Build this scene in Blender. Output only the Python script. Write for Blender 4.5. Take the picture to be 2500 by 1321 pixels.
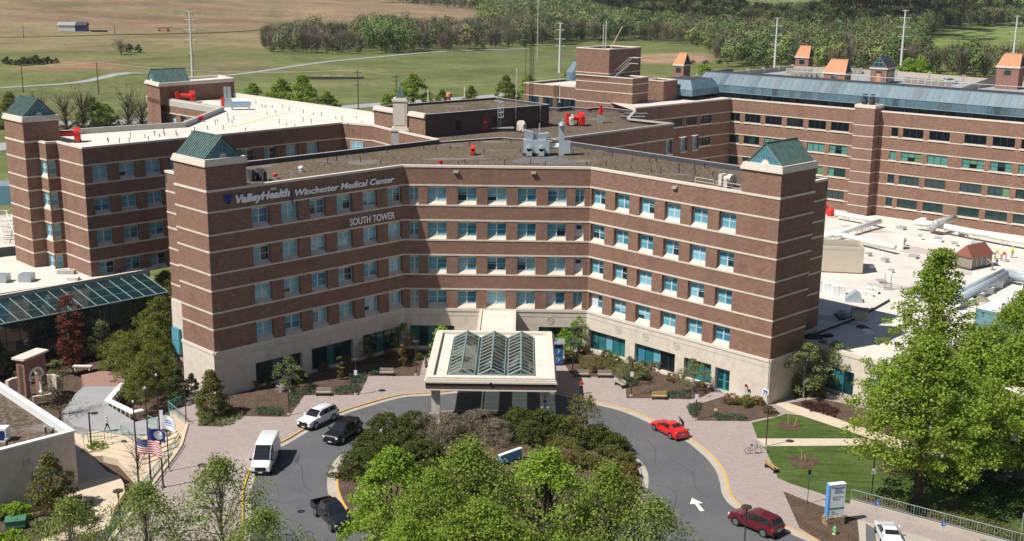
import bpy, bmesh, math, random
import numpy as np
from mathutils import Vector, Matrix, geometry
for _o in list(bpy.data.objects): bpy.data.objects.remove(_o)
S=bpy.context.scene; COL=S.collection
R=math.radians; PI=math.pi; s2=.5**.5
random.seed(7); RNG=np.random.default_rng(7)
# ---------------------------------------------------------------- camera
FPX=2958.5677; YAW,PITCH,ROLL=R(-.45269793),R(13.91950616),R(.61284465)
CAM=Vector((3.008,-140.603,44.690))
cy,sy=math.cos(YAW),math.sin(YAW); cp,sp=math.cos(PITCH),math.sin(PITCH)
FW=Vector((sy*cp,cy*cp,-sp)); r0=Vector((cy,-sy,0)); u0=r0.cross(FW)
RT=math.cos(ROLL)*r0+math.sin(ROLL)*u0; UP=-math.sin(ROLL)*r0+math.cos(ROLL)*u0
cam=bpy.data.cameras.new('camera'); camo=bpy.data.objects.new('camera',cam); COL.objects.link(camo)
m=Matrix((RT,UP,-FW)).transposed().to_4x4(); m.translation=CAM; camo.matrix_world=m
cam.sensor_width=36; cam.sensor_fit='HORIZONTAL'; cam.lens=FPX/2500*36; cam.clip_start=1; cam.clip_end=9000
S.camera=camo; S.render.resolution_x=1024; S.render.resolution_y=541
# ---------------------------------------------------------------- light
W=bpy.data.worlds.new("World"); S.world=W; W.use_nodes=True
nt=W.node_tree; nt.nodes.clear()
sky=nt.nodes.new('ShaderNodeTexSky'); sky.sky_type='NISHITA'; sky.sun_disc=False
SUN=Vector((-.656,-.364,1.0)).normalized()
sky.sun_elevation=math.asin(SUN.z); sky.sun_rotation=math.atan2(SUN.x,SUN.y)
sky.air_density=1.0; sky.dust_density=.6; sky.ozone_density=1.2
bg=nt.nodes.new('ShaderNodeBackground'); bg.inputs[1].default_value=.058
wo=nt.nodes.new('ShaderNodeOutputWorld'); nt.links.new(sky.outputs[0],bg.inputs[0]); nt.links.new(bg.outputs[0],wo.inputs[0])
sl=bpy.data.lights.new('sun','SUN'); sl.energy=5.0; sl.angle=R(.53); sl.color=(1,.955,.88)
so=bpy.data.objects.new('sun',sl); COL.objects.link(so); so.rotation_euler=SUN.to_track_quat('Z','Y').to_euler(); so.location=(-60,-60,90)
S.view_settings.view_transform='Standard'; S.view_settings.look='None'; S.view_settings.exposure=.27; S.view_settings.gamma=1
S.render.engine='CYCLES'
try: S.cycles.max_bounces=8; S.cycles.transparent_max_bounces=16; S.cycles.sample_clamp_indirect=6
except Exception: pass
# ---------------------------------------------------------------- helpers
def G(px,py,z=0.0):                 # ground/level point seen at a photo pixel
    d=FW+RT*((px-1250)/FPX)-UP*((py-660.5)/FPX); t=(z-CAM.z)/d.z; return CAM+d*t
def proj(P):
    d=Vector(P)-CAM; w=d.dot(FW); return 1250+FPX*d.dot(RT)/w, 660.5-FPX*d.dot(UP)/w
def ztop(P,py):                     # height above P whose image row is py
    lo,hi=-60,260
    for _ in range(40):
        mid=(lo+hi)/2
        if proj((P[0],P[1],mid))[1]>py: lo=mid
        else: hi=mid
    return lo
def Gs(lst,z=0.0): return [G(x,y,z) for x,y in lst]
def tag(o,label=None,cat=None,group=None,kind=None):
    if label: o['label']=label
    if cat: o['category']=cat
    if group: o['group']=group
    if kind: o['kind']=kind
    return o
def empty(name,loc=(0,0,0),label=None,cat=None,group=None,rz=0):
    o=bpy.data.objects.new(name,None); COL.objects.link(o); o.location=loc; o.rotation_euler=(0,0,rz); o.empty_display_size=.3
    return tag(o,label,cat,group)
def link(name,me,parent=None,loc=None,rz=0):
    o=bpy.data.objects.new(name,me); COL.objects.link(o)
    if parent: o.parent=parent
    if loc is not None: o.location=loc
    if rz: o.rotation_euler=(0,0,rz)
    return o
def dup(root,loc,rz=None,label=None,scale=None):
    r=root.copy(); COL.objects.link(r); r.location=loc
    if rz is not None: r.rotation_euler=(0,0,rz)
    if label: r['label']=label
    if scale is not None: r.scale=(scale,)*3 if not hasattr(scale,'__len__') else scale
    for ch in list(root.children):
        c=ch.copy(); COL.objects.link(c); c.parent=r
        for g in ch.children:
            d=g.copy(); COL.objects.link(d); d.parent=c
    return r
class Fr:                            # local frame of a wall: u along, w outward, z up
    def __init__(s,O,d,z=0):
        s.O=Vector((O[0],O[1],z)); s.d=Vector((d[0],d[1],0)).normalized(); s.n=Vector((s.d.y,-s.d.x,0))
    def p(s,u,w,z): return s.O+s.d*u+s.n*w+Vector((0,0,z))
    def ang(s): return math.atan2(s.d.y,s.d.x)
class MB:
    def __init__(s): s.v=[]; s.f=[]; s.m=[]; s.ms=[]; s.fr=None
    def mi(s,mat):
        if mat not in s.ms: s.ms.append(mat)
        return s.ms.index(mat)
    def P(s,p):
        return s.fr.p(*p) if s.fr else Vector(p)
    def face(s,pts,mat):
        b=len(s.v); s.v+= [tuple(s.P(p)) for p in pts]; s.f.append(tuple(range(b,b+len(pts)))); s.m.append(s.mi(mat)); return s
    def mesh(s,vs,fs,mat):
        b=len(s.v); s.v+=[tuple(s.P(p)) for p in vs]
        k=s.mi(mat)
        for f in fs: s.f.append(tuple(b+i for i in f)); s.m.append(k)
        return s
    def box(s,a,b,mat,top=None):
        x0,y0,z0=a;x1,y1,z1=b
        v=[(x0,y0,z0),(x1,y0,z0),(x1,y1,z0),(x0,y1,z0),(x0,y0,z1),(x1,y0,z1),(x1,y1,z1),(x0,y1,z1)]
        F=[(3,2,1,0),(0,1,5,4),(1,2,6,5),(2,3,7,6),(3,0,4,7)]
        s.mesh(v,F,mat); s.mesh(v,[(4,5,6,7)],top or mat); return s
    def prism(s,poly,z0,z1,mat,top=None,bottom=True):
        n=len(poly); v=[(p[0],p[1],z0) for p in poly]+[(p[0],p[1],z1) for p in poly]
        s.mesh(v,[(i,(i+1)%n,n+(i+1)%n,n+i) for i in range(n)],mat)
        s.mesh([(p[0],p[1],z1) for p in poly],[tuple(range(n))],top or mat)
        if bottom: s.mesh([(p[0],p[1],z0) for p in poly],[tuple(range(n))[::-1]],mat)
        return s
    def cyl(s,a,b,r,mat,n=10,r2=None,caps=True):
        a=Vector(s.P(a)) ; b=Vector(s.P(b)); r2=r if r2 is None else r2
        ax=(b-a).normalized(); t=Vector((0,0,1)) if abs(ax.z)<.9 else Vector((1,0,0)); e1=ax.cross(t).normalized(); e2=ax.cross(e1)
        k=s.mi(mat); B=len(s.v)
        for q,rr in ((a,r),(b,r2)):
            for i in range(n):
                an=2*PI*i/n; s.v.append(tuple(q+e1*(rr*math.cos(an))+e2*(rr*math.sin(an))))
        for i in range(n): s.f.append((B+i,B+(i+1)%n,B+n+(i+1)%n,B+n+i)); s.m.append(k)
        if caps:
            s.f.append(tuple(B+i for i in range(n))[::-1]); s.m.append(k); s.f.append(tuple(B+n+i for i in range(n))); s.m.append(k)
        return s
    def tube(s,pts,r,mat,n=8):
        for i in range(len(pts)-1):
            ra=r[i] if hasattr(r,'__len__') else r; rb=r[i+1] if hasattr(r,'__len__') else r
            s.cyl(pts[i],pts[i+1],ra,mat,n,rb)
        return s
    def lathe(s,c,prof,mat,n=16):
        c=Vector(c); B=len(s.v); k=s.mi(mat)
        for r,z in prof:
            for i in range(n): an=2*PI*i/n; s.v.append(tuple(s.P(c+Vector((r*math.cos(an),r*math.sin(an),z)))))
        for j in range(len(prof)-1):
            for i in range(n): s.f.append((B+j*n+i,B+j*n+(i+1)%n,B+(j+1)*n+(i+1)%n,B+(j+1)*n+i)); s.m.append(k)
        s.f.append(tuple(B+(len(prof)-1)*n+i for i in range(n))); s.m.append(k)
        return s
    def sweep(s,pts,w0,w1,z0,z1,mat,closed=False,top=None):   # mitred strip, offset to the right of travel
        n=len(pts); P=[Vector((p[0],p[1])) for p in pts]
        def off(i,w):
            if closed or 0<i<n-1:
                a=(P[i]-P[i-1]).normalized(); b=(P[(i+1)%n]-P[i]).normalized()
            elif i==0: a=b=(P[1]-P[0]).normalized()
            else: a=b=(P[-1]-P[-2]).normalized()
            na=Vector((a.y,-a.x)); nb=Vector((b.y,-b.x)); mm=(na+nb); 
            if mm.length<1e-6: mm=na
            mm.normalize(); return P[i]+mm*(w/max(.25,mm.dot(na)))
        v=[]
        for i in range(n):
            a=off(i,w0); b=off(i,w1); v+=[(a.x,a.y,z0),(b.x,b.y,z0),(b.x,b.y,z1),(a.x,a.y,z1)]
        F=[];T=[]
        for i in range(n if closed else n-1):
            j=((i+1)%n)*4; k=i*4
            F+=[(k,j,j+1,k+1),(k+1,j+1,j+2,k+2),(k+3,j+3,j,k)]; T.append((k+2,j+2,j+3,k+3))
        if not closed: F+=[(0,1,2,3),(4*n-4,4*n-1,4*n-2,4*n-3)]
        s.mesh(v,F,mat); s.mesh(v,T,top or mat); return s
    def data(s,name,smooth=False,uv=True):
        me=bpy.data.meshes.new(name); me.from_pydata(s.v,[],s.f)
        for mt in s.ms: me.materials.append(M[mt])
        me.polygons.foreach_set('material_index',s.m)
        if uv and len(s.v)<60000: boxuv(me)
        if smooth: me.polygons.foreach_set('use_smooth',[True]*len(s.f))
        me.update(); return me
    def build(s,name,parent=None,smooth=False,loc=None,rz=0): return link(name,s.data(name,smooth),parent,loc,rz)
    def build_soft(s,name,parent,ang=38):
        me=s.data(name,False); bm=bmesh.new(); bm.from_mesh(me); bmesh.ops.remove_doubles(bm,verts=bm.verts,dist=.001); bm.to_mesh(me); bm.free()
        me.polygons.foreach_set('use_smooth',[True]*len(me.polygons))
        try: me.set_sharp_from_angle(angle=R(ang))
        except Exception: pass
        return link(name,me,parent)
def boxuv(me):
    uv=me.uv_layers.new(name='UVMap'); nl=len(me.loops); out=np.zeros((nl,2),np.float32)
    vs=me.vertices
    for p in me.polygons:
        n=p.normal
        if abs(n.z)<.6:
            t=Vector((-n.y,n.x,0)).normalized()
            for li in p.loop_indices:
                c=vs[me.loops[li].vertex_index].co; out[li]=(c.x*t.x+c.y*t.y,c.z)
        else:
            for li in p.loop_indices:
                c=vs[me.loops[li].vertex_index].co; out[li]=(c.x,c.y)
    uv.data.foreach_set('uv',out.ravel())
# ---------------------------------------------------------------- materials
M={}
def mat(name,col,rough=.8,spec=.3,metal=0,noise=None,bump=0,emis=None,coat=0):
    m=bpy.data.materials.new(name); m.use_nodes=True; t=m.node_tree; b=t.nodes['Principled BSDF']
    b.inputs['Base Color'].default_value=(*col,1); b.inputs['Roughness'].default_value=rough; b.inputs['Metallic'].default_value=metal
    b.inputs['Specular IOR Level'].default_value=spec
    if coat: b.inputs['Coat Weight'].default_value=coat; b.inputs['Coat Roughness'].default_value=.04
    if noise:   # list of (scale, stretch, strength, col2)
        tc=t.nodes.new('ShaderNodeTexCoord'); prev=None; cur=(*col,1)
        for sc,st,lo,hi,c2 in noise:
            mp=t.nodes.new('ShaderNodeMapping'); mp.inputs['Scale'].default_value=st; t.links.new(tc.outputs['Object'],mp.inputs[0])
            nz=t.nodes.new('ShaderNodeTexNoise'); nz.inputs['Scale'].default_value=sc; nz.inputs['Detail'].default_value=5; nz.inputs['Roughness'].default_value=.6
            t.links.new(mp.outputs[0],nz.inputs['Vector'])
            rr=t.nodes.new('ShaderNodeMapRange'); rr.inputs[1].default_value=lo; rr.inputs[2].default_value=hi; t.links.new(nz.outputs[0],rr.inputs[0])
            mx=t.nodes.new('ShaderNodeMix'); mx.data_type='RGBA'
            t.links.new(rr.outputs[0],mx.inputs[0])
            if prev: t.links.new(prev,mx.inputs[6])
            else: mx.inputs[6].default_value=cur
            mx.inputs[7].default_value=(*c2,1); prev=mx.outputs[2]
        t.links.new(prev,b.inputs['Base Color'])
        if bump:
            bp=t.nodes.new('ShaderNodeBump'); bp.inputs['Strength'].default_value=bump; bp.inputs['Distance'].default_value=.05
            t.links.new(nz.outputs[0],bp.inputs['Height']); t.links.new(bp.outputs[0],b.inputs['Normal'])
    M[name]=m; return m
def brick(name,c1,c2,mortar,sx=.34,sz=.13,stain=(.10,.055,.045),amp=.27):
    m=bpy.data.materials.new(name); m.use_nodes=True; t=m.node_tree; b=t.nodes['Principled BSDF']; b.inputs['Roughness'].default_value=.9; b.inputs['Specular IOR Level'].default_value=.15
    uv=t.nodes.new('ShaderNodeUVMap'); bt=t.nodes.new('ShaderNodeTexBrick'); t.links.new(uv.outputs[0],bt.inputs['Vector'])
    bt.inputs['Scale'].default_value=1; bt.inputs['Brick Width'].default_value=sx; bt.inputs['Row Height'].default_value=sz; bt.inputs['Mortar Size'].default_value=.018; bt.inputs['Mortar Smooth'].default_value=.3
    bt.inputs['Color1'].default_value=(*c1,1); bt.inputs['Color2'].default_value=(*c2,1); bt.inputs['Mortar'].default_value=(*mortar,1)
    tc=t.nodes.new('ShaderNodeTexCoord'); 
    nz=t.nodes.new('ShaderNodeTexNoise'); nz.inputs['Scale'].default_value=5.5; nz.inputs['Detail'].default_value=4; nz.inputs['Roughness'].default_value=.8; t.links.new(tc.outputs['Object'],nz.inputs['Vector'])
    rr=t.nodes.new('ShaderNodeMapRange'); rr.inputs[1].default_value=.3; rr.inputs[2].default_value=.7; rr.inputs[3].default_value=1-amp; rr.inputs[4].default_value=1+amp; t.links.new(nz.outputs[0],rr.inputs[0])
    mx=t.nodes.new('ShaderNodeMix'); mx.data_type='RGBA'; mx.blend_type='MULTIPLY'; mx.inputs[0].default_value=1
    t.links.new(bt.outputs[0],mx.inputs[6]); t.links.new(rr.outputs[0],mx.inputs[7])
    mp=t.nodes.new('ShaderNodeMapping'); mp.inputs['Scale'].default_value=(.5,.5,.12); t.links.new(tc.outputs['Object'],mp.inputs[0])
    n2=t.nodes.new('ShaderNodeTexNoise'); n2.inputs['Scale'].default_value=.9; n2.inputs['Detail'].default_value=4; t.links.new(mp.outputs[0],n2.inputs['Vector'])
    r2=t.nodes.new('ShaderNodeMapRange'); r2.inputs[1].default_value=.5; r2.inputs[2].default_value=.85; r2.inputs[4].default_value=.42; t.links.new(n2.outputs[0],r2.inputs[0])
    m2=t.nodes.new('ShaderNodeMix'); m2.data_type='RGBA'; t.links.new(r2.outputs[0],m2.inputs[0]); t.links.new(mx.outputs[2],m2.inputs[6]); m2.inputs[7].default_value=(*stain,1)
    t.links.new(m2.outputs[2],b.inputs['Base Color']); M[name]=m
brick('brick',(.25,.118,.080),(.135,.062,.043),(.33,.25,.19))
brick('brick_red',(.30,.11,.075),(.22,.085,.06),(.33,.27,.23))
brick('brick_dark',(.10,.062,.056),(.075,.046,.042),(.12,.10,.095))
brick('brick_tan',(.25,.14,.105),(.20,.11,.082),(.30,.24,.2),.6,.2)
brick('paver',(.385,.318,.296),(.33,.268,.25),(.29,.248,.23),.4,.2,(.29,.242,.224),.16)
brick('paver_red',(.36,.19,.15),(.29,.15,.12),(.3,.25,.22),.3,.15,(.25,.15,.12))
X=(1,1,1)
mat('stone',(.66,.585,.49),.85,.2,noise=[(1.2,X,.4,.8,(.50,.44,.37)),(14,X,.45,.8,(.52,.46,.40))])
mat('stone_cap',(.66,.60,.52),.8,.2,noise=[(3,(1,1,4),.5,.85,(.42,.37,.33))])
mat('stone_grey',(.46,.44,.41),.85,.2,noise=[(2,X,.45,.8,(.34,.32,.30))])
mat('gravel',(.125,.094,.066),.95,.1,noise=[(.16,X,.46,.60,(.095,.075,.058)),(2.2,X,.46,.62,(.22,.17,.12)),(5,X,.50,.64,(.045,.034,.026)),(.13,(1,2,1),.60,.68,(.19,.175,.16))],bump=.6)
brick('white_roof',(.68,.64,.57),(.63,.59,.52),(.46,.42,.37),11,2.6,(.40,.35,.28),.12)
mat('pale_patch',(.20,.185,.165),.9,.2,noise=[(2,X,.4,.65,(.15,.125,.10))])
mat('grey_patch',(.12,.12,.13),.9,.2,noise=[(1.5,X,.4,.7,(.17,.17,.17))])
brick('podium_roof',(.64,.60,.54),(.59,.55,.50),(.42,.39,.35),9,2.2,(.36,.33,.30),.12)
mat('roof_tan',(.56,.50,.43),.85,.2,noise=[(.12,X,.45,.62,(.66,.61,.55)),(2.2,X,.5,.75,(.46,.40,.34))])
mat('roof_dark',(.045,.05,.058),.8,.3,noise=[(.5,X,.4,.7,(.075,.08,.09))])
mat('membrane',(.06,.062,.07),.7,.3)
mat('coping',(.42,.40,.38),.6,.3,noise=[(1.5,X,.5,.8,(.30,.28,.27))])
mat('copper',(.085,.145,.132),.55,.4,noise=[(2.2,(1,1,.25),.42,.66,(.045,.080,.075)),(7,X,.5,.8,(.12,.17,.155))])
mat('copper_frame',(.19,.27,.26),.5,.4)
mat('mansard',(.10,.17,.22),.5,.4,noise=[(1.1,(1,1,.3),.45,.6,(.14,.21,.25)),(6,X,.6,.8,(.33,.32,.28)),(.25,X,.6,.7,(.06,.10,.14))])
mat('mansard_rib',(.12,.24,.31),.5,.4)
mat('asphalt',(.115,.117,.126),.9,.25,noise=[(.22,X,.42,.65,(.145,.145,.15)),(9,X,.4,.7,(.09,.09,.098)),(.8,(1,.2,1),.62,.75,(.06,.06,.065))])
mat('concrete',(.44,.39,.33),.85,.2,noise=[(.6,X,.45,.75,(.36,.32,.27)),(8,X,.5,.8,(.40,.36,.31))])
mat('concrete_tan',(.60,.49,.37),.85,.2,noise=[(.8,X,.45,.75,(.50,.41,.31)),(6,X,.5,.8,(.54,.45,.35))])
mat('concrete_grey',(.31,.315,.32),.85,.2,noise=[(.5,X,.45,.7,(.37,.37,.37)),(5,X,.5,.8,(.27,.27,.28))])
mat('yellow_paint',(.66,.38,.05),.6,.3,noise=[(3,X,.6,.8,(.45,.30,.10))])
mat('white_paint',(.70,.68,.64),.6,.3,noise=[(6,X,.6,.8,(.45,.44,.42))])
mat('mulch',(.105,.070,.052),.97,.1,noise=[(.8,X,.4,.65,(.15,.105,.078)),(7,X,.45,.65,(.05,.034,.027))],bump=.5)
mat('lawn',(.070,.108,.024),.95,.1,noise=[(.35,(1,1,1),.4,.6,(.105,.145,.04)),(.9,(.25,2.6,1),.48,.62,(.045,.078,.018)),(9,X,.48,.65,(.035,.058,.014))],bump=.6)
mat('metal_grey',(.40,.46,.49),.4,.5,.5,noise=[(2,X,.5,.8,(.32,.36,.38))])
mat('duct',(.42,.49,.53),.45,.5,.25,noise=[(2,X,.5,.8,(.33,.39,.42))])
mat('metal_white',(.78,.78,.76),.5,.4)
mat('beige_metal',(.52,.46,.37),.5,.4,noise=[(1.5,X,.5,.8,(.46,.40,.32))])
mat('cream',(.60,.56,.49),.6,.3,noise=[(3,X,.55,.8,(.45,.40,.33))])
mat('red_paint',(.60,.025,.02),.45,.5,noise=[(3,X,.6,.85,(.40,.03,.025))])
mat('dark_metal',(.028,.026,.026),.5,.4)
mat('bronze',(.05,.035,.028),.5,.4)
mat('galv',(.50,.52,.53),.4,.5,.3)
mat('green_rail',(.13,.33,.29),.5,.4)
mat('teal_metal',(.05,.27,.31),.5,.4)
mat('black',(.012,.012,.014),.5,.3)
mat('wood',(.24,.19,.14),.8,.2,noise=[(3,(1,8,1),.4,.7,(.17,.13,.10))])
mat('wood_yellow',(.46,.32,.14),.7,.2,noise=[(3,(1,8,1),.4,.7,(.36,.24,.10))])
mat('wood_grey',(.36,.32,.27),.8,.2,noise=[(3,(1,8,1),.4,.7,(.27,.24,.20))])
mat('bark',(.11,.085,.065),.95,.1,noise=[(6,(1,1,.25),.4,.7,(.06,.046,.036))])
mat('bark_pale',(.27,.24,.20),.95,.1,noise=[(6,(1,1,.4),.4,.7,(.16,.14,.11))])
mat('orange_tile',(.52,.235,.13),.7,.3,noise=[(3,(1,1,4),.45,.7,(.50,.20,.09))])
mat('brown_roof',(.23,.085,.055),.6,.3,noise=[(4,(5,5,.3),.45,.7,(.17,.06,.04))])
mat('louvre',(.27,.24,.19),.7,.3)
mat('rust',(.33,.12,.05),.9,.1)
mat('pole_steel',(.60,.60,.58),.5,.4)
mat('pole_wood',(.10,.08,.065),.9,.1)
mat('blue_sign',(.02,.14,.42),.5,.4); mat('blue_light',(.10,.30,.62),.5,.4); mat('navy',(.012,.025,.14),.5,.4); mat('sign_white',(.68,.71,.74),.5,.4)
mat('silver_letter',(.93,.95,.98),.5,.4); mat('blue_letter',(.01,.03,.28),.5,.4); mat('green_stripe',(.04,.22,.12),.5,.4)
mat('grey_text',(.13,.17,.20),.6,.3); mat('teal_text',(.03,.12,.22),.5,.4)
mat('rubber',(.018,.018,.02),.8,.2); mat('rim',(.45,.46,.48),.3,.5,.8)
mat('red_light',(.45,.01,.01),.2,.6); mat('head_light',(.75,.78,.8),.1,.8)
mat('car_glass',(.012,.016,.02),.04,.9); mat('plate',(.5,.52,.55),.5,.3); mat('chrome',(.6,.6,.62),.15,.5,1)
for n_,c_ in dict(car_white=(.72,.74,.76),car_black=(.010,.010,.012),car_red=(.62,.012,.012),car_maroon=(.105,.005,.012),car_silver=(.45,.46,.48),car_blue=(.02,.05,.14)).items(): mat(n_,c_,.28,.5,0,coat=.8)
mat('skin',(.45,.25,.17),.6,.3); mat('skin_dark',(.12,.06,.04),.6,.3); mat('cloth_red',(.50,.02,.02),.9,.1); mat('cloth_dark',(.02,.02,.025),.9,.1); mat('cloth_navy',(.02,.025,.05),.9,.1); mat('cloth_white',(.7,.66,.66),.9,.1); mat('cloth_hivis',(.50,.72,.05),.8,.1); mat('cloth_khaki',(.36,.24,.16),.9,.1); mat('cloth_blue',(.03,.07,.20),.9,.1); mat('hair_dark',(.02,.014,.01),.7,.2); mat('hard_hat',(.7,.7,.66),.4,.4)
mat('hydrant_green',(.16,.42,.20),.5,.4); mat('hydrant_yellow',(.62,.58,.25),.5,.4); mat('stone_wall',(.40,.31,.20),.9,.2,noise=[(3.5,X,.4,.6,(.24,.18,.12)),(5,X,.55,.6,(.10,.08,.06))],bump=.6)
mat('transformer_green',(.07,.20,.12),.5,.4)
mat('flag_red',(.42,.02,.03),.8,.1); mat('flag_white',(.72,.72,.74),.8,.1); mat('flag_blue',(.012,.03,.16),.8,.1); mat('seal',(.50,.52,.52),.8,.1)
# window glass: opaque tinted glazing that reflects
def pane(name,col,rough=.08,spec=.6):
    mat(name,col,rough,spec,noise=[(.7,(1,1,2.5),.4,.7,tuple(c*.72 for c in col))])
pane('pane_blind',(.13,.38,.49)); pane('pane_light',(.24,.52,.64)); pane('pane_mid',(.045,.22,.33)); pane('pane_dark',(.012,.048,.060)); pane('pane_white',(.36,.40,.43),.2)
pane('pane_black',(.008,.012,.020)); pane('pane_green',(.10,.27,.24)); pane('pane_shade',(.13,.25,.13)); pane('pane_room',(.02,.05,.055)); pane('shop_teal',(.025,.165,.18)); pane('shop_dark',(.010,.045,.05))
mat('frame_white',(.66,.68,.68),.5,.4); mat('frame_dark',(.03,.05,.055),.5,.4); mat('door_white',(.60,.60,.64),.5,.3); mat('door_red',(.25,.03,.03),.6,.3)
def clearglass(name,tint,refl=.25):
    m=bpy.data.materials.new(name); m.use_nodes=True; t=m.node_tree; t.nodes.clear(); o=t.nodes.new('ShaderNodeOutputMaterial')
    tr=t.nodes.new('ShaderNodeBsdfTransparent'); tr.inputs[0].default_value=(*tint,1); gl=t.nodes.new('ShaderNodeBsdfGlossy'); gl.inputs['Roughness'].default_value=.05
    df=t.nodes.new('ShaderNodeBsdfDiffuse'); df.inputs[0].default_value=(.06,.09,.08,1)
    fr=t.nodes.new('ShaderNodeFresnel'); fr.inputs[0].default_value=1.5; mr=t.nodes.new('ShaderNodeMapRange'); mr.inputs[3].default_value=refl*.3; mr.inputs[4].default_value=1; t.links.new(fr.outputs[0],mr.inputs[0])
    m1=t.nodes.new('ShaderNodeMixShader'); m1.inputs[0].default_value=.25; t.links.new(tr.outputs[0],m1.inputs[1]); t.links.new(df.outputs[0],m1.inputs[2])
    m2=t.nodes.new('ShaderNodeMixShader'); t.links.new(mr.outputs[0],m2.inputs[0]); t.links.new(m1.outputs[0],m2.inputs[1]); t.links.new(gl.outputs[0],m2.inputs[2]); t.links.new(m2.outputs[0],o.inputs[0]); M[name]=m
clearglass('skylight_glass',(.55,.68,.63))
def leafmat(name,cols,trans=.35):
    m=bpy.data.materials.new(name); m.use_nodes=True; t=m.node_tree; t.nodes.clear(); o=t.nodes.new('ShaderNodeOutputMaterial')
    g=t.nodes.new('ShaderNodeNewGeometry'); cr=t.nodes.new('ShaderNodeValToRGB'); t.links.new(g.outputs['Random Per Island'],cr.inputs[0])
    e=cr.color_ramp.elements; e[0].color=(*cols[0],1); e[1].color=(*cols[-1],1)
    for i,c in enumerate(cols[1:-1]): x=e.new((i+1)/(len(cols)-1)); x.color=(*c,1)
    d=t.nodes.new('ShaderNodeBsdfPrincipled'); d.inputs['Roughness'].default_value=.55; d.inputs['Specular IOR Level'].default_value=.25; t.links.new(cr.outputs[0],d.inputs['Base Color'])
    tl=t.nodes.new('ShaderNodeBsdfTranslucent'); t.links.new(cr.outputs[0],tl.inputs[0]); mx=t.nodes.new('ShaderNodeMixShader'); mx.inputs[0].default_value=trans
    t.links.new(d.outputs[0],mx.inputs[1]); t.links.new(tl.outputs[0],mx.inputs[2]); t.links.new(mx.outputs[0],o.inputs[0]); M[name]=m
leafmat('leaf_lime',[(.16,.28,.02),(.28,.42,.04),(.21,.34,.03),(.36,.48,.08)],.4)
leafmat('leaf_spring',[(.13,.20,.025),(.25,.34,.05),(.19,.27,.035),(.32,.40,.08)],.4)
leafmat('leaf_maple',[(.13,.22,.018),(.27,.36,.04),(.19,.29,.025),(.38,.46,.08),(.22,.33,.03)],.45)
leafmat('leaf_pale',[(.14,.18,.05),(.23,.27,.10),(.18,.22,.07),(.30,.33,.15)])
leafmat('leaf_dark',[(.03,.062,.014),(.06,.095,.025),(.04,.075,.016)],.15)
leafmat('leaf_yew',[(.045,.07,.010),(.11,.13,.025),(.07,.095,.016)],.2)
leafmat('leaf_olive',[(.10,.115,.022),(.19,.18,.045),(.14,.145,.03)],.25)
leafmat('leaf_rust',[(.16,.095,.03),(.25,.16,.05),(.15,.13,.035)],.25)
leafmat('leaf_red',[(.11,.026,.018),(.20,.05,.03),(.13,.045,.028)],.25)
leafmat('leaf_grey',[(.17,.145,.10),(.29,.25,.17),(.22,.19,.13)],.25)
leafmat('leaf_blue',[(.05,.085,.05),(.10,.14,.085),(.07,.11,.06)],.2)
leafmat('leaf_white',[(.45,.45,.40),(.6,.6,.55)],.2)
leafmat('leaf_bright',[(.16,.30,.02),(.28,.42,.03),(.2,.36,.03)],.3)
leafmat('leaf_wine',[(.06,.02,.02),(.10,.035,.03),(.07,.03,.02)],.2)

def panelmat(name,cols):
    m=bpy.data.materials.new(name); m.use_nodes=True; t=m.node_tree; b=t.nodes['Principled BSDF']; b.inputs['Roughness'].default_value=.45
    g=t.nodes.new('ShaderNodeNewGeometry'); cr=t.nodes.new('ShaderNodeValToRGB'); t.links.new(g.outputs['Random Per Island'],cr.inputs[0]); e=cr.color_ramp.elements; e[0].color=(*cols[0],1); e[1].color=(*cols[-1],1)
    for i,c in enumerate(cols[1:-1]): x=e.new((i+1)/(len(cols)-1)); x.color=(*c,1)
    tc=t.nodes.new('ShaderNodeTexCoord'); nz=t.nodes.new('ShaderNodeTexNoise'); nz.inputs['Scale'].default_value=3; nz.inputs['Detail'].default_value=5; t.links.new(tc.outputs['Object'],nz.inputs['Vector'])
    rr=t.nodes.new('ShaderNodeMapRange'); rr.inputs[1].default_value=.55; rr.inputs[2].default_value=.75; rr.inputs[4].default_value=.5; t.links.new(nz.outputs[0],rr.inputs[0])
    mx=t.nodes.new('ShaderNodeMix'); mx.data_type='RGBA'; t.links.new(rr.outputs[0],mx.inputs[0]); t.links.new(cr.outputs[0],mx.inputs[6]); mx.inputs[7].default_value=(.30,.31,.27,1); t.links.new(mx.outputs[2],b.inputs['Base Color']); M[name]=m
panelmat('mansard_panel',[(.065,.115,.145),(.095,.165,.21),(.075,.135,.175),(.12,.165,.18),(.04,.065,.08),(.085,.16,.225)])
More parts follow.
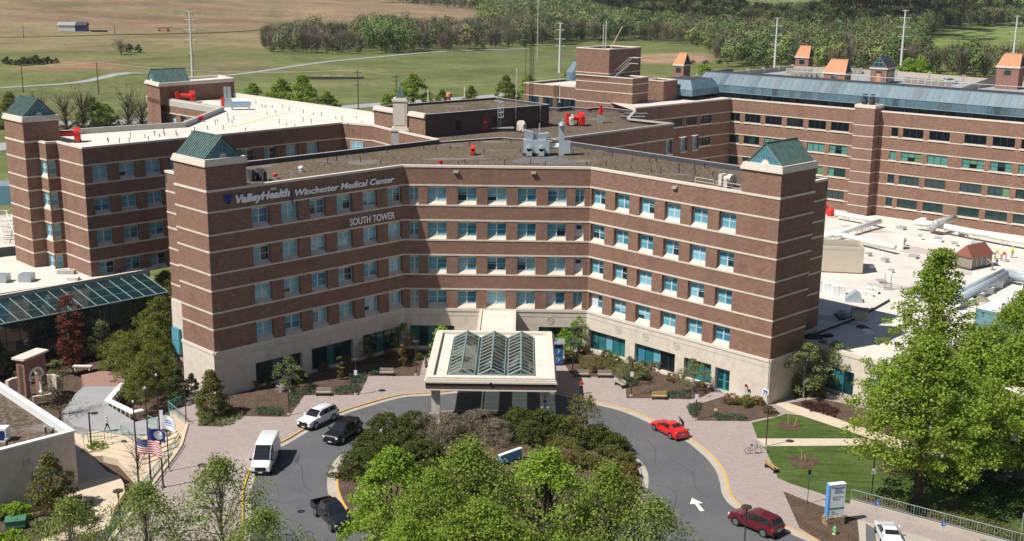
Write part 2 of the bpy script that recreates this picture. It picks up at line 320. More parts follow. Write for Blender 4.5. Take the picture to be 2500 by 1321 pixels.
# ================================================================ building kit
_wc={}
def win_mesh(w,h,style,panes,cols=2,rows=2,fr='frame_white',t=.055):
    key=(round(w,2),round(h,2),style,tuple(panes),cols,rows,fr)
    if key in _wc: return _wc[key]
    f=MB(); g=MB(); x0=-w/2
    f.box((x0,-.05,0),(x0+t,.03,h),fr).box((w/2-t,-.05,0),(w/2,.03,h),fr).box((x0+t,-.05,0),(w/2-t,.03,t),fr).box((x0+t,-.05,h-t),(w/2-t,.03,h),fr)
    cw=(w-2*t)/cols
    for c in range(1,cols):
        xx=x0+t+c*cw; tt=.055 if cols==2 else .03
        f.box((xx-tt,-.055,t),(xx+tt,.03,h-t),fr)
    for c in range(cols):
        a=x0+t+c*cw; b=a+cw
        if isinstance(style,tuple):          # blinds drawn down to a different height in each sash
            zs=t+(h-2*t)*style[c%len(style)]; zz=[(t,zs,panes[(2*c)%len(panes)]),(zs,h-t,panes[(2*c+1)%len(panes)])]
            for z0,z1,mt in zz:
                if z1-z0>.02: g.face([(a,.01,z0),(b,.01,z0),(b,.01,z1),(a,.01,z1)],mt)
            for r_ in range(1,rows):
                zc=t+(h-2*t)*r_/rows; f.box((a,-.03,zc-.018),(b,.03,zc+.018),fr)
            continue
        for r_ in range(rows):
            z0=t+(h-2*t)*r_/rows; z1=t+(h-2*t)*(r_+1)/rows
            g.face([(a,.01,z0),(b,.01,z0),(b,.01,z1),(a,.01,z1)],panes[(c*rows+r_)%len(panes)])
        for r_ in range(1,rows):
            zz=t+(h-2*t)*r_/rows; f.box((a,-.03,zz-.018),(b,.03,zz+.018),fr)
    _wc[key]=(f.data('window'),g.data('pane')); return _wc[key]
def put_window(parent,F,u,w_,z,wid,h,panes,cols=2,rows=2,fr='frame_white',name='window'):
    st_='a'
    if isinstance(panes,tuple): st_,panes=panes
    fm,gm=win_mesh(wid,h,st_,panes,cols,rows,fr)
    p=F.p(u,w_,z)-parent.location
    o=link(name,fm,parent,p,F.ang()); link('pane',gm,o); return o
def facade(br,st,F,L,cols,rows,ztop,zbot,dep=.5,mat='brick',slope=True,u0=0.0,sill='stone'):
    """brick wall with recessed openings; br brick MB, st stone MB (both in frame F)"""
    br.fr=F; st.fr=F
    q=lambda a,b,c,d: br.face([(a,0,c),(b,0,c),(b,0,d),(a,0,d)],mat)
    z=ztop
    for zh,zs,gt,gb in rows:
        if z-zh>.01: q(u0,L,zh,z)
        u=u0
        for a,b in cols:
            if a-u>.01: q(u,a,zs,zh)
            br.face([(a,0,zs),(a,-dep,zs),(a,-dep,zh),(a,0,zh)],mat); br.face([(b,-dep,zs),(b,0,zs),(b,0,zh),(b,-dep,zh)],mat)
            st.face([(a,0,zh),(b,0,zh),(b,-dep,zh),(a,-dep,zh)],sill)       # soffit
            st.face([(a,-dep,gt),(b,-dep,gt),(b,-dep,zh),(a,-dep,zh)],sill)
            if slope:
                st.face([(a,.035,zs+.10),(b,.035,zs+.10),(b,-dep,gb),(a,-dep,gb)],sill)
                st.face([(a,.035,zs-.02),(b,.035,zs-.02),(b,.035,zs+.10),(a,.035,zs+.10)],sill)
                st.face([(a,.0,zs),(a,.035,zs-.02),(a,.035,zs+.10),(a,0,zs+.13)],sill); st.face([(b,.035,zs-.02),(b,.0,zs),(b,0,zs+.13),(b,.035,zs+.10)],sill)
            else:
                br.face([(a,-dep,zs),(b,-dep,zs),(b,-dep,gb),(a,-dep,gb)],mat)
                st.box((a-.12,-dep,gb-.3),(b+.12,.05,gb),sill)
            u=b
        if L-u>.01: q(u,L,zs,zh)
        z=zs
    if z-zbot>.01: q(u0,L,zbot,z)
    br.fr=None; st.fr=None
def gable_roof(parent,F,u0,u1,w0,w1,z0,zr,matr='copper',fan=True,name='gable_roof'):
    """ridge runs along w (inwards); glazed gables at both ends"""
    um=(u0+u1)/2; r=MB(); r.fr=F; ov=.12
    for sgn,ua in ((1,u0-ov),(-1,u1+ov)):
        a=[(ua,w1+ov,z0),(ua,w0-ov,z0),(um,w0-ov,zr),(um,w1+ov,zr)]; b=[(p[0],p[1],p[2]-.14) for p in a]
        r.mesh(a+b,[(0,1,2,3),(7,6,5,4),(0,4,5,1),(3,2,6,7),(1,5,6,2),(0,3,7,4)] if sgn<0 else [(3,2,1,0),(4,5,6,7),(1,5,4,0),(7,6,2,3),(2,6,5,1),(4,7,3,0)],matr)
        n=14
        for i in range(n+1):
            w=w0-ov+(w1-w0+2*ov)*i/n; d=.03
            A=Vector((ua,w,z0)); B=Vector((um,w,zr)); nn=Vector((zr-z0,0,um-ua)) ; nn=nn*(1 if nn.z>0 else -1); nn.normalize()
            up=(-nn.x if False else nn.x,0,nn.z); h=.06
            o=Vector((-(zr-z0) if ua<um else (zr-z0),0,abs(um-ua))).normalized()*h
            r.mesh([(A.x,w-d,A.z),(A.x,w+d,A.z),(B.x,w+d,B.z),(B.x,w-d,B.z),(A.x+o.x,w-d,A.z+o.z),(A.x+o.x,w+d,A.z+o.z),(B.x+o.x,w+d,B.z+o.z),(B.x+o.x,w-d,B.z+o.z)],[(0,1,2,3),(4,5,6,7),(0,3,7,4),(1,2,6,5),(0,1,5,4)],matr)
    r.box((um-.1,w0-ov-.02,zr-.04),(um+.1,w1+ov+.02,zr+.07),matr)
    ro=r.build(name,parent)
    for w,sg in ((w1,1),(w0,-1)):
        g=MB(); g.fr=F; f=MB(); f.fr=F; zz=z0-.1
        g.face([(u0,w,zz),(u1,w,zz),(um,w,zr-.16)],'pane_mid' if fan else 'pane_dark')
        def bar(a,b,t=.045):
            a=Vector(a);b=Vector(b); d=(b-a).normalized(); e=Vector((-d.z,0,d.x))*t
            wo=w+.04*sg
            pts=[a+e,b+e,b-e,a-e]; f.mesh([(p.x,wo,p.z) for p in pts]+[(p.x,w,p.z) for p in pts],[(0,1,2,3),(0,1,5,4),(2,3,7,6)],'copper_frame')
        wd=(u1-u0)/2; c=(um,0,zz+.08); H=zr-zz-.25
        bar((u0+.1,0,zz+.05),(u1-.1,0,zz+.05),.07); bar((u0+.15,0,zz+.06),(um,0,zr-.3),.07); bar((u1-.15,0,zz+.06),(um,0,zr-.3),.07)
        for an in (22,45,68,90,112,135,158):
            c_,s_=math.cos(R(an)),math.sin(R(an)); L=1/(abs(c_)/wd+s_/H); bar((um+c_*.5,0,c[2]+s_*.5),(um+c_*L*.93,0,c[2]+s_*L*.93),.035)
        for rad in (.5,1.05):
            for i in range(8):
                a=PI*i/8;b=PI*(i+1)/8; bar((um+rad*math.cos(a),0,c[2]+rad*math.sin(a)),(um+rad*math.cos(b),0,c[2]+rad*math.sin(b)),.03)
        g.build('gable_window',parent); f.build('window_frame',parent)
        e=MB(); e.fr=F
        e.mesh([(um+.45*math.cos(PI*i/8),w+.06*sg,c[2]+.45*math.sin(PI*i/8)) for i in range(9)],[tuple(range(9)) if sg<0 else tuple(range(9))[::-1]],'stone_cap'); e.build('half_round_panel',parent)
def cap_steps(mb,pts,z0,mat='stone_cap',h=.7):
    k=3
    for i in range(k):
        mb.sweep(pts,-.9,.22-.09*i,z0+h*i/k,z0+h*(i+1)/k-.001,mat,closed=True)
def local(pts,F): return [F.p(u,w,0) for u,w in pts]
ROWS=[(20.0,17.59,19.72,18.15),(15.8,13.4,15.52,13.95),(11.6,9.18,11.32,9.76),(7.4,5.06,7.14,5.60)]
LV=[20.0,17.59,15.8,13.4,11.6,9.18,7.4]
WC=[(.2,2.36),(3.84,6.0),(7.48,9.66),(11.14,13.33),(14.82,17.02),(18.52,20.73)]
A=Vector((-11,0)); B=Vector((11,0)); D=Vector((-29.38,-18.38)); E=Vector((29.38,-18.38)); LW=25.993
# ================================================================ south tower
ST=empty('hospital_tower',(0,0,0),'five storey brick block with two angled wings and lettering on the left wing','building')
br=MB(); st=MB()
FC=Fr(A,(1,0)); FL=Fr(D,(s2,s2)); FRt=Fr(B,(s2,-s2))
CC=[(.65,1.75),(2.82,5.06),(6.38,8.62),(9.9,12.15),(13.46,15.68),(17.02,19.24),(20.25,21.35)]
LC=[(LW-b,LW-a) for a,b in WC][::-1]
facade(br,st,FC,22,CC,ROWS,22.2,5.06)
facade(br,st,FL,LW,LC,ROWS,22.2,5.06)
facade(br,st,FRt,LW,WC,ROWS,22.2,5.06)
prand=random.Random(11)
def pset(r):
    k=r.random()
    base=['pane_blind','pane_light','pane_mid','pane_dark','pane_white']
    a=r.choices(base,[5,2.4,2.4,1.2,.06])[0]; b=r.choices(base,[5,2.4,2.2,1.5,.10])[0] if r.random()<.4 else a
    lo=lambda c: {'pane_blind':'pane_blind','pane_light':'pane_light','pane_mid':'pane_mid' if r.random()<.5 else 'pane_blind','pane_dark':'pane_dark' if r.random()<.6 else 'pane_mid','pane_white':'pane_white'}[c]
    return [lo(a),a,lo(b),b]
variants=[pset(prand) for _ in range(6)]
for _ in range(20):
    fr_=tuple(prand.choice([0,0,0,.15,.3,.5,.62,.8,1]) for _ in range(2)); lo_=prand.choice(['pane_dark','pane_mid','pane_mid']); hi_=prand.choice(['pane_blind','pane_light','pane_blind','pane_blind'])
    variants.append((fr_,[lo_,hi_,lo_,hi_ if prand.random()<.75 else 'pane_mid']))
doors={('c',6,1),('c',6,2)}
for nm,F,cols in (('c',FC,CC),('l',FL,LC),('r',FRt,WC)):
    for ri,(zh,zs,gt,gb) in enumerate(ROWS):
        for ci,(a,b) in enumerate(cols):
            v=prand.choice(variants)
            if (nm,ci,ri) in doors:
                o=put_window(ST,F,(a+b)/2,-.5,gb,b-a,gt-gb,['door_white','door_white'],1,1); 
                d=MB(); d.box((-.28,-.07,.95),(.28,.0,1.4),'pane_dark'); l=d.build('door_light',o); continue
            if (nm,ci,ri) in {('c',5,3),('r',0,3)}: v=['door_white','door_white','pane_mid','pane_mid']
            put_window(ST,F,(a+b)/2,-.5,gb,b-a,gt-gb,v)
            if ri<9: pass
# tower end walls & rear part outline
def endpts(P,sx):
    P=Vector((P.x,P.y)); back=Vector((-s2*sx,s2)); inn=Vector((s2*sx,s2))   # sx=+1 for left tower
    return dict(F=P+back*6.44, i1=P+back*6.44+inn*3.3, R=P+back*14.5+inn*3.3, T4=P+inn*4.8, T3=P+inn*4.8+back*6.44)
Lp=endpts(D,1); Rp=endpts(E,-1)
def plain(mb,a,b,z0,z1,mat='brick'):
    mb.face([(a[0],a[1],z0),(b[0],b[1],z0),(b[0],b[1],z1),(a[0],a[1],z1)],mat)
plain(br,Lp['F'],D,5.06,22.2); plain(br,Lp['i1'],Lp['F'],5.06,22.2); plain(br,Lp['R'],Lp['i1'],7.4,22.2)
plain(br,E,Rp['F'],5.06,22.2); plain(br,Rp['F'],Rp['i1'],5.06,22.2); plain(br,Rp['i1'],Rp['R'],5.06,22.2)
CR1=Vector((-8.55,22.57)); CR2=Vector((7.2,24.3))
plain(br,CR1,Lp['R'],5.06,22.2); plain(br,Rp['R'],CR2,5.06,22.2)
front=[Lp['R'],Lp['i1'],Lp['F'],D,A,B,E,Rp['F'],Rp['i1'],Rp['R']]
for z in LV: st.sweep(front,-.03,.055,z-.02,z+.17,'stone')
# stone base
st.sweep([Lp['R'],Lp['i1']],-.05,.16,-3.0,7.4,'stone')
base=[Lp['i1']+Vector((-.02,-.02)),Lp['F'],D]
st.sweep([Lp['i1'],Lp['F'],D],-.05,.10,-3.0,4.75,'stone'); st.sweep([Lp['i1'],Lp['F'],D],-.05,.17,4.75,5.06,'stone_cap')
# coping, parapet
cop=[Lp['R'],Lp['i1'],Lp['F'],D,A,B,E,Rp['F'],Rp['i1'],Rp['R'],CR2,Vector((0,27.7)),CR1]
st.sweep(front,-.42,.07,22.17,22.42,'stone_cap')
bk=MB(); bk.sweep([Rp['R'],CR2],-.40,.04,21.0,22.38,'membrane',top='coping'); bk.sweep([CR1,Lp['R']],-.40,.04,21.0,22.38,'membrane',top='coping')
bk.sweep([CR2,Vector((0,27.9)),CR1],-.25,.25,21.6,22.05,'membrane',top='coping')
# inner faces of the front parapet
bk.sweep(front,-.42,-.39,21.6,22.17,'membrane'); bk.build('parapet',ST)
ro=MB(); ro.face([(p.x,p.y,21.8) for p in cop],'gravel')
def patch(mb,pts,z,mat): mb.face([(p[0],p[1],z) for p in pts],mat)
def blobpts(c,rx,ry,n=26,seed=0,rot=0):
    r=random.Random(seed); o=[]
    for i in range(n):
        a=2*PI*i/n; k=1+.12*math.sin(3*a+seed)+.08*math.sin(5*a+2*seed)+r.uniform(-.04,.04); x=rx*k*math.cos(a);y=ry*k*math.sin(a)
        o.append((c[0]+x*math.cos(rot)-y*math.sin(rot),c[1]+x*math.sin(rot)+y*math.cos(rot)))
    return o
patch(ro,blobpts(G(1330,392,21.8),3.9,2.9,seed=4),21.805,'grey_patch'); patch(ro,blobpts(G(1110,388,21.8),4.2,.9,seed=2,rot=.15),21.806,'pale_patch')
patch(ro,blobpts(G(880,398,21.8),1.6,1.3,seed=7,rot=.1),21.807,'pale_patch')
ro.build('roof',ST)
# ground floor: stone wall with long glazed openings
def base_wall(F,L,ops,z1=5.06,zt=2.72,zb=.35,dep=.45,name='ground_floor_glazing',mats=('shop_teal','shop_dark')):
    s=MB(); s.fr=F; u=0
    q=lambda a,b,c,d: s.face([(a,.10,c),(b,.10,c),(b,.10,d),(a,.10,d)],'stone')
    s.box((0,-.4,4.76),(L,.17,5.06),'stone_cap'); s.box((0,.0,4.2),(L,.13,4.23),'stone_grey')
    for a,b,z0,zt_,kind in ops:
        q(u,a,-.2,4.76); q(a,b,zt_,4.76); q(a,b,-.2,z0)
        s.face([(a,.1,z0),(a,-dep,z0),(a,-dep,zt_),(a,.1,zt_)],'stone'); s.face([(b,-dep,z0),(b,.1,z0),(b,.1,zt_),(b,-dep,zt_)],'stone')
        s.face([(a,.1,zt_),(b,.1,zt_),(b,-dep,zt_),(a,-dep,zt_)],'stone'); s.face([(a,-dep,z0),(b,-dep,z0),(b,.1,z0),(a,.1,z0)],'stone')
        u=b
    q(u,L,-.2,4.76)
    for k in range(1,int(L/3.66)+1):                  # panel joints
        x=k*3.66-.4
        s.box((x-.012,.08,2.8),(x+.012,.103,4.7),'stone_grey')
    s.fr=None; return s
opsR=[(.45,6.2,.38,2.75,'w'),(7.65,13.56,.3,2.7,'w'),(14.85,18.6,.35,2.7,'g'),(19.15,21.1,.02,2.6,'d')]
opsL=[(LW-21.1,LW-15.0,.1,2.75,'w'),(LW-13.7,LW-7.85,.2,2.8,'w'),(LW-6.4,LW-.6,.2,2.9,'w')]
opsC=[(.6,6.0,.2,2.9,'w'),(16.2,21.5,.2,2.9,'w')]
for F,L,ops in ((FL,LW,opsL),(FC,22,opsC),(FRt,LW,opsR)):
    base_wall(F,L,ops).build('stone_base',ST)
    for a,b,z0,zt_,kind in ops:
        n=max(2,round((b-a)/1.2)); dark=F is FL
        if kind=='d':
            o=put_window(ST,F,(a+b)/2,-.4,z0,b-a,zt_-z0,['teal_metal'],2,1,'teal_metal','entrance_door')
            d=MB(); 
            for sx in (-.5,.5):
                d.box((sx*(b-a)/2-.28,-.08,.25),(sx*(b-a)/2+.28,-.02,1.05),'pane_dark').box((sx*(b-a)/2-.28,-.08,1.25),(sx*(b-a)/2+.28,-.02,2.1),'pane_dark')
            d.build('door_glass',o); continue
        pm=['shop_teal','shop_dark','shop_teal','shop_teal','shop_dark'] if not dark else ['shop_dark','shop_dark','shop_teal']
        if F is FRt and kind=='w' and a<5: pm=['shop_teal','shop_teal','pane_blind']
        if F is FRt and kind=='w' and a>5: pm=['pane_mid','shop_teal','pane_blind','pane_black','pane_black']
        if kind=='g': pm=['shop_teal']
        put_window(ST,F,(a+b)/2,-.4,z0,b-a,zt_-z0,pm,n,1,'frame_dark','ground_floor_window')
st.sweep([E,Rp['F'],Rp['i1'],Rp['R']],-.05,.10,-.2,4.75,'stone'); st.sweep([E,Rp['F'],Rp['i1'],Rp['R']],-.05,.17,4.75,5.06,'stone_cap')
mat('emblem',(.50,.44,.37),.85,.2)
# round emblems cast into the base
for F,us in ((FC,(3.9,17.6)),(FRt,(5.1,9.2,13.7))):
    for u in us:
        e=MB(); e.fr=F; n=20
        for i in range(n):
            a=2*PI*i/n;b=2*PI*(i+1)/n; p=[(u+r_*math.cos(t),.135,3.75+r_*math.sin(t)) for r_,t in ((.36,a),(.36,b),(.46,b),(.46,a))]
            e.mesh(p+[(x,.095,z) for x,y,z in p],[(3,2,1,0),(0,1,5,4),(2,3,7,6)],'emblem')
        for x0,z0,x1,z1 in ((-.22,.2,-.12,-.2),(-.12,-.2,0,.08),(0,.08,.12,-.2),(.12,-.2,.22,.2)):
            e.mesh([(u+x0-.03,.13,3.75+z0),(u+x0+.03,.13,3.75+z0),(u+x1+.03,.13,3.75+z1),(u+x1-.03,.13,3.75+z1)],[(0,1,2,3)],'emblem')
        e.build('cast_emblem',ST)
# corner towers (upper part above the parapet)
for P,pt,F,u0,side in ((D,Lp,FL,0,'l'),(E,Rp,FRt,LW-4.8,'r')):
    t=MB(); u1=u0+4.8
    ring=[F.p(u0,0,0),F.p(u0,-6.44,0),F.p(u1,-6.44,0),F.p(u1,0,0)]   # clockwise -> outward is right
    ring=[Vector((q.x,q.y)) for q in ring][::-1]
    n=4
    for i in range(4):
        a=ring[i]; b=ring[(i+1)%4]; plain(t,a,b,22.2 if True else 21.8,24.85,'brick')
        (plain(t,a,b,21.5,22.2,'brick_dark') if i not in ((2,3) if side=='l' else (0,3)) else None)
    t.build('tower_wall',ST)
    c=MB()
    for i in range(3): c.sweep(ring,-.8,.20-.08*i,24.85+.24*i,25.09+.24*i-.002,'stone_cap',closed=True)
    c.prism([F.p(u0+.6,-.6,0),F.p(u1-.6,-.6,0),F.p(u1-.6,-5.84,0),F.p(u0+.6,-5.84,0)],25.0,25.5,'stone_cap')
    c.build('tower_cap',ST)
    gable_roof(ST,F,u0+.32,u1-.32,-6.0,-.55,25.58,27.75)
    wt=MB(); 
br.build('brick_wall',ST); st.build('stone_trim',ST)
# bay window frame seen on the far left wall
bw=MB(); fF=Fr(Lp['R'],(Lp['i1']-Lp['R'])); bw.fr=fF
bw.box((.3,.16,1.2),(2.0,.5,4.2),'teal_metal'); bw.box((.4,.45,1.4),(1.9,.53,2.6),'pane_blind'); bw.box((.4,.45,2.8),(1.9,.53,4.0),'pane_blind'); bw.build('bay_window',ST)
# small wall lights under the coping
for F,us in ((FC,(6.2,15.3)),(FL,(8.0,)),(FRt,(12.5,))):
    for u in us:
        e=MB(); e.fr=F; e.box((u-.3,0,21.55),(u+.3,.28,21.8),'coping').box((u-.26,.02,21.5),(u+.26,.24,21.55),'frame_dark'); e.build('flood_light',ST)
# ---- lettering
def text_mesh(txt,size,mat_,ext=.05,shear=0,bold=0,spacing=1,ax='LEFT',sx=1):
    cu=bpy.data.curves.new('t','FONT'); cu.body=txt; cu.size=size; cu.extrude=ext; cu.shear=shear; cu.offset=bold; cu.space_character=spacing; cu.align_x=ax; cu.resolution_u=3
    o=bpy.data.objects.new('t',cu); COL.objects.link(o); bpy.context.view_layer.update()
    me=bpy.data.meshes.new_from_object(o.evaluated_get(bpy.context.evaluated_depsgraph_get())); bpy.data.objects.remove(o)
    me.materials.clear(); me.materials.append(M[mat_])
    if sx!=1: me.transform(Matrix.Diagonal((sx,1,1,1)))
    return me
def put_text(name,me,F,u,w,z,parent=None,fit=None):
    xs=[v.co.x for v in me.vertices]
    if fit: k=fit/(max(xs)-min(xs)); me.transform(Matrix.Translation((-min(xs),0,0))); me.transform(Matrix.Diagonal((k,1,1,1)))
    o=link(name,me,parent); o.location=F.p(u,w,z)-(parent.location if parent else Vector((0,0,0))); o.rotation_euler=(PI/2,0,F.ang()); return o
def onwall(F,px,py,w=0):
    d=FW+RT*((px-1250)/FPX)-UP*((py-660.5)/FPX); t=((F.p(0,w,0)-CAM).dot(F.n))/d.dot(F.n); q=CAM+d*t; return (q-F.O).dot(F.d),q.z
a=onwall(FL,547,500); 
def sign(px0,py0,px1,py1,txt,size,mat_,label,**k):
    u0,z0=onwall(FL,px0,py0); u1,z1=onwall(FL,px1,py1); me=text_mesh(txt,size,mat_,**k)
    o=put_text('wall_lettering',me,FL,u0,.12,(z0+z1)/2,None,u1-u0); tag(o,label,'sign'); return o
sign(574,496,706,477,'ValleyHealth',1.15,'silver_letter','bold slanted silver lettering ValleyHealth on the left brick wing',shear=.22,bold=.045)
sign(719,477,961,444.5,'Winchester Medical Center',.98,'silver_letter','slanted silver lettering Winchester Medical Center near the roof edge',shear=.22,bold=.024)
sign(853,549,962,534,'SOUTH TOWER',1.15,'silver_letter','upright silver capitals SOUTH TOWER below the top row of windows',bold=.012)
lg=MB(); lg.fr=FL; u,z=onwall(FL,543,500)
for i,(t0,t1) in enumerate(((0,.34),(.42,.62),(.70,.84))):
    lg.mesh([(u+t0,.12,z+.95),(u+t1,.12,z+.95),(u+.62+t1*.25,.12,z),(u+.62+t0*.25-.1,.12,z)]+[(u+t0,.05,z+.95),(u+t1,.05,z+.95),(u+.62+t1*.25,.05,z),(u+.62+t0*.25-.1,.05,z)],[(0,1,2,3),(0,1,5,4),(1,2,6,5),(2,3,7,6),(3,0,4,7)],'blue_letter')
lg.mesh([(u+1.25,.12,z+.95),(u+.92,.12,z+.95),(u+.62,.12,z),(u+.85,.12,z)]+[(u+1.25,.05,z+.95),(u+.92,.05,z+.95),(u+.62,.05,z),(u+.85,.05,z)],[(0,1,2,3),(0,1,5,4),(1,2,6,5),(2,3,7,6),(3,0,4,7)],'blue_letter')
tag(lg.build('logo_emblem'),'dark blue slanted V emblem left of the silver wall lettering','sign')
u,z=onwall(FL,712.5,485); lb=MB(); lb.fr=FL; lb.box((u-.04,.04,z-.6),(u+.04,.12,z+.75),'blue_letter'); tag(lb.build('divider_bar'),'thin dark blue upright bar between the two parts of the wall lettering','sign')
u0,z0=onwall(FRt,1863,957); pl=MB(); pl.fr=FRt; pl.box((u0-.02,.105,z0-.18),(u0+.78,.13,z0+.46),'sign_white'); n79=pl.build('number_plate'); tag(n79,'small white plate with blue number 79 at the foot of the right corner','sign')
put_text('number',text_mesh('79',.56,'blue_letter',.01,bold=.015),FRt,u0+.1,.145,z0-.1,n79)
# ================================================================ entrance canopy
CN=empty('entrance_canopy',(0,-16,0),'square entrance canopy with three ridged skylights on a white roof','canopy')
def cb(name,fn):
    mb=MB(); fn(mb); mb.v=[(x,y+16,z) for x,y,z in mb.v]; return mb.build(name,CN)
cx0,cx1,cy0,cy1=-6.30,6.50,-26.1,-9.9
def f_(mb):
    ring=[(cx0,cy0),(cx1,cy0),(cx1,cy1),(cx0,cy1)]
    mb.sweep(ring,-.3,.10,4.05,4.72,'brick_dark',closed=True)
cb('fascia',f_)
def f_(mb):
    ring=[(cx0,cy0),(cx1,cy0),(cx1,cy1),(cx0,cy1)]
    mb.sweep(ring,-.6,.16,3.92,4.05,'stone_cap',closed=True)
    for i in range(3): mb.sweep(ring,-.62,.22-.10*i,4.72+.19*i,4.91+.19*i-.003,'stone_cap',closed=True)
cb('cornice',f_)
def f_(mb):
    mb.box((cx0+.3,cy0+.3,3.95),(cx1-.3,cy0+1.7,4.95),'stone_grey',top='white_roof'); mb.box((cx0+.3,cy1-1.4,3.95),(cx1-.3,cy1-.3,4.95),'stone_grey',top='white_roof')
    mb.box((cx0+.3,cy0+1.7,3.95),(cx0+1.9,cy1-1.4,4.95),'stone_grey',top='white_roof'); mb.box((cx1-1.9,cy0+1.7,3.95),(cx1-.3,cy1-1.4,4.95),'stone_grey',top='white_roof')
    for k in (1,2):
        x=cx0+1.9+k*(cx1-cx0-3.8)/3; mb.box((x-.16,cy0+1.7,3.95),(x+.16,cy1-1.4,4.93),'stone_grey',top='roof_dark')
cb('roof_deck',f_)
for k in range(3):
    w=(cx1-cx0-3.8)/3; x0=cx0+1.9+k*w+.16; x1=x0+w-.32; y0=cy0+1.75; y1=cy1-1.45; xm=(x0+x1)/2; z0=5.0; zr=5.66
    def g_(mb):
        mb.face([(x0,y0,z0),(x0,y1,z0),(xm,y1,zr),(xm,y0,zr)][::-1],'skylight_glass'); mb.face([(x1,y0,z0),(x1,y1,z0),(xm,y1,zr),(xm,y0,zr)],'skylight_glass')
        mb.face([(x0,y0,z0),(x1,y0,z0),(xm,y0,zr)],'skylight_glass'); mb.face([(x0,y1,z0),(x1,y1,z0),(xm,y1,zr)],'skylight_glass')
    sk=cb('skylight',g_)
    def r_(mb):
        n=11
        for i in range(n+1):
            y=y0+(y1-y0)*i/n
            for xa in (x0,x1): mb.tube([(xa,y,z0),(xm,y,zr)],.035,'copper_frame',4)
        mb.tube([(xm,y0-.05,zr),(xm,y1+.05,zr)],.10,'copper_frame',6)
        for xa in (x0,x1): mb.tube([(xa,y0,z0),(xa,y1,z0)],.06,'copper_frame',4)
        for y in (y0,y1): mb.tube([(x0,y,z0),(xm,y,zr),(x1,y,z0),(x0,y,z0)],.09,'copper_frame',5); mb.tube([(xm,y,z0),(xm,y,zr)],.04,'copper_frame',4)
        mb.sweep([(x0,y0),(x1,y0),(x1,y1),(x0,y1)],-.05,.05,4.9,5.04,'copper_frame',closed=True)
    rb=cb('glazing_bars',r_); rb.parent=sk
for x,y in ((-5.45,-25.2),(5.55,-25.2),(-5.45,-10.8),(5.55,-10.8)):
    cb('column',lambda mb: mb.box((x-.42,y-.42,-.12),(x+.42,y+.42,3.95),'stone').box((x-.48,y-.48,-.12),(x+.48,y+.48,.5),'stone').box((x-.48,y-.48,3.6),(x+.48,y+.48,3.93),'stone'))
cb('drain_box',lambda mb: mb.box((.0,cy0-.24,4.6),(.22,cy0-.10,4.85),'black'))
F0=Fr((5.13,-25.62),(1,0))
for i,ch in enumerate('1840'):
    o=put_text('column_number',text_mesh(ch,.5,'blue_letter',.02,bold=.01),F0,.28,.03,3.05-i*.52,CN)
BR=empty('entrance_link',(0,-5,0),'low link with a white roof joining the canopy to the brick block','building')
def bb(name,fn):
    mb=MB(); fn(mb); mb.v=[(x,y+5,z) for x,y,z in mb.v]; return mb.build(name,BR)
bb('wall',lambda mb: mb.box((-1.95,-9.9,-.1),(-1.6,-.12,5.0),'stone').box((2.1,-9.9,-.1),(2.45,-.12,5.0),'stone'))
bb('roof',lambda mb: mb.box((-1.6,-10.4,4.6),(2.1,-.12,4.86),'white_roof'))
bb('vent',lambda mb: mb.cyl((.25,-9.3,4.86),(.25,-9.3,4.95),.3,'dark_metal',12))
# ================================================================ north west wing (white roof)
NW=empty('hospital_wing',(-40,40,0),'brick wing with a bright white roof behind the left corner tower','building')
def off(mb,o): mb.v=[(x-o.x,y-o.y,z-o.z) for x,y,z in mb.v]; return mb
C0=Vector((-52.66,11.09)); F1=Fr(C0,(s2,s2)); LN=40.6
C1=F1.p(LN,0,0); br=MB(); st=MB()
cN=[]; 
u=0.75+ .0
ws=[onwall(F1,x/5.505,220+y/5.505)[0] for x,y in ((1240,1100),(1465,1100),(1603,1060),(1820,1060),(1955,1020),(2168,1020))]
cN=[(ws[0],ws[1]),(ws[2],ws[3]),(ws[4],ws[5])]; pit=3.66; k=ws[4]+pit
while k+2.2<LN-.8: cN.append((k,k+2.18)); k+=pit
facade(br,st,F1,LN,cN,ROWS,22.2,5.06)
for ri,(zh,zs,gt,gb) in enumerate(ROWS):
    for ci,(a,b) in enumerate(cN):
        if ci>4 and ri>0: continue
        put_window(NW,F1,(a+b)/2,-.5,gb,b-a,gt-gb,prand.choice(variants))
C2=G(911,305,22.4).to_2d(); C3=G(955,316,22.4).to_2d(); C4=CR1.copy()
plain(br,(C1.x,C1.y),C2,5.06,22.2); plain(br,C2,C3,5.06,22.2); plain(br,C3,C4,5.06,22.2)
Fq=Fr((C1.x,C1.y),(C2-C1.to_2d())); put_window(NW,Fq,2.6,.04,18.15,2.2,1.6,variants[0])
# end wall with bay and tower
back=Vector((-s2,s2)); out=Vector((-s2,-s2))
q0=C0; q1=C0+back*7.3; q2=q1+out*1.5; q3=q2+back*2.5; q4=q3+out*1.7; T0=q4; T1=T0+back*6.0; T2=T1-out*4.8; T3=T0-out*4.8
for a_,b_,zt in ((q1,q0,22.2),(q4,q3,22.2),(T1,T0,22.2)): plain(br,a_,b_,3.0,zt)
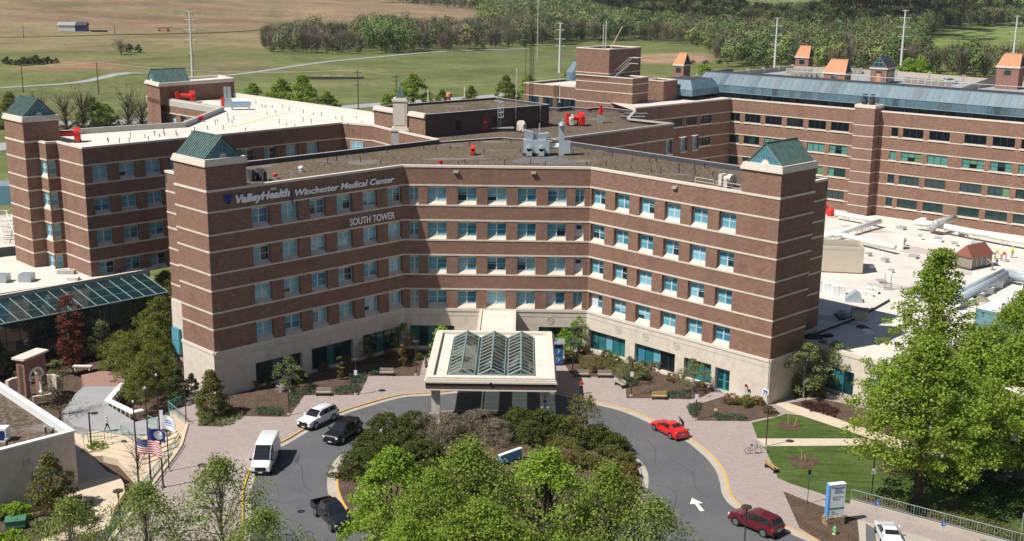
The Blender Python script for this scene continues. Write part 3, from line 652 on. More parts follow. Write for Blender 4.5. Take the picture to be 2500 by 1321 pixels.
# bay: brick bands and windows
Fb1=Fr(q3,(q2-q3)); Fb2=Fr(q2,(q1-q2))
for F,L,c in ((Fb1,2.5,(.25,2.35)),(Fb2,1.5,(.12,1.2))):
    facade(br,st,F,L,[c],ROWS[:],22.2,3.0,.25)
    for zh,zs,gt,gb in ROWS: put_window(NW,F,(c[0]+c[1])/2,-.25,gb,c[1]-c[0],gt-gb,['pane_blind','pane_light','pane_mid','pane_blind'],2 if L>2 else 1,2)
frn=[T1,T0,q3,q2,q1,q0,C1.to_2d(),C2,C3,C4]
frn[2:3]=[q3]
for z in LV: st.sweep(frn,-.03,.055,z-.02,z+.17,'stone')
st.sweep(frn,-.42,.07,22.17,22.42,'stone_cap')
ring=[T0,T3,T2,T1]
for i in range(4): plain(br,ring[i],ring[(i+1)%4],21.5 if i in(1,2) else 22.2,24.85)
c=MB()
for i in range(3): c.sweep(ring,-.8,.20-.08*i,24.85+.24*i,25.09+.24*i-.002,'stone_cap',closed=True)
FT=Fr(T0,-out); c.prism([FT.p(.6,-.6,0),FT.p(4.2,-.6,0),FT.p(4.2,-5.4,0),FT.p(.6,-5.4,0)],25.0,25.5,'stone_cap')
off(c,NW.location).build('tower_cap',NW)
# roofs / rear outline
rp=[q0,C1.to_2d(),C2,C3,G(930.6,288,22.4).to_2d(),G(906,275.5,22.4).to_2d(),G(573,229,22.4).to_2d(),G(358,234.5,22.4).to_2d(),G(540,262.6,22.4).to_2d(),G(445,301,22.4).to_2d(),G(318,308,22.4).to_2d(),G(200,316,22.4).to_2d(),T2,T3,q3,q2,q1]
ro=MB(); ro.face([(p.x,p.y,21.8) for p in rp],'white_roof')
pts=Gs([(560,386.5*0+330),(600,318),(640,293),(690,272),(700,276),(655,297),(610,322),(568,334)],21.8)
yl=MB(); yl.sweep([(p.x,p.y) for p in Gs([(545,322),(590,314),(640,296),(690,276),(735,270)],21.8)],-.25,.35,21.801,21.806,'yellow_stain')if 'yellow_stain' in M else None
mat('yellow_stain',(.58,.50,.24),.9,.1,noise=[(1.5,X,.45,.7,(.7,.66,.55))])
ro.sweep([(p.x,p.y) for p in Gs([(545,312),(590,304),(640,290),(690,276)],21.8)],-.3,.5,21.80,21.808,'yellow_stain')
patch(ro,blobpts(G(505,243,21.8),3.2,1.4,seed=3),21.81,'rust')
off(ro,NW.location).build('roof',NW)
pp=MB()
rear=[C3,rp[4],rp[5],rp[6]]
pp.sweep(rear[1:],-.45,.05,21.3,22.6,'cream'); pp.sweep([rp[7],rp[8],rp[9],rp[10],rp[11],T2],-.45,.05,21.3,22.55,'stone_grey')
pp.sweep(frn[4:8],-.44,-.40,21.6,22.17,'cream')
off(pp,NW.location).build('parapet',NW)
# rear wing wall facing the camera, with windows
a_,b_=rp[7],rp[8]; F2=Fr(a_,(b_-a_)); L2=(b_-a_).length
u0_,_=onwall(F2,400,285); 
facade(br,st,F2,L2,[(u0_-1,u0_+.9),(u0_+2.2,u0_+4.1),(u0_+5.6,u0_+7.5)],[(20.0,17.59,19.72,18.15)],22.2,8)
for k in range(3): put_window(NW,F2,u0_-.05+k*3.25,-.5,18.15,1.9,1.57,variants[k])
st.sweep([a_,b_],-.03,.06,19.98,20.17,'stone'); st.sweep([a_,b_],-.4,.07,22.18,22.45,'stone_cap'); st.sweep([a_,b_],-.03,.06,17.57,17.76,'stone')
for i in (8,9,10): plain(br,rp[i],rp[i+1],8,21.9)
# stair head block at the far corner
h0=G(358,234.5,22.4).to_2d(); h1=Vector(G(391,244,22.4).to_2d()); h3=G(573,229,22.4).to_2d()
dirb=(h3-h1); 
hb=MB(); ringb=[h0,h1,h3,h0+dirb]
zt=ztop((h1.x,h1.y),212)
for i in range(4): plain(hb,ringb[i],ringb[(i+1)%4],21.5,zt)
plain(hb,h0,h1,8,22.3)
hb.sweep(ringb,-.5,.25,zt,zt+.3,'stone_cap',closed=True); hb.sweep(ringb,-.5,.1,zt+.3,zt+.6,'stone_cap',closed=True); hb.face([(p.x,p.y,zt+.2) for p in ringb],'roof_tan')
off(hb,NW.location).build('stair_block',NW)
off(br,NW.location).build('brick_wall',NW); off(st,NW.location).build('stone_trim',NW)
class Off:  # parent proxy so gable_roof can be placed under a moved root
    pass
def gable_under(root,F,*a,**k):
    F2_=Fr((F.O.x-root.location.x,F.O.y-root.location.y),F.d); F2_.O.z=F.O.z-root.location.z; gable_roof(root,F2_,*a,**k)
gable_under(NW,FT,.32,4.48,-5.7,-.4,25.58,27.75)
Fg=Fr(h1,dirb); 
gable_under(NW,Fr(h0,(h1-h0)),.25,4.6,-6.2,-.3,zt+.55,zt+2.6)
# ================================================================ central core
CO=empty('hospital_core',(4,44,0),'dark brown gravel roofed block with a long brick penthouse behind the main building','building')
k=5.08
nep=[G(1230+x/k,90+y/k,22.4).to_2d() for x,y in [(2110,1070),(1550,1010),(1640,915),(1190,868),(1035,885),(840,865),(680,880),(560,870)]]
cpoly=[CR1,Vector((0,27.7)),CR2,nep[0],nep[1],nep[2],nep[3],nep[4],nep[5],nep[6],nep[7],Vector((-6,72)),rp[5],rp[4],C3]
ro=MB(); ro.face([(p.x,p.y,21.79) for p in cpoly],'gravel'); off(ro,CO.location).build('roof',CO)
br=MB(); st=MB()
FM=Fr(CR2,(nep[0]-CR2)); LM=(nep[0]-CR2).length
wc=[onwall(FM,1600+x/2.752,353)[0] for x in (170,215,240,280)]
cols=[(wc[0]-3.6,wc[0]-2.2),(wc[0],wc[0]+1.7),(wc[2]+.4,wc[2]+2.0)]
facade(br,st,FM,LM,cols,ROWS[:2],22.2,10)
for a_,b_ in cols:
    for zh,zs,gt,gb in ROWS[:2]: put_window(CO,FM,(a_+b_)/2,-.5,gb,b_-a_,gt-gb,variants[3])
for z in LV[:5]: st.sweep([CR2,nep[0]],-.03,.055,z-.02,z+.17,'stone')
plain(br,nep[0],nep[1],5,22.2)
st.sweep([CR2,nep[0],nep[1]],-.42,.07,22.17,22.42,'coping')
st.sweep(nep[1:],-.4,.1,22.0,22.40,'membrane',top='coping')
for j in range(2):
    t_=nep[1]+(nep[2]-nep[1])*(.3+.4*j); st.box((t_.x-1.6,t_.y-.3,22.0),(t_.x+2.2,t_.y+.3,22.35),'membrane',top='coping')
off(br,CO.location).build('brick_wall',CO); off(st,CO.location).build('stone_trim',CO)
# penthouse
z_=25.15; P0=G(1038,278.5,z_).to_2d(); Pl=G(931,266,z_).to_2d(); Pr=G(1341,254,z_).to_2d(); dP=(P0-Pl).normalized(); dR=(Pr-P0).normalized(); dB=Vector((-dR.y,dR.x))
Pb=G(1236,234.5,z_).to_2d()
wb=(Pb-Pr).dot(dB); Pl2=P0+dB*wb; ringp=[Pl2,P0,Pr,Pr+dB*wb]
PH=MB()
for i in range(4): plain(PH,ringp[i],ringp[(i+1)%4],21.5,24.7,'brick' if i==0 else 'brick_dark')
PH.sweep(ringp,-.02,.06,21.7,22.05,'membrane',closed=True)
off(PH,CO.location).build('penthouse_wall',CO)
PH=MB(); PH.face([(p.x,p.y,24.75) for p in ringp],'gravel')
off(PH,CO.location).build('penthouse_roof',CO)
PH=MB(); PH.sweep([Pl2,P0],-.5,.25,24.55,24.85,'stone_cap'); PH.sweep([Pl2,P0],-.5,.12,24.85,25.18,'stone_cap'); PH.sweep([P0,Pr,Pr+dB*wb,Pl2],-.3,.12,24.75,25.1,'membrane',top='coping')
off(PH,CO.location).build('penthouse_coping',CO)
FP=Fr(P0,dR); FPo=Fr(P0-CO.location.to_2d(),dR)
def pen(name,fn):
    mb=MB(); mb.fr=FPo; fn(mb); return mb.build(name,CO)
ud,_=onwall(FP,1184,290); uw,_=onwall(FP,1119,300); ul,_=onwall(FP,1216,290)
pen('door',lambda b: b.box((ud-.6,.0,21.9),(ud+.6,.06,24.0),'door_red').box((ud-.7,-.02,21.9),(ud-.6,.09,24.1),'brick_dark').box((ud-.08,.06,23.2),(ud+.08,.08,23.4),'frame_white'))
pen('shutter',lambda b: b.box((uw-.55,0,22.5),(uw+.55,.05,23.9),'brick_dark').box((uw-.5,.05,22.55),(uw+.5,.07,23.85),'black'))
pen('shutter',lambda b: b.box((ud+1.4,0,22.6),(ud+2.4,.05,24.0),'brick_dark').box((ud+1.45,.05,22.65),(ud+2.35,.07,23.95),'black'))
def lad(b):
    for s_ in (-.28,.28): b.tube([(ul+s_,.25,21.8),(ul+s_,.25,26.2),(ul+s_,-.6,26.2)],.035,'galv',5)
    for i in range(15): b.tube([(ul-.28,.25,22+i*.28),(ul+.28,.25,22+i*.28)],.02,'galv',4)
    for zz in (23.9,24.6,25.3,26.1):
        b.tube([(ul-.28,.25,zz),(ul-.42,.7,zz),(ul-.2,1.0,zz),(ul+.2,1.0,zz),(ul+.42,.7,zz),(ul+.28,.25,zz)],.03,'galv',4)
    for s_ in (-.42,-.2,.2,.42): b.tube([(ul+s_,.7 if abs(s_)>.3 else 1.0,23.9),(ul+s_,.7 if abs(s_)>.3 else 1.0,26.1)],.025,'galv',4)
pen('caged_ladder',lad)
for uu in (ul+3.2,ul+8.0): pen('antenna_bracket',lambda b: b.tube([(uu,.2,22.6),(uu,.2,26.9)],.035,'galv',5).box((uu-.12,.1,22.5),(uu+.12,.35,22.7),'dark_metal').box((uu-.1,.1,23.6),(uu+.1,.3,23.7),'galv'))
# stone pilaster with a copper spire
pz=G(978,318,22.4); PS=empty('stone_pilaster',(pz.x,pz.y,0),'tall pale stone pillar topped by a small green copper spire','pillar')
def ps(name,fn):
    mb=MB(); fn(mb); return mb.build(name,PS,rz=R(0))
sc=1.0
ps('shaft',lambda b: b.box((-1.25,-.9,10),(1.25,1.2,22.35),'stone_grey').box((-1.0,-.7,22.35),(1.0,1.1,26.6),'stone').box((-.72,-.74,23.2),(.72,-.7,26.2),'stone_cap'))
ps('base_mouldings',lambda b: b.box((-1.35,-1.0,22.35),(1.35,1.3,22.6),'stone_cap').box((-1.2,-.85,22.6),(1.2,1.2,22.85),'stone_cap').box((-1.12,-.8,26.5),(1.12,1.15,26.75),'stone_cap').box((-.95,-.65,26.75),(.95,1.05,27.0),'stone_cap'))
ps('spire',lambda b: b.mesh([(-.55,-.45,27),(.55,-.45,27),(.55,.6,27),(-.55,.6,27),(0,.08,29.0)],[(0,1,4),(1,2,4),(2,3,4),(3,0,4)],'copper').tube([(0,.08,28.9),(0,.08,29.5)],.03,'galv',4).tube([(-.55,-.45,27),(0,.08,29)],.04,'copper_frame',4).tube([(.55,-.45,27),(0,.08,29)],.04,'copper_frame',4))
# ================================================================ east building (long, blue mansard)
EA=empty('hospital_main_building',(60,70,0),'long brick building at the right with a weathered blue mansard roof','building')
eo=EA.location
X0=Vector((40.97,82.3)); FE=Fr(X0,(.77366575,-.63359396)); LE=75
br=MB(); st=MB()
HE=[19.75,15.79,11.83,7.87]
EC=[(.05,2.0),(3.03,6.2),(7.17,10.45),(11.43,14.57),(15.6,18.9),(19.85,23.15),(24.1,24.8),(30.75,31.9),(32.74,36.2),(37.2,40.6),(43.0,46.5),(47.5,50.95),(51.9,55.2),(57.5,60.8)]
RE=[(h+.12,h-1.9,h,h-1.42) for h in HE]
def efac(u0,L,cols): facade(br,st,FE,L,cols,RE,22.2,4.4,.16,slope=False,u0=u0)
efac(0,24.86,[c for c in EC if c[1]<24.86]); efac(28.45,LE,[c for c in EC if c[0]>28])
er=random.Random(5)
for ri,(zh,zs,gt,gb) in enumerate(RE):
    for a_,b_ in EC:
        if ri==0: pv=['pane_black']
        elif ri==1: pv=er.choice([['pane_green'],['pane_green','pane_green','pane_shade'],['pane_green','pane_shade','pane_green'],['pane_green','pane_room','pane_green']]) if a_>6 else ['pane_black','pane_room']
        else: pv=er.choice([['pane_room'],['pane_room','pane_dark'],['pane_green','pane_room','pane_room'],['pane_dark','pane_room','pane_shade']]) if ri==2 else er.choice([['pane_room'],['pane_dark'],['shop_dark','pane_room']])
        n=3 if b_-a_>3 else (2 if b_-a_>1.5 else 1)
        if ri==1 and pv!=['pane_green'] and len(pv)>2:
            put_window(EA,FE,(a_+b_)/2,-.16,gb,b_-a_,gt-gb,[pv[0],pv[0],'pane_black',pv[1],pv[2],pv[2]],n,2,'frame_dark')
        else: put_window(EA,FE,(a_+b_)/2,-.16,gb,b_-a_,gt-gb,pv,n,1,'frame_dark')
st.fr=None
def u2(u,w=0): p=FE.p(u,w,0); return Vector((p.x,p.y))
mw=(Vector((-.73324181,-.67996797))); X1=X0+mw*26
fr2=[X1,X0,u2(24.86)]
pier=[u2(24.86),u2(24.86,2.0),u2(28.45,2.0),u2(28.45)]
for h in HE:
    for zz in (h+.14,h-1.72):
        st.sweep([X1,X0,u2(24.86)],-.03,.045,zz,zz+.15,'stone'); st.sweep([u2(28.45),u2(LE)],-.03,.045,zz,zz+.15,'stone'); 
        st.sweep(pier,-.03,.045,zz,zz+.15,'stone')
plain(br,pier[0],pier[1],4.4,22.85,'brick_tan'); plain(br,pier[1],pier[2],4.4,22.85,'brick_tan'); plain(br,pier[2],pier[3],4.4,22.85,'brick_tan'); plain(br,u2(28.45,-1.5),u2(24.86,-1.5),22,22.85,'brick_tan'); plain(br,pier[3],u2(28.45,-1.5),22,22.85); plain(br,u2(24.86,-1.5),pier[0],22,22.85)
st.sweep([X1,X0,u2(24.86)],-.42,.07,22.18,22.42,'stone_cap'); st.sweep([u2(28.45),u2(LE)],-.42,.07,22.18,22.42,'stone_cap')
st.prism([(p.x,p.y) for p in (u2(24.8,-1.5),u2(24.8,2.06),u2(28.5,2.06),u2(28.5,-1.5))],22.85,23.35,'stone_cap')
FMw=Fr(X1,-mw); Lm=26
mc=[(Lm-16.27,Lm-13.57),(Lm-12.47,Lm-9.6),(Lm-8.48,Lm-5.51)]
facade(br,st,FMw,Lm,mc,RE,22.2,4.4,.16,slope=False)
for a_,b_ in mc:
    for zh,zs,gt,gb in RE[:3]: put_window(EA,FMw,(a_+b_)/2,-.16,gb,b_-a_,gt-gb,['pane_room'],3,1,'frame_dark')
off(br,eo).build('brick_wall',EA); off(st,eo).build('stone_trim',EA)
# gravel deck, mansard screen, dark roof
deck=[X0,u2(LE),u2(LE,-45),u2(0,-45),X1+Vector((-10,40)),X1]
ro=MB(); ro.face([(p.x,p.y,21.85) for p in deck],'roof_tan'); off(ro,eo).build('roof_deck',EA)
mz0,mz1,mz2=22.9,24.25,26.2
ma=G(1689,218,mz0).to_2d(); mb_=G(2500,287,mz0).to_2d(); FS=Fr(ma,(mb_-ma)); LS=(mb_-ma).length+16
w1=1.6; ch=1.4
outl=[FS.p(0,-13,0).to_2d(),FS.p(0,-2,0).to_2d(),FS.p(1.2,0,0).to_2d(),FS.p(LS,0,0).to_2d(),FS.p(LS,-13,0).to_2d()]
sc_=MB(); sc_.fr=FS
def ringat(w): return [(w*.7,-13),(w*.7,-2),(1.2+w*.4,-w),(LS,-w)]
r0_=ringat(0); r1_=ringat(0); r2_=ringat(w1)
for i in range(3):
    a_,b_=r0_[i],r0_[i+1]; c_,d_=r2_[i],r2_[i+1]; nn_=max(1,int(math.hypot(b_[0]-a_[0],b_[1]-a_[1])/1.15))
    for k_ in range(nn_):
        t0_,t1_=k_/nn_,(k_+1)/nn_; L1=lambda p,q,t:(p[0]+(q[0]-p[0])*t,p[1]+(q[1]-p[1])*t)
        A1,B1,C1_,D1=L1(a_,b_,t0_),L1(a_,b_,t1_),L1(c_,d_,t0_),L1(c_,d_,t1_)
        sc_.face([(*A1,mz0),(*B1,mz0),(*B1,mz1),(*A1,mz1)],'mansard_panel'); sc_.face([(*A1,mz1),(*B1,mz1),(*D1,mz2),(*C1_,mz2)],'mansard_panel')
sc_.face([(0,-.06,mz0),(LS,-.06,mz0),(LS,-.06,mz1),(0,-.06,mz1)][::-1],'mansard_rib')
sc_.fr=None; off(sc_,eo).build('mansard_screen',EA)
rb=MB(); rb.fr=FS
rb.tube([(1.2,.03,mz1),(LS,.03,mz1)],.05,'mansard_rib',4); rb.tube([(1.2+.6,-w1,mz2),(LS,-w1,mz2)],.06,'mansard_rib',4); rb.tube([(1.2,.02,mz0),(LS,.02,mz0)],.05,'mansard_rib',4)
n=int(LS/1.15)
for i in range(n):
    u=1.3+i*1.15; rb.tube([(u,.02,mz1),(u,-w1+.02,mz2)],.02,'mansard_rib',4)
    if i%3==0: rb.tube([(u,.02,mz0),(u,.02,mz1)],.03,'mansard_rib',4)
    if i%2==0: rb.tube([(u,-.3,21.85),(u,-.3,mz0+.05)],.06,'dark_metal',4)
    if i%5==1: rb.box((u,-2.0,21.85),(u+2.0,-.6,22.75),'black')
off(rb,eo).build('screen_ribs',EA)
kr=MB(); kr.fr=FS
kr.face([(w1*.7,-2,mz2-.02),(1.2+w1*.4,-w1,mz2-.02),(LS,-w1,mz2-.02),(LS,-6.5,mz2-.02),(w1*.7,-6.5,mz2-.02)],'roof_dark')
kr.face([(w1*.7,-6.5,mz2-.02),(LS,-6.5,mz2-.02),(LS,-7.2,mz2-.7),(w1*.7,-7.2,mz2-.7)],'roof_dark')
kr.face([(0,-13,mz0),(0,-2,mz0),(w1*.7,-2,mz2-.02),(w1*.7,-13,mz2-.02)],'mansard')
kr.face([(w1*.7,-7.2,mz2-.72),(LS,-7.2,mz2-.72),(LS,-13,mz2-.6),(w1*.7,-13,mz2-.6)],'membrane')
for j,ww in enumerate((-2.6,-3.7,-4.9,-6.0)): kr.tube([(2,ww,mz2+.02),(LS,ww,mz2+.02)],.05,'membrane',4)
kr.tube([(14,-13,mz2+.3),(LS,-13,mz2+.3)],.06,'galv',4)
for i in range(int(LS/4.5)): kr.tube([(14+i*4.5,-13,mz2-.7),(14+i*4.5,-13,mz2+.3)],.05,'galv',4)
kr.fr=None; off(kr,eo).build('dark_roof',EA)
for du in (-.55,.75):
    p=FE.p(26.5+du,.7,0)-eo; vb=MB(); vb.lathe((p.x,p.y,0),[(.5,23.35),(.52,23.9),(.40,24.25),(.44,24.4),(.42,24.5)],'bronze',12)
    for an in range(4): vb.tube([(p.x+.3*math.cos(an*PI/2),p.y+.3*math.sin(an*PI/2),24.4),(p.x+.3*math.cos(an*PI/2),p.y+.3*math.sin(an*PI/2),25.0)],.03,'dark_metal',4)
    vb.lathe((p.x,p.y,0),[(.05,24.95),(.5,25.0),(.3,25.1)],'dark_metal',12); vb.build('chimney_vent',EA)
# ================================================================ block with the square lift tower
LT=empty('brick_lift_tower',(22,105,0),'square brown brick tower block rising behind the gravel roofs','building')
lo=LT.location
b0=G(1543,247,22.4).to_2d(); dd=Vector((.774,-.634)); nn=Vector((.634,.774))
def LTb(name,u0,u1,w0,w1,z0,z1,mat='brick',bands=(),cop=True,roof='roof_tan'):
    p=[b0+dd*u0+nn*w0,b0+dd*u1+nn*w0,b0+dd*u1+nn*w1,b0+dd*u0+nn*w1]; mb=MB()
    for i in range(4): plain(mb,p[i],p[(i+1)%4],z0,z1,mat)
    mb.face([(q.x,q.y,z1-.4) for q in p],roof)
    off(mb,lo).build(name,LT)
    t=MB()
    if cop: t.sweep(p,-.35,.06,z1-.02,z1+.16,'stone_cap',closed=True)
    for z in bands: t.sweep([p[3],p[0],p[1],p[2]],-.02,.05,z,z+.16,'stone')
    off(t,lo).build('stone_trim',LT); return p
dist=(b0-CAM.to_2d()).length
def uof(px,py,z): q=G(px,py,z).to_2d()-b0; return q.dot(dd)
zlow=ztop((b0.x,b0.y),193); Fx=Fr(b0,dd)
uL=onwall(Fx,1405,240)[0]; uT=onwall(Fx,1487,160)[0]; zT=onwall(Fx,1487,122)[1]
zb_=[onwall(Fx,1500,y)[1] for y in (204.5,227,255)]
LTb('lower_block',uL,0,0,5,8,zlow,bands=[z for z in zb_])
LTb('upper_block',uL,uT,.0,10,zlow-.5,zT,bands=[onwall(Fx,1440,178)[1]])
q=G(1619,240,22.4).to_2d()-b0; z2=ztop((q+b0)[:],198)
u1_=q.dot(dd); w_=q.dot(nn)
LTb('stair_block',u1_-4.6,u1_,w_,w_+4.6,21.9,z2-.1)
# lower left part with windows
Fy=Fr(b0+nn*3.0,dd); ua=onwall(Fy,1280,215)[0]; ub=onwall(Fy,1405,240)[0]; zl=onwall(Fy,1280,203)[1]
LTb('low_block',ua,ub+1,3.0,22,8,zl)
FyL=Fr((b0+nn*3.0)-lo.to_2d(),dd)
zz=onwall(Fy,1345,240)[1]; t=MB(); t.fr=FyL; t.box((ua,.0,zz+.15),(ub,.06,zz+.32),'stone'); t.fr=None; t.build('stone_trim',LT)
for px in (1303,1338,1373,1398):
    u=onwall(Fy,px,245)[0]; put_window(LT,Fy,u,.06,zz-2.3,2.3,2.4,['pane_dark','pane_black'],3,1,'frame_dark')
# blue mansard pieces
def mans(name,uc,wc,du,dw,z0,h1,h2,ins):
    mb=MB(); F=Fr((b0-lo.to_2d()),dd)
    mb.fr=F
    a=[(uc,-wc),(uc+du,-wc),(uc+du,-wc-dw),(uc,-wc-dw)]; b=[(uc+ins,-wc-ins),(uc+du-ins,-wc-ins),(uc+du-ins,-wc-dw+ins),(uc+ins,-wc-dw+ins)]
    for i in range(4):
        j=(i+1)%4; mb.face([(*a[i],z0),(*a[j],z0),(*a[j],z0+h1),(*a[i],z0+h1)],'mansard'); mb.face([(*a[i],z0+h1),(*a[j],z0+h1),(*b[j],z0+h1+h2),(*b[i],z0+h1+h2)],'mansard')
    mb.face([(*p,z0+h1+h2) for p in b],'roof_dark'); mb.fr=None
    return mb.build(name,LT)
um=onwall(Fy,1364,200)[0]
mans('mansard_screen',um-1,6.5,8.5,6,zl+.8,1.6,2.0,1.0)
mans('mansard_screen',uT+1.0,13,8.5,10,22.6,1.2,1.6,1.2)
mb=MB(); mb.fr=Fr((b0-lo.to_2d()),dd); uS=uT+.4
mb.tube([(uS,-1.2,zlow),(uS+3.2,-1.2,zlow+2.6),(uS+5,-1.2,zlow+2.6)],.05,'galv',4); mb.tube([(uS,-1.2,zlow+1),(uS+3.2,-1.2,zlow+3.6),(uS+5,-1.2,zlow+3.6)],.05,'galv',4); mb.tube([(uS,-2.2,zlow+1),(uS+3.2,-2.2,zlow+3.6),(uS+5,-2.2,zlow+3.6)],.05,'galv',4)
for i in range(9): mb.box((uS+i*.36,-2.2,zlow+.2+i*.29),(uS+i*.36+.3,-1.2,zlow+.26+i*.29),'galv')
mb.fr=None; mb.build('metal_stair',LT)
# ================================================================ low roof at the right, garage, atrium, side building
LR=empty('low_podium_building',(60,20,0),'single storey podium with a broad cream roof beside the right corner tower','building')
lo=LR.location; zL=4.6
ro=MB()
podium=[(30,-9),(37.5,-6),(38,-3),(36,5),(26,16),(22,40),(25,52),(44,79),(80,50),(115,20),(112,-8),(62,-11),(50,-14),(41,-17.5),(36.5,-16)]
gl=[Vector(p) for p in podium]
fr_=[Gs([(1962,836)],zL)[0].to_2d(),G(2070,868,zL).to_2d(),G(2200,905,zL).to_2d(),G(2560,985,zL).to_2d()]
poly=[Vector((33,-10)),fr_[0],fr_[1],fr_[2],fr_[3],Vector((120,-5)),Vector((120,25)),u2(LE),X0,X1,CR2+Vector((1,-1)),Vector((30,3))]
ro.face([(p.x,p.y,zL) for p in poly],'podium_roof')
# brighter membrane in the front part and upstands
ro.face([(p.x,p.y,zL+.006) for p in [G(x,y,zL).to_2d() for x,y in ((1966,838),(2190,760),(2330,680),(2560,640),(2560,985),(2200,905),(2070,868))]],'white_roof')
off(ro,lo).build('roof',LR)
pp=MB()
pp.sweep([G(x,y,zL+.3).to_2d() for x,y in ((1990,812),(2095,772),(2170,730))],-.12,.12,zL,zL+.35,'membrane',top='stone_cap')
pp.sweep(fr_,-.35,.08,zL-.1,zL+.35,'stone_cap'); off(pp,lo).build('parapet',LR)
wl=MB(); 
for i in range(3): plain(wl,fr_[i],fr_[i+1],-.2,zL,'stone')
plain(wl,Vector((33.9,-13.8)),fr_[0],-.2,zL,'stone')
off(wl,lo).build('wall',LR)
FLo=Fr(fr_[0],(fr_[1]-fr_[0])); 
for (xa,xb) in ((2015,2080),(2120,2165),(2215,2270)):
    a_,_=onwall(FLo,xa,960); b_,_=onwall(FLo,xb,975); put_window(LR,FLo,(a_+b_)/2,.04,.35,b_-a_,2.5,['shop_teal','shop_teal','shop_dark'],3,1,'frame_dark')
# ---- parking garage far behind
GA=empty('parking_garage',(100,200,0),'flat grey parking garage deck with stair towers behind the blue roofed building','building')
go=GA.location; zg=14.0
def g2(x,y,z=zg): return G(x,y,z).to_2d()
gd=MB()
dk=[g2(1560,205),g2(1745,182),g2(1935,163),g2(2190,176),g2(2440,196),g2(2700,222),Vector((160,120)),Vector((70,130))]
gd.face([(p.x,p.y,zg-1.1) for p in dk],'concrete_grey'); off(gd,go).build('parking_deck',GA)
gw=MB(); gw.sweep(dk[:6],-.1,.3,zg-4,zg+.3,'concrete'); 
for i in range(5):
    L_=(dk[i+1]-dk[i]).length; n=int(L_/9)
    for j in range(n): p=dk[i]+(dk[i+1]-dk[i])*(j/n); gw.box((p.x-.4,p.y-.5,zg-1),(p.x+.4,p.y+.5,zg+.75),'concrete')
off(gw,go).build('parapet',GA)
gb=MB(); rr=random.Random(3)
for (x0,y0,x1,y1,n) in ((2215,201,2330,211,7),(1935,190,2010,188,6),(1925,178,1990,181,5),(2060,176,2110,181,4)):
    for j in range(n):
        p=G(x0+(x1-x0)*j/n,y0+(y1-y0)*j/n,zg-1); gb=MB(); gb.box((p.x-.8,p.y-.4,zg-1),(p.x+.8,p.y+.4,zg+.55),'concrete'); off(gb,go).build('deck_upstand',GA)
def stair_tower(px,py,w,d,h,hr,rz,label,roof='orange_tile',zb=12.5,glass=False,cut=False):
    p=G(px,py,zg-1.0); T=empty('stair_tower',(p.x,p.y,0),label,'tower','stair towers of the parking garage',rz)
    b=MB(); b.box((-w/2,-d/2,zb-8),(w/2,d/2,zb+h),'brick_red' if not glass else 'brick_tan'); b.build('wall',T)
    b=MB(); b.box((-w/2-.25,-d/2-.25,zb+h),(w/2+.25,d/2+.25,zb+h+.5),'stone_cap'); b.build('cornice',T)
    b=MB(); z0=zb+h+.5; ii=w*.16
    if not glass:
        v=[(-w/2-.2,-d/2-.2,z0),(w/2+.2,-d/2-.2,z0),(w/2+.2,d/2+.2,z0),(-w/2-.2,d/2+.2,z0),(-w/2+ii,0.2,z0+hr),(w/2-ii*.3,0.2,z0+hr)]
        b.mesh(v,[(0,1,5,4),(2,3,4,5)],roof); b.mesh(v,[(1,2,5),(3,0,4)],'roof_dark'); b.tube([v[4],v[5]],.12,roof,4)
    else:
        v=[(-w/2-.3,-d/2-.3,z0),(w/2+.3,-d/2-.3,z0),(w/2+.3,d/2+.3,z0),(-w/2-.3,d/2+.3,z0),(0,-d/2-.3,z0+hr),(0,d/2+.3,z0+hr)]
        b.mesh(v,[(1,2,5,4),(3,0,4,5)],roof); b.mesh([(-w/2,-d/2-.25,z0),(w/2,-d/2-.25,z0),(0,-d/2-.25,z0+hr-.3)],[(0,1,2)],'shop_dark')
        for a_,c_ in (((-w/2,z0),(0,z0+hr-.2)),((w/2,z0),(0,z0+hr-.2)),((-w/2,z0+.1),(w/2,z0+.1)),((0,z0),(0,z0+hr)),((-w/4,z0),(-w/4,z0+hr*.5)),((w/4,z0),(w/4,z0+hr*.5)),((-w/4,z0+hr*.45),(w/4,z0+hr*.45))): b.tube([(a_[0],-d/2-.3,a_[1]),(c_[0],-d/2-.3,c_[1])],.1,'copper_frame',4)
        b.box((w/2+.02,-d/2+.4,zb),(w/2+.1,d/2-.2,z0-.3),'shop_dark'); b.box((-.7,-d/2-.06,zb+.3),(.7,-d/2-.01,zb+3.4),'orange_tile')
    b.build('roof',T)
    b=MB(); b.box((-.9,-d/2-.05,zb+h-2.0),(.9,-d/2+.02,zb+h-.6),'shop_dark'); b.build('window',T)
    return T
stair_tower(1664,188,3.6,4,4.0,3.4,-.68,'stair tower with steep orange tiled roof just right of the brick lift tower')
stair_tower(1962,163,4.8,4.5,3.6,3.6,-.55,'stair tower with orange roof at the far rear edge of the garage')
stair_tower(2043,197,6.8,5,2.6,3.8,-.62,'wide orange roofed stair tower with walls mostly hidden behind the blue mansard')
stair_tower(2153,201,5.0,7.0,4.6,3.2,-.62,'stair tower with dark slate roof and a glazed green gable','roof_dark',glass=True)
stair_tower(2462,215,6.2,5.5,6.4,3.4,-.62,'big brick stair tower with orange roof at the right edge')
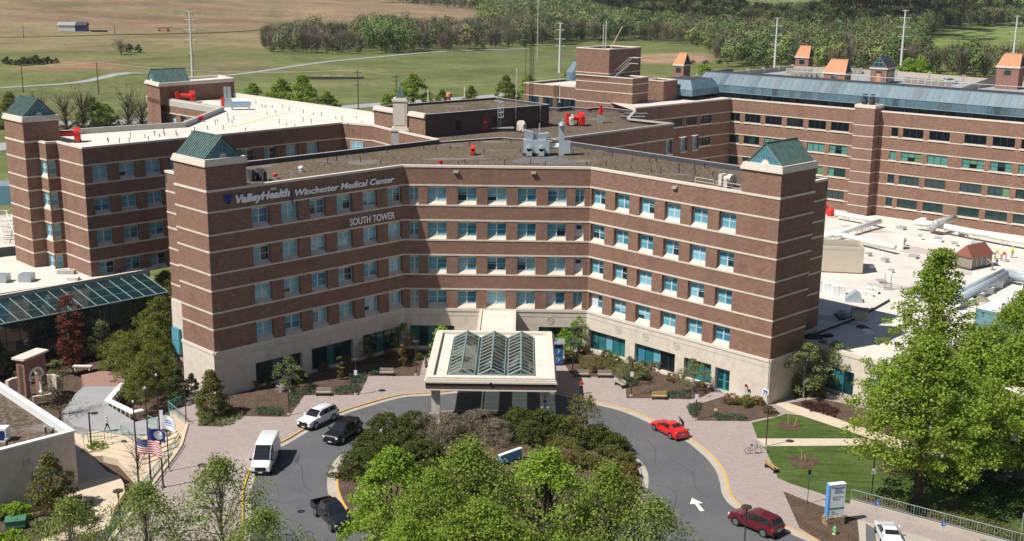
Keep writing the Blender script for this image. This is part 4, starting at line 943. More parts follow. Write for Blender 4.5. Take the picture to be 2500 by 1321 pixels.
# dark slanted ramp wall
rw=MB(); a_=g2(2350,212); b_=g2(2462,196); rw.mesh([(a_.x,a_.y,zg-1.3),(b_.x,b_.y,zg-1.5),(b_.x,b_.y,zg+2.8),(a_.x,a_.y,zg-.2)]+[(a_.x+.3,a_.y+.3,zg-1.3),(b_.x+.3,b_.y+.3,zg-1.5),(b_.x+.3,b_.y+.3,zg+2.8),(a_.x+.3,a_.y+.3,zg-.2)],[(0,1,2,3),(7,6,5,4),(3,2,6,7)],'coping'); off(rw,go).build('ramp_wall',GA)
# ---- glass atrium at the left
AT=empty('glass_atrium',(-45,-3,0),'long lean-to glass atrium with green glazing bars at the left','building')
ao=AT.location
zr1,zr0=5.2,4.0
t0=G(-60,822,zr1).to_2d(); t1=G(330,720,zr1).to_2d(); e0=G(-60,815,zr0).to_2d(); e1=G(412,712,zr0).to_2d()
t0=G(0,732,zr1).to_2d(); t1=G(372,668,zr1).to_2d(); e0=G(0,792,zr0).to_2d(); e1=G(420,711,zr0).to_2d()
dA=(e1-e0).normalized(); Lq=(e1-e0).length; FA=Fr(e0-dA*14,dA); LQ=Lq+14; dep=max(2.0,-(t0-e0).dot(FA.n.to_2d()))
gs=MB(); gs.fr=FA; cw=1.62; n=int(LQ/cw)
ag=random.Random(4)
for i in range(n):
    for j in range(3):
        a_=j/3;b_=(j+1)/3; mt='pane_atrium'
        gs.face([(i*cw,-dep*a_,zr0+(zr1-zr0)*a_),((i+1)*cw,-dep*a_,zr0+(zr1-zr0)*a_),((i+1)*cw,-dep*b_,zr0+(zr1-zr0)*b_),(i*cw,-dep*b_,zr0+(zr1-zr0)*b_)],mt)
mat('pane_atrium',(.010,.030,.035),.03,.9); 
gs.fr=None; off(gs,ao).build('sloped_glazing',AT)
gb=MB(); gb.fr=FA
for i in range(n+1): gb.tube([(i*cw,.03,zr0+.05),(i*cw,-dep,zr1+.05)],.055,'green_bar' if 'green_bar' in M else 'copper_frame',4)
for j in (1,2): gb.tube([(0,-dep*j/3,zr0+(zr1-zr0)*j/3+.03),(n*cw,-dep*j/3,zr0+(zr1-zr0)*j/3+.03)],.03,'copper_frame',4)
gb.tube([(0,.02,zr0),(n*cw,.02,zr0)],.09,'copper_frame',4)
gb.fr=None; off(gb,ao).build('roof_bars',AT)
gw=MB(); gw.fr=FA
zfl=-3.3
for i in range(n):
    for j in range(3):
        gw.face([(i*cw,0,zfl+(zr0-zfl)*j/3),((i+1)*cw,0,zfl+(zr0-zfl)*j/3),((i+1)*cw,0,zfl+(zr0-zfl)*(j+1)/3),(i*cw,0,zfl+(zr0-zfl)*(j+1)/3)],'pane_atrium')
gw.fr=None; off(gw,ao).build('glass_wall',AT)
gb=MB(); gb.fr=FA
for i in range(n+1): gb.box((i*cw-.03,0,zfl),(i*cw+.03,.05,zr0),'frame_teal' if 'frame_teal' in M else 'frame_dark')
for j in (1,2): gb.box((0,.0,zfl+(zr0-zfl)*j/3-.03),(n*cw,.045,zfl+(zr0-zfl)*j/3+.03),'frame_dark')
gb.fr=None; off(gb,ao).build('wall_bars',AT)
up=MB(); up.fr=FA; up.box((-5,-dep-.4,zr1-.5),(n*cw+1,-dep,zr1+.55),'stone_grey',top='stone_cap'); up.fr=None; off(up,ao).build('upstand_wall',AT)
ur=MB(); p=FA.p(0,-dep-.4,0); q=FA.p(n*cw+2,-dep-.4,0); ur.face([(p.x-20,p.y-14,zr1+.3),(q.x,q.y,zr1+.3),(q.x,q.y+18,zr1+.3),(T1.x-2,T1.y+2,zr1+.3),(p.x-24,p.y+10,zr1+.3)],'white_roof'); off(ur,ao).build('roof',AT)
for x,y in ((6,688),(66,686)): rv=MB(); p=G(x,y,zr1+.3); rv.box((p.x-.8,p.y-.8,zr1+.3),(p.x+.8,p.y+.8,zr1+1.3),'metal_grey'); off(rv,ao).build('roof_unit',AT)
rv=MB()
p=G(163,668,zr1+.3); rv.box((p.x-1.1,p.y-.5,zr1+.3),(p.x+1.1,p.y+.5,zr1+.8),'stone_grey'); off(rv,ao).build('roof_unit',AT); rv=MB(); p=G(180,684,zr1+.3); rv.box((p.x-.7,p.y-.5,zr1+.3),(p.x+.7,p.y+.5,zr1+.7),'white_roof')
off(rv,ao).build('roof_unit',AT)
# gravel annex left of the atrium roof
AX=empty('side_annex',(-70,12,0),'low annex with a gravel roof and a metal stair left of the far left tower','building')
xo=AX.location; a_=G(-20,640,4.9); 
ax=MB(); ax.prism([(q.x,q.y) for q in (G(-60,706,4.9),G(50,700,4.9),G(90,670,4.9),G(40,640,4.9),G(-60,645,4.9))],-3,4.9,'stone_grey',top='gravel'); off(ax,xo).build('roof_block',AX)
ax=MB(); ax.prism([(q.x,q.y) for q in (G(-60,610,6),G(45,600,6),G(60,520,6),G(-60,530,6))],-3,6,'stone_grey',top='roof_tan'); ax.box(tuple(G(-40,500,6)),tuple(G(-40,500,6)+Vector((9,5,3.2))),'mansard_rib',top='metal_grey')
off(ax,xo).build('rear_block',AX)
ms=MB(); 
for i in range(7): q=G(36-i*2,594-i*9,6); ms.box((q.x-1.6,q.y-.2,6+i*.28),(q.x,q.y+.2,6.05+i*.28),'galv')
q0_=G(40,596,6);q1_=G(16,530,8); ms.tube([q0_+Vector((0,0,1)),q1_+Vector((0,0,1))],.06,'metal_white',4); ms.tube([q0_+Vector((-1.7,0,1)),q1_+Vector((-1.7,0,1))],.06,'metal_white',4)
off(ms,xo).build('metal_stair',AX)
# ---- low flat-roofed building at the lower left
zB=3.3; zlo=-2.0
LBd=empty('flat_roof_building',(-45,-38,0),'low cream block with a gravel roof and white coping in the lower left corner','building'); bo=LBd.location
c1=G(12,944,zB).to_2d(); c2=G(181,1054,zB).to_2d(); c3=G(0,1101.6,zB).to_2d(); dl=(c3-c2).normalized(); c3=c2+dl*16; du=(c1-c2).normalized(); c1=c2+du*24; c4=c3+du*24
rg=[c1,c4,c3,c2]
w_=MB()
for i in range(4): plain(w_,rg[i],rg[(i+1)%4],-3.2,zB,'stone')
off(w_,bo).build('wall',LBd)
w_=MB(); w_.face([(p.x,p.y,zB-.7) for p in rg],'gravel'); off(w_,bo).build('roof',LBd)
w_=MB(); w_.sweep(rg,-.45,.08,zB-.02,zB+.14,'metal_white',closed=True); w_.sweep(rg,-.40,-.30,zB-.72,zB,'frame_white',closed=True); off(w_,bo).build('coping',LBd)
FB_=Fr(c3,(c2-c3)); LBL=(c2-c3).length
for px,py,ww,hh in ((66,1130,.7,.6),(107,1123,.5,.5)):
    u,z=onwall(FB_,px,py); b_=MB(); p=FB_.p(u,0,z)-bo; b_.fr=Fr((p.x,p.y),FB_.d); b_.box((-ww/2,0,z-hh/2),(ww/2,.06,z+hh/2),'stone_grey'); b_.fr=None; b_.build('wall_vent',LBd)
for px,py in ((95,1160),(125,1152)):
    u,z=onwall(FB_,px,py); b_=MB(); p=FB_.p(u,0,z)-bo; b_.fr=Fr((p.x,p.y),FB_.d); b_.box((-.6,0,z-.45),(.6,.05,z+.45),'frame_dark').box((-.52,.05,z-.38),(.52,.07,z+.38),'pane_mid'); b_.fr=None; b_.build('window',LBd)
b_=MB(); p=G(8,1075,zB-.7)-bo; b_.box((p.x-.5,p.y-.5,zB-.7),(p.x+.5,p.y+.5,zB+.6),'metal_white').box((p.x-.4,p.y-.52,zB-.5),(p.x+.4,p.y-.5,zB+.4),'navy'); b_.build('roof_unit',LBd)
for px,py in ((112,1058),(130,1062),(17,1090)):
    b_=MB(); p=G(px,py,zB-.7)-bo; b_.cyl((p.x,p.y,zB-.7),(p.x,p.y,zB-.1),.1,'dark_metal',8).cyl((p.x,p.y,zB-.1),(p.x,p.y,zB+.05),.18,'galv',8); b_.build('roof_vent',LBd)
# ================================================================ ground sheets
def slab(name,pts,z0,z1,mat_,kind='structure',top=None):
    mb=MB(); mb.prism([(p[0],p[1]) for p in pts],z0,z1,mat_,top=top); o=mb.build(name); tag(o,kind=kind); return o
edge=[G(x,y,0) for x,y in ((-20,1640),(268,1317),(420,1115),(438,1088),(453,1037),(414,1005),(470,985),(455,925))]
inner_back=[Vector((-36,-6,0)),Vector((-30,10,0)),Vector((60,40,0)),Vector((130,30,0)),Vector((130,-90,0)),Vector((-40,-90,0))]
slab('plaza_ground',[*edge,*inner_back],-3.3,-.135,'asphalt')
# road outer kerb line (left side from the bottom, under the canopy, down the right side)
def smooth(P,n=5):
    P=[Vector((p.x,p.y)) for p in P]; out=[]
    for i in range(len(P)-1):
        p0=P[max(0,i-1)];p1=P[i];p2=P[i+1];p3=P[min(len(P)-1,i+2)]
        for k in range(n):
            t=k/n; out.append(.5*((2*p1)+(p2-p0)*t+(2*p0-5*p1+4*p2-p3)*t*t+(3*p1-p0-3*p2+p3)*t*t*t))
    out.append(P[-1]); return out
KO=smooth(Gs([(560,1500),(585,1330),(590,1250),(592,1195),(612,1140),(655,1095),(700,1070),(760,1035),(830,1004),(876,989),(935,972),(986,961),(1053,957),(1130,950),(1210,948),(1300,948),(1370,956),(1422,970),(1460,979.5),(1515,993),(1555,1007),(1594,1024),(1640,1045),(1685,1068),(1720,1094),(1748,1119.5),(1768,1147),(1778,1175),(1783.6,1202),(1799,1224),(1823,1240),(1860,1258),(1904,1277),(1969.6,1304.7),(2009,1321),(2120,1370),(2300,1460)]),4)
SOo=[p for p in KO]
pave=[Vector((p.x,p.y)) for p in edge]+[Vector((-36,-6)),Vector((-30,2)),Vector((60,2)),Vector((75,-12)),Vector((100,-50)),Vector((100,-88))]+KO[::-1]+[Vector((-36,-88))]
slab('pavement',pave,-.13,0,'paver')
kb=MB(); kb.sweep(KO,-.0,.16,-.13,.006,'concrete',top='yellow_paint'); o=kb.build('kerb'); tag(o,kind='structure')
gt=MB(); gt.sweep(KO,.16,.75,-.132,-.126,'concrete'); o=gt.build('gutter'); tag(o,kind='structure')
# central island
isl=smooth(Gs([(1060,1006),(985,1040),(900,1085),(850,1115),(829,1150),(826,1180),(831,1205),(845,1235),(880,1275),(930,1315),(1010,1360),(1190,1390),(1350,1360),(1444,1300),(1490,1276),(1535,1240),(1551,1212),(1561,1180),(1560,1150),(1545,1125),(1500,1085),(1440,1050),(1380,1025),(1330,1012),(1200,1003),(1060,1006)]),4)[:-1]
isl=isl[::-1]
if sum((isl[i].x*isl[(i+1)%len(isl)].y-isl[(i+1)%len(isl)].x*isl[i].y) for i in range(len(isl)))<0: isl=isl[::-1]
slab('island_bed',isl,-.13,.02,'mulch')
kb=MB(); kb.sweep(isl,0,.16,-.13,.03,'concrete',closed=True,top='concrete'); o=kb.build('island_kerb'); tag(o,kind='structure')
# yellow stretches on the island kerb
def near(pl,a,b):
    ia=min(range(len(pl)),key=lambda i:(pl[i]-a.to_2d()).length); ib=min(range(len(pl)),key=lambda i:(pl[i]-b.to_2d()).length)
    return pl[min(ia,ib):max(ia,ib)+1]
yk=MB(); seg=near(isl,G(829,1160),G(880,1275)); yk.sweep(seg,.005,.155,.031,.036,'yellow_paint')
seg=near(isl,G(1552,1205),G(1410,1315)); yk.sweep(seg,.005,.155,.031,.036,'yellow_paint'); o=yk.build('kerb_paint'); tag(o,kind='structure')
ap=MB(); seg=near(isl,G(870,1110),G(850,1240)); ap.sweep(seg,.16,1.0,-.131,-.125,'concrete'); seg=near(isl,G(1540,1120),G(1444,1297)); ap.sweep(seg,.16,.8,-.131,-.125,'concrete'); o=ap.build('island_gutter'); tag(o,kind='structure')
# painted arrow
ar=G(1702,1228); dv=(G(1687,1209)-G(1718,1248)).to_2d().normalized(); pn=Vector((dv.y,-dv.x)); aw=MB(); c_=ar.to_2d()
def ap_(a,b): q=c_+dv*a+pn*b; return (q.x,q.y,-.128)
aw.face([ap_(1.35,0),ap_(.15,-.62),ap_(.15,-.16),ap_(-1.35,-.20),ap_(-1.35,.20),ap_(.15,.16),ap_(.15,.62)][::-1],'white_paint'); o=aw.build('painted_arrow'); tag(o,kind='structure')
# planting beds and lawns
def Z(lst,off_,sc=2.536,z=0): return [G(off_[0]+x/sc,off_[1]+y/sc,z) for x,y in lst]
bedL=Z([(-160,545),(200,552),(268,550),(360,420),(430,418),(540,418),(700,418),(757,300),(825,298),(930,300),(1075,298),(1100,190)],(600,800))+[Vector((-8,-1,0)),Vector((-11,-.6,0)),Vector((-29.3,-18.9,0))]+Gs([(500,985),(482,1040),(545,1042)])
slab('planting_bed',bedL,-.1,.03,'mulch')
bedR1=Z([(440,60),(455,230),(500,300),(640,305),(770,305),(832,372),(835,437),(1050,437),(1222,445),(1300,432),(1395,380)],(1200,800))+[Vector((24.5,-13.9,0)),Vector((11,-.6,0)),Vector((9.5,-1,0))]
slab('planting_bed',bedR1,-.1,.03,'mulch')
bedR2=Z([(1205,490),(1255,575),(1590,580),(1680,560),(1760,550),(1790,530),(1700,475),(1600,445),(1425,430),(1330,460)],(1200,800))
slab('planting_bed',bedR2,-.1,.03,'mulch')
sp=Z([(90,590),(225,560),(300,535),(395,545),(560,600),(815,685),(125,685)],(1800,800)); slab('lawn',sp,-.1,.035,'lawn')
lawn2=Z([(165,735),(900,732),(1100,760),(1250,800),(1500,900),(1900,1050),(1900,1500),(1500,1310),(1100,1200),(835,1115),(745,1085),(690,1090),(500,1020),(330,965),(250,930),(225,860)],(1800,800)); slab('lawn',lawn2,-.1,.035,'lawn')
p1=Z([(230,470),(310,465),(560,545),(760,615),(940,670),(1500,850),(1480,900),(900,728),(160,735),(125,688),(815,688),(560,603),(395,548),(330,520)],(1800,800)); slab('footpath',p1,-.1,.02,'concrete_tan')
bed3=Z([(320,468),(500,440),(700,480),(1000,560),(1600,760),(1500,840),(940,668),(760,612),(560,542)],(1800,800)); slab('planting_bed',bed3,-.1,.045,'mulch')
bed4=Z([(285,1015),(460,1085),(530,1110),(742,1190),(752,1290),(760,1420),(640,1370),(510,1318),(385,1240)],(1800,800)); slab('planting_bed',bed4,-.1,.03,'mulch')
slab('parking_bay',Z([(745,1188),(850,1215),(1900,1500),(1900,1700),(900,1600),(765,1420)],(1800,800)),-.1,.012,'concrete')
slab('planting_bed',Z([(745,1052),(840,1035),(1100,1080),(1500,1180),(1900,1300),(1900,1460),(1560,1305),(1100,1175),(745,1075)],(1800,800)),-.1,.05,'mulch')
slab('parking_surface',Z([(795,1212),(850,1245),(900,1600),(800,1500)],(1800,800)),-.1,.018,'asphalt')
for i,(x,y,rx) in enumerate(((1927,1041,1.1),(1962,1128,1.45),(2180,1144,1.5))):
    q=G(x,y); mb=MB(); mb.face([(px_,py_,.05) for px_,py_ in blobpts(q,rx,rx*1.1,20,i)],'mulch'); tag(mb.build('mulch_ring'),kind='structure')
# lower terrace at the left
slab('lower_ground',[Vector((-110,-90)),Vector((-30,-90)),Vector((-26,-40)),Vector((-34,-14)),Vector((-30,6)),Vector((-60,10)),Vector((-110,10))],-3.4,-2.6,'mulch')
tz=-2.0
slab('lower_path',[G(x,y,tz) for x,y in ((165,1070),(190,1020),(280,1000),(330,1075),(420,1040),(440,1085),(380,1180),(345,1190),(300,1130),(262,1125),(225,1100),(190,1180),(180,1290),(300,1185),(305,1225),(260,1290),(150,1340),(100,1330),(185,1245),(90,1210),(140,1190),(165,1130))] if False else [G(x,y,tz) for x,y in ((175,1060),(205,1045),(250,1060),(350,1060),(440,1075),(415,1110),(350,1192),(345,1185),(285,1120),(225,1108),(212,1100),(184,1075))],-3.3,tz,'concrete_tan')
slab('lower_path',[G(x,y,tz) for x,y in ((176,1190),(225,1172),(290,1160),(302,1180),(305,1200),(280,1240),(262,1290),(110,1330),(100,1318),(190,1285),(215,1240),(200,1205),(60,1240),(58,1225))],-3.3,tz,'concrete_tan')
slab('gravel_yard',[G(x,y,tz) for x,y in ((184,1078),(212,1102),(260,1150),(292,1163),(180,1190))],-3.3,tz-.01,'concrete')
tz2=-1.2
slab('upper_path',[G(x,y,tz2) for x,y in ((205,943),(296,943),(262,988),(330,1030),(395,1015),(440,1020),(410,1060),(300,1060),(180,1040),(150,1010),(185,960))],-3.3,tz2,'concrete_grey')
slab('brick_path',[G(x,y,tz2) for x,y in ((198,916),(250,905),(310,912),(300,942.5),(206,942.5))],-3.3,tz2+.004,'paver_red')
# curved steps between the two levels
for i in range(5):
    dy=i*9; slab('step',[G(x,y+dy,tz2) for x,y in ((215,1052),(250,1046),(300,1052),(350,1062),(415,1045),(440,1030),(430,1050),(350,1080),(300,1072),(250,1060),(215,1062))],-3.3,tz2-.14*(i+1),'concrete_tan')
# retaining wall
rtw=MB(); rp_=[(p.x,p.y) for p in edge[1:6]]; rtw.sweep([(p.x,p.y) for p in edge[0:6]],-.02,.30,-3.2,.12,'concrete_tan'); o=rtw.build('retaining_wall'); tag(o,'long pale retaining wall stepping down along the left edge of the paved plaza','wall')
# ================================================================ terrain
def sst(a,b,x):
    t=np.clip((x-a)/(b-a),0,1); return t*t*(3-2*t)
def hgt(x,y):
    x=np.asarray(x,float); y=np.asarray(y,float)
    z=-3+3*sst(105,170,y)
    A_=np.clip(-(x+20)*.072,0,42)
    z=z+A_*sst(560,1250,y)*(1-.9*sst(1350,1800,y))
    z=z+1.6*np.sin(x*.013+1.3)*np.sin(y*.009)*sst(180,320,y)+.7*np.sin(x*.041)*np.sin(y*.027+2)*sst(180,320,y)
    z=z+26*sst(900,2200,y)*sst(-60,200,x)
    # small spoil heaps
    z=z+3.2*np.exp(-(((x+165)/28)**2+((y-352)/13)**2))+2.0*np.exp(-(((x+205)/24)**2+((y-345)/10)**2))
    return z
def projn(x,y,z):
    d=np.stack([x-CAM.x,y-CAM.y,z-CAM.z],-1); w=d@np.array(FW); return 1250+FPX*(d@np.array(RT))/w, 660.5-FPX*(d@np.array(UP))/w
def vnoise(x,y,seed=0):
    o=0
    r=np.random.default_rng(seed)
    for k in range(7):
        a,b,c=r.uniform(-1,1,3); f=2.0**(k*.6); o=o+np.sin((a*x+b*y)*f+c*9)/f**.6
    return o/2.2
def mesh_np(name,V,F4,mats,midx=None,colors=None,smooth=False):
    me=bpy.data.meshes.new(name); nv=len(V); nf=len(F4); k=F4.shape[1]
    me.vertices.add(nv); me.vertices.foreach_set('co',V.astype(np.float32).ravel()); me.loops.add(nf*k); me.loops.foreach_set('vertex_index',F4.astype(np.int32).ravel())
    me.polygons.add(nf); me.polygons.foreach_set('loop_start',np.arange(nf,dtype=np.int32)*k)
    try: me.polygons.foreach_set('loop_total',np.full(nf,k,np.int32))
    except Exception: pass
    for m_ in mats: me.materials.append(M[m_])
    if midx is not None: me.polygons.foreach_set('material_index',midx.astype(np.int32))
    if colors is not None:
        ca=me.color_attributes.new('tint','FLOAT_COLOR','POINT'); ca.data.foreach_set('color',np.concatenate([colors,np.ones((len(colors),1))],1).astype(np.float32).ravel())
    if smooth: me.polygons.foreach_set('use_smooth',np.ones(nf,bool))
    me.update(calc_edges=True); me.validate(); return me
ys=np.concatenate([np.linspace(-95,180,40),np.geomspace(186,4200,230)]); us=np.linspace(-.62,.62,340)
YY,UU=np.meshgrid(ys,us,indexing='ij'); dist_=np.maximum(YY-CAM.y,230); XX=CAM.x+UU*dist_*1.0
ZZ=hgt(XX,YY); nr,ncl=YY.shape
V=np.stack([XX,YY,ZZ],-1).reshape(-1,3); ii=np.arange(nr*ncl).reshape(nr,ncl)
F4=np.stack([ii[:-1,:-1],ii[:-1,1:],ii[1:,1:],ii[1:,:-1]],-1).reshape(-1,4)
BX,BY=projn(V[:,0],V[:,1],V[:,2])
def mixc(c,m_,t): t=t[:,None]; return c*(1-t)+np.array(m_)*t
nz1=vnoise(V[:,0]*.012,V[:,1]*.022,1); nz2=vnoise(V[:,0]*.05,V[:,1]*.09,2)
c=np.tile(np.array((.128,.146,.052)),(len(V),1))
c=mixc(c,(.19,.19,.075),sst(.2,.8,nz1)*.7); c=mixc(c,(.10,.135,.04),sst(.3,.9,nz2)*.5)
left=1-sst(630,680,BX)
c=mixc(c,(.20,.165,.085),left*sst(.1,.6,vnoise(V[:,0]*.01,V[:,1]*.03,11))*(1-sst(190,240,BY))*.6)
gold=left*(1-sst(104,140,BY+14*nz1)); c=mixc(c,(.225,.178,.092),gold)
brn=left*(1-sst(68,96,BY+9*nz1-BX*.012)); c=mixc(c,(.235,.162,.098),brn)
c=mixc(c,(.14,.13,.06),sst(.35,.85,vnoise(V[:,0]*.02,V[:,1]*.05,7))*.55*(1-brn)); c=mixc(c,(.16,.115,.07),sst(.3,.8,vnoise(V[:,0]*.016,V[:,1]*.035,8))*.6*brn)
streak=sst(.55,.8,np.sin(V[:,1]*.021+V[:,0]*.004+1.6*nz1))*brn; c=mixc(c,(.20,.17,.09),streak*.55)
streak=sst(.7,.9,np.sin(V[:,1]*.05-V[:,0]*.006+2*nz1))*gold; c=mixc(c,(.17,.165,.07),streak*.6)
far=sst(640,700,BX)*(1-sst(1150,1200,BX))*(1-sst(48,60,BY)); c=mixc(c,(.25,.175,.105),far)
e=np.exp(-(((BX-190)/130)**2+((BY-165)/18)**2)); c=mixc(c,(.24,.15,.085),np.clip(e*1.3,0,1)*sst(-.6,.3,nz2))
e=np.exp(-(((BX-1640)/95)**2+((BY-143)/13)**2)**2); c=mixc(c,(.33,.21,.14),np.clip(e*1.4,0,1))
e=np.exp(-(((BX-780)/190)**2+((BY-205)/9)**2)); c=mixc(c,(.25,.22,.11),e*.6)
e=np.exp(-(((BX-2440)/190)**2+((BY-112)/56)**2)**2); c=mixc(c,(.16,.205,.06),np.clip(e*1.4,0,1))
e=np.exp(-(((BX-1900)/110)**2+((BY-15)/24)**2)**2); c=mixc(c,(.19,.21,.085),np.clip(e*1.4,0,1))
e=sst(1150,1350,BX)*(1-sst(95,108,BY)); c=mixc(c,(.10,.12,.05),e*(1-np.clip(1.4*np.exp(-(((BX-2440)/200)**2+((BY-112)/58)**2)**2),0,1))*(1-np.clip(1.4*np.exp(-(((BX-1900)/110)**2+((BY-15)/24)**2)**2),0,1)))
gm=bpy.data.materials.new('field'); gm.use_nodes=True; t=gm.node_tree; b=t.nodes['Principled BSDF']; b.inputs['Roughness'].default_value=.95; b.inputs['Specular IOR Level'].default_value=.1
at_=t.nodes.new('ShaderNodeAttribute'); at_.attribute_name='tint'; tc=t.nodes.new('ShaderNodeTexCoord'); prev=at_.outputs['Color']
for sc,lo_,hi_ in ((.02,.7,1.3),(.15,.75,1.25),(.9,.8,1.2)):
    n_=t.nodes.new('ShaderNodeTexNoise'); n_.inputs['Scale'].default_value=sc; n_.inputs['Detail'].default_value=6; n_.inputs['Roughness'].default_value=.7; t.links.new(tc.outputs['Object'],n_.inputs['Vector'])
    r_=t.nodes.new('ShaderNodeMapRange'); r_.inputs[1].default_value=.3; r_.inputs[2].default_value=.7; r_.inputs[3].default_value=lo_; r_.inputs[4].default_value=hi_; t.links.new(n_.outputs[0],r_.inputs[0])
    mx=t.nodes.new('ShaderNodeMix'); mx.data_type='RGBA'; mx.blend_type='MULTIPLY'; mx.inputs[0].default_value=1; t.links.new(prev,mx.inputs[6]); t.links.new(r_.outputs[0],mx.inputs[7]); prev=mx.outputs[2]
t.links.new(prev,b.inputs['Base Color']); M['field']=gm
o=link('ground',mesh_np('ground',V,F4,['field'],colors=np.clip(c,0,1),smooth=True)); tag(o,kind='structure')
# leaf material tinted by attribute
lm=bpy.data.materials.new('wood_leaf'); lm.use_nodes=True; t=lm.node_tree; b=t.nodes['Principled BSDF']; b.inputs['Roughness'].default_value=.8; b.inputs['Specular IOR Level'].default_value=.1
at_=t.nodes.new('ShaderNodeAttribute'); at_.attribute_name='tint'; g_=t.nodes.new('ShaderNodeNewGeometry'); r_=t.nodes.new('ShaderNodeMapRange'); r_.inputs[3].default_value=.78; r_.inputs[4].default_value=1.22
t.links.new(g_.outputs['Random Per Island'],r_.inputs[0]); mx=t.nodes.new('ShaderNodeMix'); mx.data_type='RGBA'; mx.blend_type='MULTIPLY'; mx.inputs[0].default_value=1
t.links.new(at_.outputs['Color'],mx.inputs[6]); t.links.new(r_.outputs[0],mx.inputs[7]); t.links.new(mx.outputs[2],b.inputs['Base Color']); M['wood_leaf']=lm
def flatpt(bx,by):
    q=G(bx,by,0)
    for _ in range(4): q=G(bx,by,float(hgt(q.x,q.y)))
    return q
def strip(name,px,wid,mt,dz=.06):
    P=[flatpt(x,y) for x,y in px]; Q=smooth(P,6); mb=MB(); n=len(Q); v=[]
    for i,p in enumerate(Q):
        d=(Q[min(n-1,i+1)]-Q[max(0,i-1)]).normalized(); nn_=Vector((d.y,-d.x))*wid/2
        for s_ in (1,-1): q=p+nn_*s_; v.append((q.x,q.y,float(hgt(q.x,q.y))+dz))
    mb.mesh(v,[(2*i,2*i+2,2*i+3,2*i+1)[::-1] for i in range(n-1)],mt); o=mb.build(name); return tag(o,kind='structure')
strip('country_lane',[(-60,219),(150,206),(350,197),(560,184),(700,165),(850,146),(1000,132),(1130,124),(1290,118)],3.6,'concrete_grey',.12)
strip('main_road',[(720,272),(850,262),(1000,250),(1200,236),(1330,222)],9,'concrete_grey',.1)
strip('main_road',[(-80,375),(0,362),(30,352),(160,330)],7,'concrete_grey',.1)
strip('car_park_surface',[(-40,312),(120,303),(260,300),(420,291)],12,'concrete_grey',.14)
strip('farm_track',[(-40,92),(120,90),(260,86),(420,83),(640,74)],3.5,'lawn',.3)
# ================================================================ woods
def quads(C,N,size,rng,stretch=None):
    """quad cards at centres C with normals N"""
    n=len(C); a=rng.normal(size=(n,3)); t=np.cross(N,a); t/=np.linalg.norm(t,axis=1)[:,None]+1e-9; b=np.cross(N,t)
    s=size if hasattr(size,'__len__') else np.full(n,size); s=s[:,None]; k=(rng.uniform(.6,1.0,n))[:,None]
    V=np.stack([C-t*s,C-b*s*k,C+t*s,C+b*s*k],1).reshape(-1,3); return V
def proto(kind,rng,n):
    if kind=='bare':
        m_=n; base=np.zeros((m_,3)); h0=rng.uniform(.1,.6,m_); an=rng.uniform(0,2*PI,m_); sp=rng.uniform(.0,1,m_)**.7
        base=np.stack([.10*np.cos(an)*sp,.10*np.sin(an)*sp,h0],1); tip=np.stack([.40*np.cos(an)*sp+rng.normal(size=m_)*.05,.40*np.sin(an)*sp+rng.normal(size=m_)*.05,np.clip(h0+rng.uniform(.15,.42,m_),0,1.0-.35*sp**2)],1)
        d=tip-base; w=np.cross(d,rng.normal(size=(m_,3))); w/=np.linalg.norm(w,axis=1)[:,None]; w*=.0085
        V=np.stack([base-w,base+w,tip+w*.4,tip-w*.4],1).reshape(-1,3)
        tr=np.array([[-.015,0,0],[.015,0,0],[.012,0,.7],[-.012,0,.7],[0,-.015,0],[0,.015,0],[0,.012,.7],[0,-.012,.7]]); return np.concatenate([V,tr])
    u=rng.normal(size=(n,3)); u/=np.linalg.norm(u,axis=1)[:,None]; r_=rng.uniform(.25,1,n)**.45
    lob=1+.22*np.sin(u[:,0]*5+rng.uniform(0,6))*np.sin(u[:,1]*5+rng.uniform(0,6))+.18*np.sin(u[:,2]*7+rng.uniform(0,6))
    C=u*r_[:,None]*lob[:,None]*np.array([.42,.42,.40])+np.array([0,0,.56]); C[:,2]=np.maximum(C[:,2],.06)
    N=u*1.3+rng.normal(size=(n,3))*.38+np.array([0,0,.35]); N/=np.linalg.norm(N,axis=1)[:,None]
    V=quads(C,N,.062*(200/n)**.5,rng)
    tr=np.array([[-.02,0,0],[.02,0,0],[.015,0,.5],[-.015,0,.5]]); return np.concatenate([V,tr])
wr=np.random.default_rng(21)
PR={'leaf':[proto('leaf',wr,520) for _ in range(6)],'bare':[proto('bare',wr,260) for _ in range(4)],'bush':[proto('leaf',wr,200) for _ in range(3)],'far':[proto('leaf',wr,150) for _ in range(4)]}
TINT={'green':(.085,.125,.040),'fresh':(.135,.18,.055),'olive':(.135,.14,.062),'dark':(.045,.07,.032),'grey':(.155,.14,.105),'brown':(.16,.132,.085),'under':(.07,.105,.038)}
def baseline(bx):
    return np.interp(bx,[600,640,950,1280,1400,1540,1600,1720,1760,1900,2200,2270,2275,2500,2700],[100,135,133,118,108,100,104,118,165,176,192,196,198,200,202])
def inwood(bx,by):
    if bx<636: return False
    if by>baseline(bx)-1: return False
    if bx<880: return by>96+max(0,(660-bx))*.6
    if bx<1180: return by>88 or by<(bx-885)*.10-1
    if 2250+max(0,110-by)*1.2<bx and 66<by<166: return False
    if 1815<bx<2010 and 2<by<40: return False
    if 2380<bx and -6<by<22: return False
    return True
def plant(bx,by,rng):
    q=G(bx,by,0); 
    for _ in range(3): q=G(bx,by,float(hgt(q.x,q.y)))
    return q
pts=[]
by=200.0
rg=np.random.default_rng(5)
